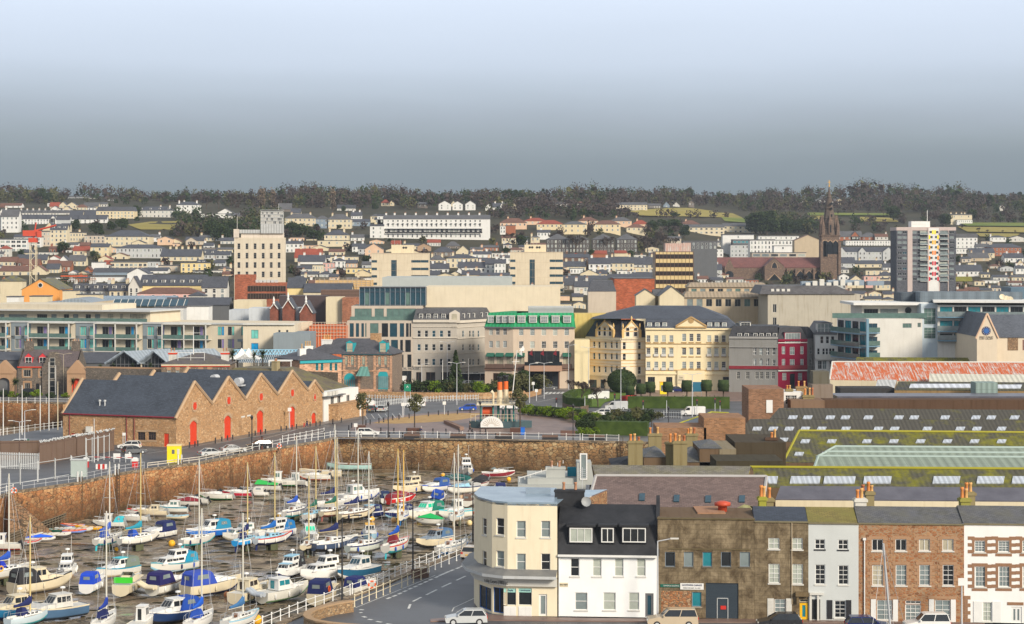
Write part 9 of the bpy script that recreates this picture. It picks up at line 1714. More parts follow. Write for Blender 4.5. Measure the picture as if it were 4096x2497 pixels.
for v in((qf,138,1378,190,ql,'silver estate car seen from behind beside a green bin','mpv',4.4),(qf,358,1382,185,qk,'black hatchback parked behind the wooden fence','hatch',4.3),(qf,682,1350,180,qw,'white van showing its roof above the wooden fence','van',4.8),(qf,1112,1385,175,qw,'white hatchback by the warehouse windows','hatch',4.0),(qf,1150,1428,35,qg,'dark grey hatchback seen from behind, below the white one','hatch',4.0),(qf,1812,1448,35,ql,'silver saloon parked by the quay rail, nearer of two','saloon',4.5),(qf,2000,1418,28,ql,'silver coupe parked ahead of the silver saloon','saloon',4.4),(qf,2222,1385,200,qk,'black people carrier at the quay edge near the railing','mpv',4.5),(qf,270,928,0,qk,'black jeep outside the dark stone custom house','suv',4.2),(qh,1012,1272,3,qw,'white hatchback at the kerb beside the plaza posts','hatch',4.4),(qh,1025,1040,100,qw,'white camper van by the chained car park','van',4.8),(qh,1042,1068,82,qg,'dark hatchback with red tail lights below the camper van','hatch',3.9),(qh,1137,1066,80,ql,'silver hatchback in the car park facing away','hatch',3.9),(qh,950,1045,80,qk,'black car half hidden by the white annex','hatch',3.9),(qh,1412,1026,178,qw,'white van with lime green rear panel on the main road','van',4.9),(qh,1268,822,178,qw,'white van outside the old station','van',4.4),(qh,1975,832,180,qo,'long white single-deck bus behind the shrubs','bus',11),(qh,1868,1056,183,qz,'blue hatchback on the road beside the steamer sculpture','hatch',4.0),(qu,672,1100,2,qk,'black crossover car in front of the hedge','suv',4.4),(qu,870,1100,182,qw,'white hatchback following the black crossover','hatch',4.2),(qu,998,1052,180,ql,'silver panel van beside the traffic lights','van',5.0),(qu,1655,1100,180,qw,'white panel van near the flat roofed brick yard','van',5.2),(qu,845,960,182,qw,'white tipper style van behind the small bare trees','van',5.0),(qu,1525,900,5,qn,'dark blue car beside the yellow phone kiosk','hatch',4.2),(qu,1912,868,185,ql,'silver estate car outside the yellow hotel','mpv',4.6),(qu,2025,868,180,ql,'silver taxi car at the rank by the blue shopfront','saloon',4.6),(qu,2142,858,180,qk,'black four-wheel drive outside the grey pub','suv',4.6),(qu,415,876,10,qg,'dark car under the beige hotel entrance','hatch',4.3),(qu,75,1045,0,qw,'white car behind the steamer funnels','hatch',4.0),('C2',1738,1502,183,ql,'silver hatchback rounding the bend below the carpet shop','hatch',4.0),('C2',1790,966,74,'beige','pale gold hatchback seen from behind beside the curved shop','hatch',3.9),('C3',1385,1522,180,'sand','gold four-wheel drive with spare wheel before the garage','suv',4.8),('C4',235,1534,180,qk,'black hatchback before the yellow front door','hatch',4.2),('C4',945,1560,0,qn,'dark blue hatchback before the granite house','hatch',4.1),('C4',1420,1560,180,qw,'white crossover car before the granite house door','suv',4.2)):car(*v)
def walker(cr,x,y,h,lb3,top,leg,hair=qk,hd=0,st=.25):
 use(cr);p=G(x,y,.01);r=thg('person',lb3,'person',p,rd2(hd));k=h/1.75
 def skin(nm,V,E,R,m,par):
  me=bpy.data.meshes.new(nm);me.from_pydata([(a*k,b*k,c*k)for a,b,c in V],E,[]);me.materials.append(m);o=bpy.data.objects.new(nm,me);COL.objects.link(o);o.parent=par;s=o.modifiers.new('s','SKIN');o.modifiers.new('d','SUBSURF').levels=1;o.modifiers['d'].render_levels=1
  for v,q in zip(me.skin_vertices[0].data,R):v.radius=(q*k,q*k)
  me.skin_vertices[0].data[0].use_root=True;return o
 V=[(0,0,.95),(0,0,1.25),(0,0,1.42),(0,0,1.52),(.02,0,1.65),(0,.19,1.40),(st*.5,.24,1.12),(st*.9,.22,.90),(0,-.19,1.40),(-st*.4,-.24,1.12),(-st*.3,-.24,.88),(st*.3,.09,.88),(st*.6,.1,.48),(st,.1,.08),(st+.14,.1,.04),(-st*.2,-.09,.88),(-st*.5,-.1,.48),(-st*1.2,-.1,.10),(-st*1.2+.14,-.1,.04)]
 E=[(0,1),(1,2),(2,3),(3,4),(2,5),(5,6),(6,7),(2,8),(8,9),(9,10),(0,11),(11,12),(12,13),(13,14),(0,15),(15,16),(16,17),(17,18)]
 b=skin('body',V,E,[.13,.14,.12,.055,.095,.06,.045,.035,.06,.045,.035,.09,.065,.045,.035,.09,.065,.045,.035],pt((.45,.27,.18),.6),r)
 skin('coat',[V[0],V[1],V[2],V[5],V[6],(V[7][0]*.9,.22,.95),V[8],V[9],(V[10][0],-.24,.94)],[(0,1),(1,2),(2,3),(3,4),(4,5),(2,6),(6,7),(7,8)],[.18,.17,.15,.08,.065,.055,.08,.065,.055],pt(top,.9),b)
 skin('trousers',[(0,0,.93),V[11],V[12],V[13],V[15],V[16],V[17]],[(0,1),(1,2),(2,3),(0,4),(4,5),(5,6)],[.16,.105,.08,.065,.105,.08,.065],pt(leg,.9),b)
 mb=MB();mb.ball((0,0,1.70*k),.115*k,n=8);mb.mk('hair',pt(hair,.8),b)
for v in((qh,488,1203,1.75,'adult in dark jacket walking with a child by the warehouse',qk,qn),(qh,465,1203,1.2,'small child in a bright red coat holding back by the warehouse','red','red'),(qh,1887,1245,1.78,'man in black mid-stride across the plaza below the steamer',qk,qk,'brown',20,.4),(qh,1470,1272,1.7,'person in navy leaning near the quay ladder gap',qn,qg,qo),(qh,1086,1068,1.75,'person in a pale blue jacket between the parked cars','sky',qk),(qh,992,866,1.7,'person in a pink top outside the station canopy','pink',qk),(qh,1022,868,1.75,'person in orange and black beside the station statue',qx,qk)):walker(*v)
def steamer():
 use(qh);D=398;p=A(1880,1200,D);r=thg('steamer_sculpture','paddle steamer sculpture with twin orange and black funnels on the plaza','sculpture',(p.x,D,0));X=lambda x:XA(x,D)-p.x;Z=lambda y:max(0,ZA(y,D));q=lambda n,m,f:(lambda mb:(f(mb),mb.mk(n,m,r))[1])(MB())
 q('hull_deck',pt((.05,.09,.10)),lambda b:b.prism([(0,1.2),(1.8,0),(X(2330),0),(X(2420),1.8),(X(2330),4),(1.8,4)],0,Z(1150)))
 zc,R=Z(1185),2.35;cx=X(2072)
 q('paddle_box',pt(qw),lambda b:b.side([(cx+R*cos(pi*k/12),zc-.3+R*.92*sin(pi*k/12))for k in rg2(13)],-.9,.0,0));q('paddle_slats',pt('beige'),lambda b:[b.tub((cx+R*.3*cos(pi*k/12),-.93,zc-.2+R*.28*sin(pi*k/12)),(cx+R*.78*cos(pi*k/12),-.93,zc-.2+R*.74*sin(pi*k/12)),.05,4)for k in rg2(1,12)])
 q('boiler',pt((.62,.10,.03)),lambda b:b.tub((X(1995),2,Z(1072)),(X(2085),2,Z(1072)),.95,14))
 for x in(1980,2085,2195,2262):q('column',pt((.02,.20,.17)),lambda b:b.tub((X(x),.6,Z(1150)),(X(x),.6,Z(1012)),.16,8))
 q('machinery',pt((.02,.14,.12)),lambda b:[b.bx2(X(x),X(x)+.5,1.5,2.4,Z(1150),Z(y))for x,y in((2120,1020),(2160,1060),(2215,1050))])
 q('upper_deck',pt(qc),lambda b:b.bx2(X(1945),X(2292),-.4,4,Z(1012),Z(1000)))
 for x0,x1,y0,y1 in((1948,2290,1000,940),(1895,2290,1150,1090)):q('guard_rail',pt(qc),lambda b:[b.tub((X(x0),-.3,Z(y0)+(Z(y1)-Z(y0))*t),(X(x1),-.3,Z(y0)+(Z(y1)-Z(y0))*t),.04,4)for t in(.5,1)]+[b.tub((X(x0+(x1-x0)*k/10),-.3,Z(y0)),(X(x0+(x1-x0)*k/10),-.3,Z(y1)),.045,4)for k in rg2(11)])
 for x,yb,yt,y_ in((2144,1000,768,.6),(2195,1000,760,2.4)):
  mb=MB();mb.la([(.55,Z(1000)),(.5,Z(882))],(X(x),y_,0),14);f=mb.mk('funnel',pt(qc),r);mb=MB();mb.la([(.5,Z(882)),(.47,Z(812))],(X(x),y_,0),14);mb.mk('orange_band',pt((.80,.14,.02)),f);mb=MB();mb.la([(.47,Z(812)),(.46,Z(780)),(.56,Z(776)),(.56,Z(yt)),(.4,Z(yt))],(X(x),y_,0),14);mb.mk('black_top',pt(qk),f)
 q('ventilator',pt(qc),lambda b:(b.tub((X(2088),.3,Z(1000)),(X(2088),.3,Z(905)),.2,8,r2=.24),b.tub((X(2088),.3,Z(912)),(X(2068),.3,Z(892)),.24,8,r2=.42)))
 m=q('mast',pt(qw),lambda b:b.tub((X(2245),1,Z(1000)),(X(2292),1,Z(540)),.12,7,r2=.07));mb=MB();mb.tub((X(2248),1,Z(642)),(X(2312),1,Z(638)),.06,5);mb.mk('yard',pt(qw),m);mb=MB();mb.fc([(X(2310),1,Z(545)),(X(2345),1,Z(500)),(X(2358),1.1,Z(530)),(X(2350),1,Z(548))]);mb.mk('flag',pt(qw),m)
 use(qh);q0=G(1662,1165);s=thg('bench_wall','long low brown granite bench wall angling across the plaza','wall',q0);d=G(1800,1225)-q0;mb=MB();mb.mesh([(0,0,0),(d.x,d.y,0),(d.x+.8,d.y+.8,0),(.8,.8,0),(0,0,.6),(d.x,d.y,.6),(d.x+.8,d.y+.8,.6),(.8,.8,.6)],[(4,5,6,7),(0,1,5,4),(1,2,6,5),(3,0,4,7)]);mb.mk('stone',su((.26,.17,.13)),s)
 p=A(1115,868,507);s=thg('statue','dark bronze sail and figure group outside the station','statue',(p.x,505,.12));mb=MB();mb.la([(.15,0),(.12,8)],(0,0,0),6);mb.fc([(-.7,0,2.6),(.1,0,3),(1.2,0,6.2),(0,0,8)]);mb.fc([(-.9,.1,4.2),(0,.1,7.9),(-.1,.1,4)]);mb.mk('sail',pt((.05,.045,.04),.4),s)
 for k in rg2(6):mb=MB();mb.la([(.2,0),(.28,.9),(.3,1.5),(.1,1.62),(.14,1.8),(.02,1.95)],(-1.9+k*.7,-.6+.4*(k%2),0),7);mb.mk('figure',pt((.05,.045,.04),.4),s)
steamer()
def post(cr,x,y,ht,lb3,kd='lamp',col='steel',group=None,z=0.0,D=None):
 use(cr);p=G(x,y,z);ht*=.56 if abs(ht)>2 else 1;m=pt(col,.5);nm=dict(lamp='street_lamp',lant='lantern_post',light='traffic_light',bol='bollard',sign='road_sign',dbl='street_lamp',pole='pole',flag='flagpole',crane='crane')[kd];r=thg(nm,lb3,nm.replace('_',' '),(p.x,p.y,z),0,group);h=abs(ht);mb=MB()
 if kd=='bol':mb.la([(.17,0),(.13,.12),(.11,.5),(.15,.62),(.09,.72),(.15,.82),(.12,.98),(.02,1.02)],n=8);mb.mk('shaft',m,r);return r
 mb.tub((0,0,0),(0,0,h),.11 if kd!='light' else .08,7,r2=.06);mb.mk('pole',m,r)
 if kd in('lamp','dbl'):
  for s in((-1,1)if kd=='dbl' else(1 if ht>0 else-1,)):mb=MB();mb.tub((0,0,h),(s*1.3,0,h+.25),.05,5);a=mb.mk('arm',m,r);mb=MB();mb.bx2(s*1.2,s*2.0,-.14,.14,h+.2,h+.32);mb.mk('lamp_head',pt(qo if col=='steel' else col),a)
 if kd=='lant':mb=MB();mb.la([(.08,h),(.26,h+.5),(.3,h+.55),(.12,h+.78),(.02,h+.95)],n=6);mb.mk('lantern',[pt('iron')],r)
 if kd=='light':mb=MB();mb.bx2(-.2,.2,-.2,.02,h-1.1,h);o=mb.mk('signal_head',pt(qk),r);mb=MB();mb.tub((0,-.22,h-.2),(0,-.19,h-.2),.11,8);mb.mk('red_lens',pt('red'),o)
 if kd=='sign':mb=MB();mb.bx2(-.35,.35,-.1,-.06,h-.7,h);mb.mk('sign_plate',pt(qw),r)
 return r
use(qh)
for k,x in en((1107,1147,1185,1225,1279,1366,1531,1617,1700,1780,1889)):post(qh,x,1162-(x-1107)*.11-(10 if 1150<x<1700 else 0),1,'black chain bollard round the far edge of the gravel circle','bol','iron','bollards round the plaza')
for x,y in((848,1225),(872,1205),(995,1182),(1032,1175),(1123,1247),(1235,1250),(1345,1252),(1457,1253),(1570,1254),(1682,1256),(1795,1257),(1908,1258),(2022,1260),(637,1278),(744,1278),(857,1280),(1197,1285),(1309,1287),(1622,1290),(1735,1292),(1880,1293),(2110,1295),(2222,1296)):post(qh,x,y,1,'black chained bollard on the quay side of the plaza','bol','iron','bollards along the plaza')
for cr,l in((qf,((1627,1375),(1673,1368),(1698,1360),(1849,1335),(1903,1326),(1953,1316),(1997,1310),(2138,1285),(2191,1276),(2237,1265),(2278,1258))),(qh,((45,1275),(93,1268),(132,1260),(267,1236),(313,1230),(361,1224),(400,1216),(516,1198),(567,1192),(602,1186),(711,1172),(784,1160)))):
 for x,y in l:post(cr,x,y,1,'fat black bollard along the warehouse gables','bol','iron','bollards before the warehouse')
for a in((qf,808,1502,13,'grey lamp column standing before the warehouse side wall','pole',ql),(qf,545,930,18,'tall twin-arm lamp beside the stone custom house','dbl',(.42,.36,.26)),(qf,1708,800,9,'lamp with single arm before the harbour office','lamp'),(qf,168,1400,9,'lamp column with double floodlights in the left car park','dbl'),(qf,212,1385,12,'slim lamp column behind the silver estate car','lamp'),(qh,1693,830,19.6,'tall twin-arm street lamp before the stone corner office','dbl'),(qh,1473,890,12,'street lamp with one arm by the zebra crossing','lamp'),(qh,1775,1010,17,'tall twin-arm lamp between the road and gravel circle','dbl'),(qu,760,880,19,'twin-arm lamp before the cream banded block','dbl'),(qu,378,955,15,'twin-arm lamp before the beige hotel entrance','dbl'),(qu,253,990,16,'single-arm lamp beside the twenty sign','lamp'),(qu,588,880,20,'tall lamp before the green roofed hotel corner',-1 and 'lamp'),(qu,1037,1060,17,'tall lamp between the silver van and topiary','lamp'),(qu,1417,880,20,'tall lamp before the yellow hotel windows','lamp'),(qu,1650,1110,16,'twin-arm lamp rising beside the white panel van','dbl'),(qu,1742,880,20,'tall single lamp right of the hotel pediment','lamp'),(qx2,75,865,12,'grey lamp before the grey pub','lamp'),(qh,1187,1290,10.5,'black lantern post beside the white hatchback','lant','iron'),(qh,1975,1262,10,'black lantern post beside the steamer paddle box','lant','iron'),(qu,627,1310,10.5,'black lantern post by the brown planter','lant','iron'),(qu,1445,1175,5,'black lantern post among the right-hand shrubs','lant','iron'),(qf,2163,1290,6,'black lantern post before the warehouse gables','lant','iron'),(qh,15,1350,8,'black lantern post by the quay steps','lant','iron'),('C2',1310,1112,14.4,'tall black lamp post beside the bench, sign halfway up',-1 and 'lamp','iron'),('C2',741,1315,15,'tall black lamp post behind the curved wall','lamp','iron'),('C2',1793,845,13,'black lamp post beside the curved shop','lamp','iron'),('C3',1268,1500,14,'grey twin-headed lamp between the white house and garage','lamp'),(qu,484,1060,5.2,'traffic light at the crossing left of the hedge','light'),(qu,728,1035,4.8,'grey signal pole by the hedge end','pole'),(qu,984,1100,8.5,'traffic light pole in front of the silver van','light'),(qu,1228,1090,5.5,'traffic light before the clipped hedge','light'),(qu,1430,1080,5,'plain signal pole mid road','pole'),(qu,1690,1105,6.5,'traffic light by the white panel van','light'),(qu,1845,1080,6,'traffic light right of the panel van','light'),(qu,1888,1080,5,'slim signal pole beside the brick block','light'),(qh,1330,980,8,'large green direction sign post','pole'),(qu,285,930,6,'round twenty limit sign on a grey pole','sign'),(qu,312,975,5,'triangular give way sign post','sign'),(qh,1312,1115,5.5,'blue parking sign post at the chained car park','sign'),(qh,1668,1090,5,'white notice on a pole beside the gravel','sign'),(qh,907,1280,4.5,'white notice pole at the white hatchback','sign'),(qh,340,1215,7.5,'red and blue road signs before a warehouse door','sign'),('C4',1703,1545,8.6,'bus stop style sign before the granite house edge','sign'),(qh,1653,840,12,'white flagpole before the corner office, nearer the station','flag',qw),(qh,1875,850,13,'white flagpole before the corner office, right of the conifer','flag',qw),(qf,28,1270,16,'white yacht mast rising from the far basin at the edge','flag',qw),(qf,190,1265,17,'white yacht mast in the far basin beside the lamp','flag',qw),(qf,345,1235,16,'white mast between two leaning spars','flag',qw),(qf,420,1228,24,'tallest white mast in the far basin','flag',qw),(qf,496,1222,17,'cream mast beside the basin wall corner','flag',qc),(qf,478,925,13,'thin white flagpole by the custom house gable','flag',qw),(qf,92,925,13,'thin white flagpole at the gateway','flag',qw)):post(*a)
def sig(cr,x0,y0,x1,y1,D,m,lb,txt=None,tm=qw,nm='sign',sz=.4,dz=0):
 use(cr);p,q=A(x0,y1,D),A(x1,y0,D);r=thg(nm,lb,'sign',p);mb=MB();w,h=q.x-p.x,q.z-p.z;mb.bx2(0,w,0,.08,0,h);mb.mk('panel',pt(m),r);mb=MB();mb.bx2(.05,.15,.1,.2,-p.z,h);mb.bx2(w-.15,w-.05,.1,.2,-p.z,h);mb.mk('legs',pt('steel'),r)
 if txt:txo(r,txt,(w/2,-.03,h/2),sz,pt(tm))
sig(qh,1322,830,1380,892,448,(.01,.22,.12),'green road direction sign with white warning triangle','^',nm='direction_sign',sz=1.2);sig(qh,1304,992,1325,1015,428,(.02,.15,.6),'blue square parking sign','P',sz=.9);sig(qf,972,1425,1032,1472,334,qw,'white and blue notice board by the barrier',nm='notice_board');sig(qf,1072,1428,1128,1472,334,qw,'plain white notice board by the barrier',nm='notice_board');sig(qf,1050,1248,1078,1272,357,qw,'small white notice on the warehouse side wall',nm='notice_board');sig(qu,1655,812,1732,895,478,(.02,.14,.22),'dark blue bus shelter style panel in the square',nm='shelter_panel')
def props():
 def bx(nm,cat,lb,cr,x,y,w,d,h,m,parts=(),rz=0,z=0.0):
  use(cr);p=G(x,y,z);r=thg(nm,lb,cat,p,rz);mb=MB();mb.bx2(-w/2,w/2,-d/2,d/2,0,h);mb.mk('body',pt(m),r)
  for pn,a,pm in parts:mb=MB();mb.bx2(*a);mb.mk(pn,pt(pm),r)
  return r
 bx('kiosk','kiosk','bright yellow cabin with a window on the quay',qf,1497,1500,2.3,2.2,2.8,(.85,.68,.01),((qy,(-.35,.1,-1.13,-1.1,1.5,2.2),qg),(qy,(.5,.9,-1.13,-1.1,1.4,2.3),qo),(qr,(-1.2,1.2,-1.15,1.15,2.8,2.95),'yellow')),.1)
 bx('phone_kiosk','phone box','yellow telephone box in the square by the clipped trees',qu,1400,918,1.6,1.5,2.9,(.85,.65,.02),((qy,(-.6,.6,-.78,-.75,.9,2.3),qg),(qr,(-.9,.9,-.85,.85,2.9,3.1),'amber')))
 bx('wheelie_bin','bin','bright blue wheelie bin beside the brown planter',qh,2341,1262,.8,.8,1.3,(.01,.15,.60),(('lid',(-.44,.44,-.45,.4,1.3,1.4),qz),));bx('clothing_bin','bin','green bin behind the silver estate car',qf,220,1375,.9,.9,1.4,(.02,.22,.10),(('lid',(-.5,.5,-.5,.5,1.4,1.5),'dgreen'),));bx('electric_cabinet','cabinet','pale green metal cabinet by the barrier','C1',636,315,2.4,1,2.6,(.42,.48,.44),(('lid',(-1.3,1.3,-.6,.6,2.6,2.75),ql),))
 for x,w,lb in((1405,2.9,'brown timber planter with a clipped olive tree'),(948,2,'brown timber planter beside the white hatchback'),(2285,2.4,'brown planter beside the blue bin')):bx('planter','planter',lb,qh,x,1248 if x>1000 else 1225,w,1.4,.95,(.10,.045,.03),(('soil',(-w/2+.1,w/2-.1,-.6,.6,.95,1.0),'brown'),))
 bx('planter','planter','long brown planter by the quay lantern post',qu,582,1268,2.8,1.5,.9,(.14,.07,.05),(('soil',(-1.3,1.3,-.6,.6,.9,.95),'brown'),))
 for cr,x,lb in((qh,1388,'bench at the railing near the ladder gap'),(qh,1785,'bench at the railing below the walking man'),(qh,2180,'bench at the railing below the steamer stern'),(qu,430,'bench at the railing beside the plaza lantern'),(qu,830,'bench at the railing before the dark hedge')):bx('bench','bench','dark '+lb,cr,x,1300 if cr==qh else 1310,3,.6,.5,'iron',(('backrest',(-1.5,1.5,.25,.32,.5,.95),'brown'),))
 use('C2');bx('bench','bench','dark wooden bench behind the kerbside railing, by the black lamp post','C2',1368,1130,1.9,.5,.45,'brown',(('backrest',(-.95,.95,.2,.27,.45,.95),'brown'),),.5)
 for x,lb in((690,'red and white barrier housing on the left'),(1087,'red and white barrier housing on the right')):bx('barrier_housing','barrier',lb,'C1',x,240,.9,.7,1.0,(.60,.03,.03),(('upper_casing',(-.5,.5,-.4,.4,1.0,1.45),qw),('top',(-.3,.3,-.3,.3,1.45,1.6),qw)))
 use('C1');a,b_=G(712,215),G(1070,222);r=thg('swing_barrier','red and white striped barrier arm across the quay entrance','barrier',a+Vc((0,0,1.2)));d=b_-a;[(lambda mb:(mb.tub(d*(k/8),d*((k+1)/8),.06,5),mb.mk('stripe',pt('red' if k%2 else qw),r)))(MB())for k in rg2(8)]
 r=thg('water_barrier','low red and white plastic barrier beside the lamp column','barrier',G(772,255));d=G(890,240)-G(772,255);[(lambda mb:(mb.bx2(d.x*k/5,d.x*(k+1)/5-.05,-.2,.2,0,.8),mb.mk('block',pt('red' if k%2 else qw),r)))(MB())for k in rg2(5)]
 use(qf)
 def fence(pts,h,m,lb,slat=0,nm='fence',gap=.16,cap=None):
  r=thg(nm,lb,'fence',pts[0]);o=pts[0];mb=MB();rl=MB()
  for a,b_ in zip(pts,pts[1:]):
   a,b_=a-o,b_-o
   if slat:
    L=(b_-a).length;n=int(L/slat)
    for k in rg2(n):p=a+(b_-a)*(k/n);mb.bx2(p.x,p.x+min(.16,slat*.5),p.y-.02,p.y+.02,0,h)
   else:mb.fc([a,b_,b_+Vc((0,0,h)),a+Vc((0,0,h))])
   for z in(.3,h-.3):rl.tub(a+Vc((0,-.06,z)),b_+Vc((0,-.06,z)),.05,4)
   n=max(1,int((b_-a).length/3));[rl.tub(a+(b_-a)*(k/n)+Vc((0,-.08,0)),a+(b_-a)*(k/n)+Vc((0,-.08,h+.1)),.06,5)for k in rg2(n+1)]
  mb.mk('boards' if not slat else 'palings',m,r);rl.mk('posts_and_rails',pt(ql)if slat else pt('brown'),r)
  if cap:c=MB();rg=random.Random(2);[c.ball(Vc(pts[0])*0+(pts[i]-o)+(pts[i+1]-pts[i])*rg.random()+Vc((rg.uniform(-.2,.2),0,h+rg.uniform(0,.35))),.12,n=5)for i in rg2(len(pts)-1)for _ in rg2(120)];c.mk('wire_coils',pt(ql),r)
  return r
 wf=su((.17,.115,.085),.7);fence([G(340,1520),G(660,1460),G(978,1400)],3.6,wf,'tall brown boarded fence topped with silver wire coils',cap=1);fence([G(-300,1500),G(0,1480),G(340,1475)],3.2,wf,'dark boarded fence behind the pale palisade',cap=None);fence([G(-200,1545),G(0,1552),G(335,1563)],2.6,pt(ql),'pale galvanised palisade fence at the picture edge',slat=.32)
 use('C1');fence([G(0,395),G(160,380),G(440,335),G(700,290)],3.2,pt(ql),'thin tall mesh fence along the quay edge',slat=3.0,nm='mesh_fence');fence([G(690,210),G(880,170)],4.2,pt(ql),'tall grey gate frame by the brown fence',slat=1.8,nm='gate_frame')
 use(qu);fence([G(1045,1105),G(1250,1118),G(1560,1125)],1.5,pt('iron'),'black railings along the central pavement',slat=.5,nm='pavement_railing');fence([G(1030,975),G(1170,965)],1.2,pt('red'),'red plastic roadworks barriers by the topiary',nm='roadworks_barrier');use(qh);fence([G(940,1040),G(1400,985),G(1960,965)],1.3,pt(ql),'grey crowd railing between the roads',slat=.7,nm='pedestrian_railing');fence([G(950,965),G(1450,978)],1.3,pt(ql),'second grey crowd railing nearer the shrubs',slat=.7,nm='pedestrian_railing')
 use('A1');p=A(298,950,700);r=thg('tower_crane','red topped white lattice tower crane over the left town','crane',(p.x,700,2));z0,z1=2,ZA(605,700)-2;mb=MB();s=1.0
 for x,y in((-s,-s),(s,-s),(s,s),(-s,s)):mb.tub((x,y,0),(x,y,z1),.13,4)
 n=16;[mb.tub((-s if k%2 else s,-s,z1*k/n),(s if k%2 else-s,-s,z1*(k+1)/n),.09,4)for k in rg2(n)];mb.mk('lattice_mast',pt(qc),r);mb=MB();mb.bx2(-1.4,1.4,-1.4,1.4,z1,z1+1.6);mb.bx2(-3.5,1.8,-.8,.8,z1+2.2,z1+4.2);mb.tub((-3.4,0,z1+3),(8,0,z1+6),.3,4);mb.tub((0,0,z1+1),(1,0,z1+7),.25,4);mb.bx2(1.6,3,-1.5,-.2,z1+1.8,z1+4);mb.mk('slewing_top',pt((.60,.08,.04)),r)
 x,y0,y1,w=550,970,885,300;p=A(x,y0,690);r=thg('scaffolding','brown scaffolding with orange boards below the crane','scaffolding',p);W_=XA(x+w,690)-XA(x,690);h=(y0-y1)/2.24*690/FP;mb=MB();[mb.tub((W_*k/14,-.2,0),(W_*k/14,-.2,h),.07,4)for k in rg2(15)];[mb.bx2(0,W_,-1,0,h*k/4-.05,h*k/4+.08)for k in rg2(1,5)];mb.mk('tubes',pt((.20,.12,.08)),r);mb=MB();mb.bx2(0,W_*.8,-1.1,-1.0,h*.7,h*.8);mb.mk('boards',pt(qx),r)
 for cr,x,y0,y1,w,D,lb,c in((qh,508,415,300,318,530,'orange netted scaffolding beside the modern office',(.62,.16,.06)),('A2',585,1000,925,500,700,'ochre arched roofs wrapped in scaffolding left of the plant screen',(.72,.48,.22))):
  use(cr);p=A(x,y0,D);r=thg('scaffolding',lb,'scaffolding',p);W_=XA(x+w,D)-XA(x,D);h=(y0-y1)/cur[2]*D/FP;mb=MB();mb.bx2(0,W_,0,12,-10,h*.75);mb.mk('wrapped_building',su(c,.5),r);mb=MB();[mb.tub((W_*k/12,-.3,-5),(W_*k/12,-.3,h),.06,4)for k in rg2(13)];[mb.tub((0,-.3,h*k/4),(W_,-.3,h*k/4),.06,4)for k in rg2(5)];mb.mk('tubes',pt('beige'),r)
props()
TW=leafm((.062,.047,.042),(.10,.076,.064),'twigs');EV=leafm((.026,.046,.018),(.055,.08,.025),'evergreen');LG=leafm((.10,.20,.015),(.22,.27,.02),'bright');OL=leafm((.085,.085,.035),(.13,.13,.05),'olive');PO=leafm((.20,.15,.10),(.26,.20,.14),'poplar');BK=su((.09,.07,.055),.3)
rt=random.Random(11)
def lvs(mb,c,R,n,s,sh=.55,m=0,up=0):
 for _ in rg2(n):
  z=rt.uniform(-1,1);a=rt.uniform(0,2*pi);q=sqrt(max(0,1-z*z));k=rt.uniform(sh,1)**.6;p=Vc((c[0]+R[0]*q*cos(a)*k,c[1]+R[1]*q*sin(a)*k,c[2]+R[2]*z*k));u=Vc((rt.uniform(-1,1),rt.uniform(-1,1),rt.uniform(-1,1))).normalized();v=u.cross(Vc((rt.uniform(-1,1),rt.uniform(-1,1),up+rt.uniform(-1,1)))).normalized();s_=s*rt.uniform(.6,1.3);mb.fc([p-u*s_,p+v*s_*.7,p+u*s_,p-v*s_*.7],m)
def clumps(mb,c,R,n,per,s,r=.36):
 for _ in rg2(n):z=rt.uniform(-.8,1);a=rt.uniform(0,2*pi);q=sqrt(1-z*z)*rt.uniform(.35,.8);lvs(mb,(c[0]+R[0]*q*cos(a),c[1]+R[1]*q*sin(a),c[2]+R[2]*z*.72),(R[0]*r,R[1]*r,R[2]*r),per,s)
def limbs(mb,p,d,L,r,n,tw):
 q=p+d*L;mb.tub(p,q,r,4,0,r2=r*.65,caps=False)
 if n==0:
  for _ in rg2(7):e=(d+Vc((rt.uniform(-.9,.9),rt.uniform(-.9,.9),rt.uniform(-.4,.7)))).normalized()*L*rt.uniform(.7,1.2);w=e.cross(Vc((0,0,1))).normalized()*.055;tw.fc([q-w,q+w,q+e]);tw.fc([q+e*.5-w*1.6,q+e*.5+w*1.6,q+e*.5+Vc((rt.uniform(-1,1),rt.uniform(-1,1),rt.uniform(0,1)))*L*.6])
  return
 for _ in rg2(3 if n>1 else 4):limbs(mb,q-d*L*rt.uniform(0,.35),(d+Vc((rt.uniform(-.8,.8),rt.uniform(-.8,.8),rt.uniform(-.15,.5)))).normalized(),L*rt.uniform(.62,.8),r*.6,n-1,tw)
TT={}
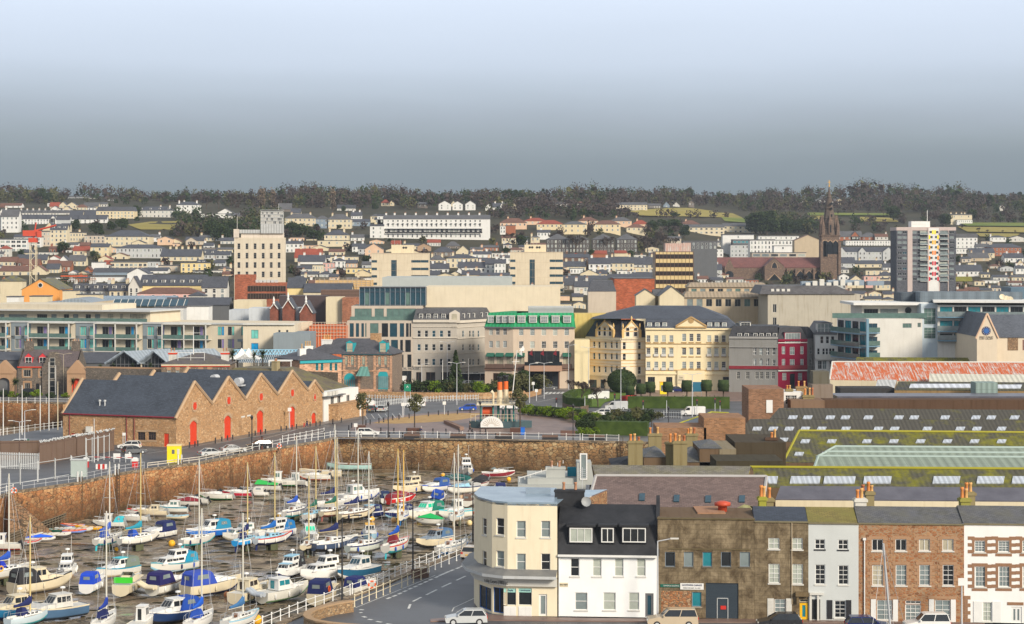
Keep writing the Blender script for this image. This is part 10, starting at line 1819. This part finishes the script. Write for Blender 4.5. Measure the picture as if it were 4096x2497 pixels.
def tmesh(kd,v):
 if(kd,v)in TT:return TT[kd,v]
 a,b=MB(),MB();m=EV
 if kd=='bare':limbs(a,Vc((0,0,0)),Vc((0,0,1)),2.6,.26,4,b);m=TW
 elif kd=='ever':a.tub((0,0,0),(0,0,5),.35,5);clumps(b,(0,0,5.6),(4.4,4.4,4.3),26,60,.42)
 elif kd=='pine':a.tub((0,0,0),(.4,0,7.5),.35,5,r2=.2);clumps(b,(0,0,7.8),(5,5,2.0),20,60,.4)
 elif kd=='poplar':a.tub((0,0,0),(0,0,8),.25,5);[lvs(b,(rt.uniform(-.8,.8),rt.uniform(-.8,.8),1.5+k*.5),(1.0,1.0,1.4),34,.34,.2,0,3)for k in rg2(15)];m=PO
 elif kd=='conifer':a.tub((0,0,0),(0,0,9),.2,5);[lvs(b,(0,0,1+k*.62),(2.7*(1-k/15),2.7*(1-k/15),.5),70,.34,.3)for k in rg2(15)]
 elif kd=='dome':a.tub((0,0,0),(0,0,3),.3,5);lvs(b,(0,0,5),(5.4,5.4,5),5000,.22,.93);b.la([(3.4,.9),(5.1,3),(5.1,6),(3.8,8.5),(.1,9.7)],(0,0,0),14,0);m=EV
 elif kd=='column':a.tub((0,0,0),(0,0,5),.22,6);b.la([(.2,4.3),(1.75,4.4),(1.85,7),(1.75,9.7),(.1,9.8)],(0,0,0),12,0);[lvs(b,(0,0,7.1),(1.95,1.95,2.8),700,.16,.95)]
 elif kd=='olive':a.tub((0,0,0),(0,0,5.5),.18,5);clumps(b,(0,0,7.3),(2.7,2.7,2.6),16,60,.26);m=OL
 elif kd=='palm':a.tub((0,0,0),(0,0,6),.4,6,r2=.3);m=LG if v else EV;[b.fc([Vc((0,0,6.5))-w,Vc((0,0,6.5))+w,Vc((0,0,6.5))+e])for e,w in((lambda e:(e,e.cross(Vc((.1,.2,1))).normalized()*.22))(Vc((rt.uniform(-1,1),rt.uniform(-1,1),rt.uniform(-.6,1))).normalized()*3.6)for _ in rg2(110))]
 else:a.tub((0,0,0),(0,0,3),.3,4);clumps(b,(0,0,4.6),(6.5,5,4.6),24,60,.5);m={'shrub':EV,'bright':LG,'dry':OL}[kd]
 me=[]
 for q,nm,mm in((a,'trunk',BK),(b,'crown',m)):o=q.mk(nm,mm);me.append(o.data);bpy.data.objects.remove(o)
 TT[kd,v]=me;return me
def te(kd,p,h,lb3,sx=1,nm=None):
 r=thg(nm or dict(bare='bare_tree',ever='evergreen_tree',pine='pine_tree',poplar='poplar_tree',conifer='conifer_tree',dome='clipped_tree',column='clipped_tree',olive='olive_tree',palm='palm_tree').get(kd,'shrub'),lb3,'shrub' if kd in('shrub','bright','dry')else 'tree',p,rt.uniform(0,6.28));r.scale=(h/10*sx,h/10*sx,h/10);t,c=tmesh(kd,rt.randrange(3)if kd in('bare','ever','shrub')else 0);kid(t,'trunk',r);kid(c,'crown',r);return r
KL=dict(bare='bare winter tree',ever='dark round evergreen tree',pine='flat-topped dark pine',poplar='tall upright pale poplar',conifer='dark pointed conifer')
def hill(kd,cr,x,yt,yb,sx=1,lb=None):
 use(cr);p=TP(x,yb);px,py=pxy(x,(yt+yb)/2);s=FP/p.y;h=(yb-yt)/cur[2]/s*(1.12 if kd=='bare' else 1.0);te(kd,(p.x,p.y,p.z-.4),h,(lb or KL[kd])+' '+near_lm(px,py),sx)
for k,cr,t in(('bare','A1','680 140 230;825 160 230;1010 145 240;575 178 240;1640 140 300;1750 150 300;1850 135 310;1960 140 310;2070 120 300;2140 125 300;2260 140 300;1470 460 520;900 205 240;1090 180 240;1250 190 240;1340 175 240;1500 180 240;1850 320 400;2230 330 400;660 800 860;1720 850 900;1560 840 900;940 930 975;1040 925 975;150 900 960;560 430 520'),('ever','A1','380 120 250;430 150 250;500 190 250;670 390 500;860 420 560;1000 405 500;1090 380 500;1230 265 390;1560 320 390;1690 385 510;1750 300 385;570 590 710;845 670 750;980 250 285;1900 400 560;1980 430 600;2080 400 560;2180 400 500;1420 180 230'),('conifer','A1','165 140 210;245 145 210;305 128 210;20 120 190;530 600 700'),('poplar','A1','2345 95 310;2445 105 300'),('bare','A2','30 140 300;280 125 300;640 150 290;850 160 260;440 175 260;1060 180 290;1220 175 260;1120 175 270;1640 130 220;1480 165 230;2200 135 210;370 770 880;460 800 900;1520 470 560;1640 500 565;1700 830 880;2420 480 640;2350 540 680;950 460 500;520 420 470;1390 260 320;1560 240 290'),('poplar','A2','110 95 310;205 105 300;740 95 320;2280 260 350'),('ever','A2','960 165 260;1120 240 320;370 410 560;470 430 580;570 480 600;1060 710 830;1720 180 250;2320 125 230;2420 130 230;840 270 330;800 440 490;1250 560 600;590 430 490;1950 150 230'),('bare','A3','400 140 220;490 130 220;640 125 220;980 135 220;1130 150 220;1420 140 220;1900 125 220;2000 130 220;2160 140 230;2390 130 230;680 460 700;500 460 640;80 460 640;1200 480 700;960 480 700;1320 500 690;1400 450 690;1480 460 700;1560 500 690;1930 660 740;1140 480 640;1480 310 380;1680 320 390;1350 140 220;1850 830 930;1940 850 930;2290 460 540;1290 340 400'),('pine','A3','760 130 230;820 315 410;1570 330 420;740 320 410;900 330 410;1450 390 560;1560 390 560'),('ever','A3','130 125 230;50 130 230;1290 130 220;1700 110 220;2390 310 540;1360 400 520;200 530 650;60 640 720;2050 560 690;820 660 720;960 860 905;2330 360 540;1650 440 560;1910 340 380'),('bare','A4','130 130 220;260 120 230;900 95 200;1000 95 200;1140 75 200;1240 100 200;1480 105 200;1750 105 200;1920 115 200;2060 115 210;2250 160 230;530 590 740;440 620 740;1060 280 370;1200 270 370;790 300 370;960 910 1010;2240 740 870;2150 750 840;240 260 350;480 260 340;640 270 350;2060 450 530;2140 470 530;2270 480 530;2380 480 530;1900 440 490;1390 110 200;1590 110 200'),('ever','A4','120 320 540;230 390 540;330 380 540;440 390 530;560 390 530;1290 270 420;1760 340 460;2150 170 300;2420 145 230;1100 380 450;960 370 440;2350 790 860;1880 720 790;50 330 540;2000 300 420')):
 for q in t.split(';'):hill(k,cr,*map(int,q.split()),1.25 if k=='ever' and q[-3:]>'400' else 1)
def wood():
 mb=MB()
 def run(x0,x1,y0,y1,n,h,mix):
  use('Z')
  for _ in rg2(n):
   x,y=rt.uniform(x0,x1),rt.uniform(y0,y1);p=TP(x,y);px=x;m=0 if rt.random()<mix else 1+(rt.random()<.4);H_=h*rt.uniform(.55,1.15)*((1+.25*sin(x/170)+.2*sin(x/61+1))*(1.5 if 3200<x<3850 else 1)if y<812 else 1);R=H_*.48
   if any(a-4<px<b+4 and c-2<y-H_*FP/p.y*.35<d+3 for a,b,c,d in OCC)or(2520<x<2960 and 832<y<872)or(3225<x<3620 and 858<y<896)or(3830<x<4200 and 893<y<955)or(512<x<722 and 890<y<935):continue
   lvs(mb,(p.x,p.y,p.z+H_*.5),(R,R,H_*.52),60,.8,.3,m,.5);lvs(mb,(p.x,p.y,p.z+H_*.45),(R*.6,R*.6,H_*.4),8,H_*.16,.2,m)
 run(-700,4800,792,812,1000,12,.6);run(1900,4800,812,850,750,13,.62);run(900,2000,808,835,280,12,.6);run(-700,900,800,822,90,8,.5);run(700,1120,870,960,150,10,.2);run(1950,2960,850,875,150,9,.7);run(3010,3280,880,940,110,11,.1);run(3250,4800,866,900,170,9,.7);run(3250,4800,900,960,130,8,.5);run(2200,2720,920,1010,100,9,.75);run(-500,2300,880,1190,420,6,.5);run(2300,4800,960,1180,380,6,.5)
 o=mb.mk('woodland',[TW,EV,OL],uv=False);o['kind']='stuff'
def infill():
 use('Z');rg=random.Random(4);k=0
 for y in rg2(968,1262,11):
  x=-60+rg.randrange(40)
  while x<4180:
   w=rg.randrange(34,74);h=rg.randrange(11,22)
   if not any(a-6<x+w/2<b+6 and c-4<y-h<d+8 for a,b,c,d in OCC)and not(1480<x<2000 and y<1000)and not(2180<x<2640 and y<1005)and not(900<x<1160 or 2680<x<2790 or 3560<x<3830 or(3000<x<3330 and y<1180)):
    kd_=rg.choice('ggghft');H(x,x+w,y-h,y,rg.choice((qw,qc,qo,qc,ql,'peach','beige','brick')),rg.choice((qs,qs,qt,'browntile')),kd_,rg.randrange(7,13)if kd_!='t' else 2,max(2,int(w/14)),name='town_house',**({'ch':(rg.choice((.1,.9)),)}if kd_ in 'gh' else{}));k+=1
   x+=w+rg.randrange(3,16)
   if k>270:return
infill();wood()
use(qu);te('dome',G(1046,905),5.9,'huge clipped dome tree like a mushroom before the cream banded block',1.14)
for x,y,yt in((1118,985,843),(1210,985,822),(1288,975,806),(1440,970,806),(1604,972,793),(1772,970,790),(1917,970,790),(2090,880,812),(2258,880,795)):p=G(x,y);te('column',p,(y-yt)/2.1455*p.y/FP,'square clipped tree on a thin trunk in the square',1.45)
for x,y,yt in((615,910,740),(700,1000,735),(680,930,760),(770,900,745),(840,1030,780),(900,900,745),(945,900,740),(720,920,770),(1010,880,700)):p=G(x,y);te('bare',p,(y-yt)/2.1455*p.y/FP*1.1,'small leafless street tree on the lawn island',.9)
use(qh);p=G(1765,895);te('conifer',p,10.2,'dark christmas tree on the central flower bed');te('olive',G(1412,1235,0),7.4,'clipped olive tree growing in the timber planter');te('olive',G(968,1205),7,'clipped olive tree beside the road island');use(qu);te('olive',G(172,1215),8,'olive tree beside the steamer stern')
for x,y,h in((745,860,6),(960,880,7),(1245,870,6.5),(2010,860,5)):use(qh);te('bare',G(x,y),h,'slim leafless tree outside the old station and offices')
for cr,x,yb,D,h,lb in((qf,130,930,480,5.6,'big cabbage palm before the custom house'),(qf,630,905,478,4.6,'cabbage palm in front of the red gateway'),(qf,975,740,486,3.3,'cabbage palm before the black glazed hall'),(qf,1140,740,486,3.3,'palm behind the yard wall by the glazed hall'),(qf,1290,735,486,3.2,'golden palm before the glazed hall'),(qf,860,745,486,3.2,'feathery palm above the dark yard wall'),(qf,1995,690,472,5.6,'palm beside the white tents'),(qf,2180,690,472,5,'palm right of the white tents'),(qf,2255,690,472,5.6,'tall palm by the white pergola'),(qu,1302,1200,395,4,'spiky palm in the shrubs near the yard wall')):use(cr);q=A(x,yb,D);te('palm',q,h*.85,lb,1)
def bed(cr,pts,h,kinds,lb,n,sx=1.0):
 use(cr)
 for i in rg2(n):t=i/max(1,n-1)*(len(pts)-1);k=min(int(t),len(pts)-2);f=t-k;x=pts[k][0]+(pts[k+1][0]-pts[k][0])*f;y=pts[k][1]+(pts[k+1][1]-pts[k][1])*f;kd_=kinds[i%len(kinds)];te(kd_,G(x,y+rt.uniform(-6,6)),h*rt.uniform(.75,1.2),dict(shrub=qd,bright='bright green',dry='olive brown')[kd_]+' '+lb,sx)
bed(qh,((1380,905),(1700,912),(2000,912),(2330,905)),3.4,('shrub','dry','shrub','bright','shrub','dry'),'shrub on the bed before the corner office',15,1.25);bed(qh,((2180,890),(2340,885)),5,('shrub','dry'),'tall shrub beside the steamer funnels',3);bed(qu,((60,905),(200,900),(340,890)),4.6,('dry','shrub'),'big shrub on the bed before the beige hotel',5,1.1)
bed(qu,((190,1090),(450,1110),(600,1120)),2.2,('bright','bright','shrub'),'shrub on the plaza bed right of the steamer',10,1.2);bed(qu,((560,1130),(700,1160),(820,1170)),2.4,('bright','dry'),'shrub on the plaza bed below the crossover car',5,1.2);bed(qu,((720,1225),(850,1210),(1000,1180),(1250,1170)),2.9,('shrub','shrub','dry'),'shrub in the thick planting beside the yard',10,1.3);bed(qu,((850,1150),(1100,1125),(1350,1130)),2.3,('dry','shrub'),'shrub along the road edge of the thick planting',7,1.4);bed(qu,((700,1265),(820,1268)),1.6,('bright',),'low shrub at the quay edge',3,1.3);bed(qf,((20,950),(250,945),(560,948)),1.8,('shrub','bright'),'shrub on the basin wall before the custom house',6,1.4)
def hedge(cr,pts,h,w,lb,m=EV):
 use(cr);P=[G(*q)for q in pts];r=thg('hedge',lb,'hedge',P[0]);o=P[0];mb=MB()
 for a,b in zip(P,P[1:]):
  a,b=a-o,b-o;d=(b-a).normalized();n=Vc((-d.y,d.x,0))*w;mb.mesh([a-n,b-n,b+n,a+n]+[q+Vc((0,0,h))for q in(a-n,b-n,b+n,a+n)],[(4,5,6,7),(0,1,5,4),(2,3,7,6),(1,2,6,5),(3,0,4,7)]);L=(b-a).length
  for _ in rg2(int(L*2)):lvs(mb,a+(b-a)*rt.random()+Vc((0,0,h*.6)),(.8,w*1.1,h*.5),22,.16,.5)
 mb.mk('foliage',leafm((.035,.06,.012),(.065,.10,.02),'clipped'),r)
hedge(qu,((1095,1035),(1970,1040)),2.6,.9,'long clipped hedge along the square');hedge(qu,((570,985),(600,1010),(760,1030)),1.8,.9,'curved clipped hedge on the lawn island');hedge(qu,((565,975),(640,935),(790,925)),1.7,.8,'rear clipped hedge of the lawn island');hedge(qu,((290,1080),(720,1112)),1.6,.9,'dark hedge below the passing cars');hedge(qu,((830,1262),(1270,1270)),2.6,1.4,'dense dark hedge beside the quay railing')
use(qu);sw('bed_wall',[G(535,1035),G(560,1050),G(690,1075),G(760,1060)],0,1.3,stone((.20,.14,.10),(.15,.10,.07),(.25,.18,.13),.4),None,.4,lb3='curved dark stone retaining wall of the lawn island');use(qh);sw('bed_wall',[G(940,945),G(1500,955),G(2000,958),G(2360,940)],0,1.5,WST,None,.4,lb3='long low stone wall in front of the central flower bed');use(qu);sw('bed_wall',[G(0,945),G(250,945),G(355,915)],0,1.3,WST,None,.4,lb3='low stone wall rounding the bed before the beige hotel')
def haze():
 mb=MB();mb.bx2(-1400,1400,-120,2700,-60,175);t=bpy.data.materials.new('haze_air');t.use_nodes=True;nt=t.node_tree;nt.nodes.clear()
 o=nt.nodes.new('ShaderNodeOutputMaterial');v=nt.nodes.new('ShaderNodeVolumePrincipled');sv(v,'Color',(.80,.88,1,1));sv(v,'Density',HAZE);sv(v,'Anisotropy',.2)
 nt.links.new(v.outputs[0],o.inputs[1]);h=mb.mk('haze',t);h['kind']='stuff'
HAZE=.00007
haze()
finish_labels()
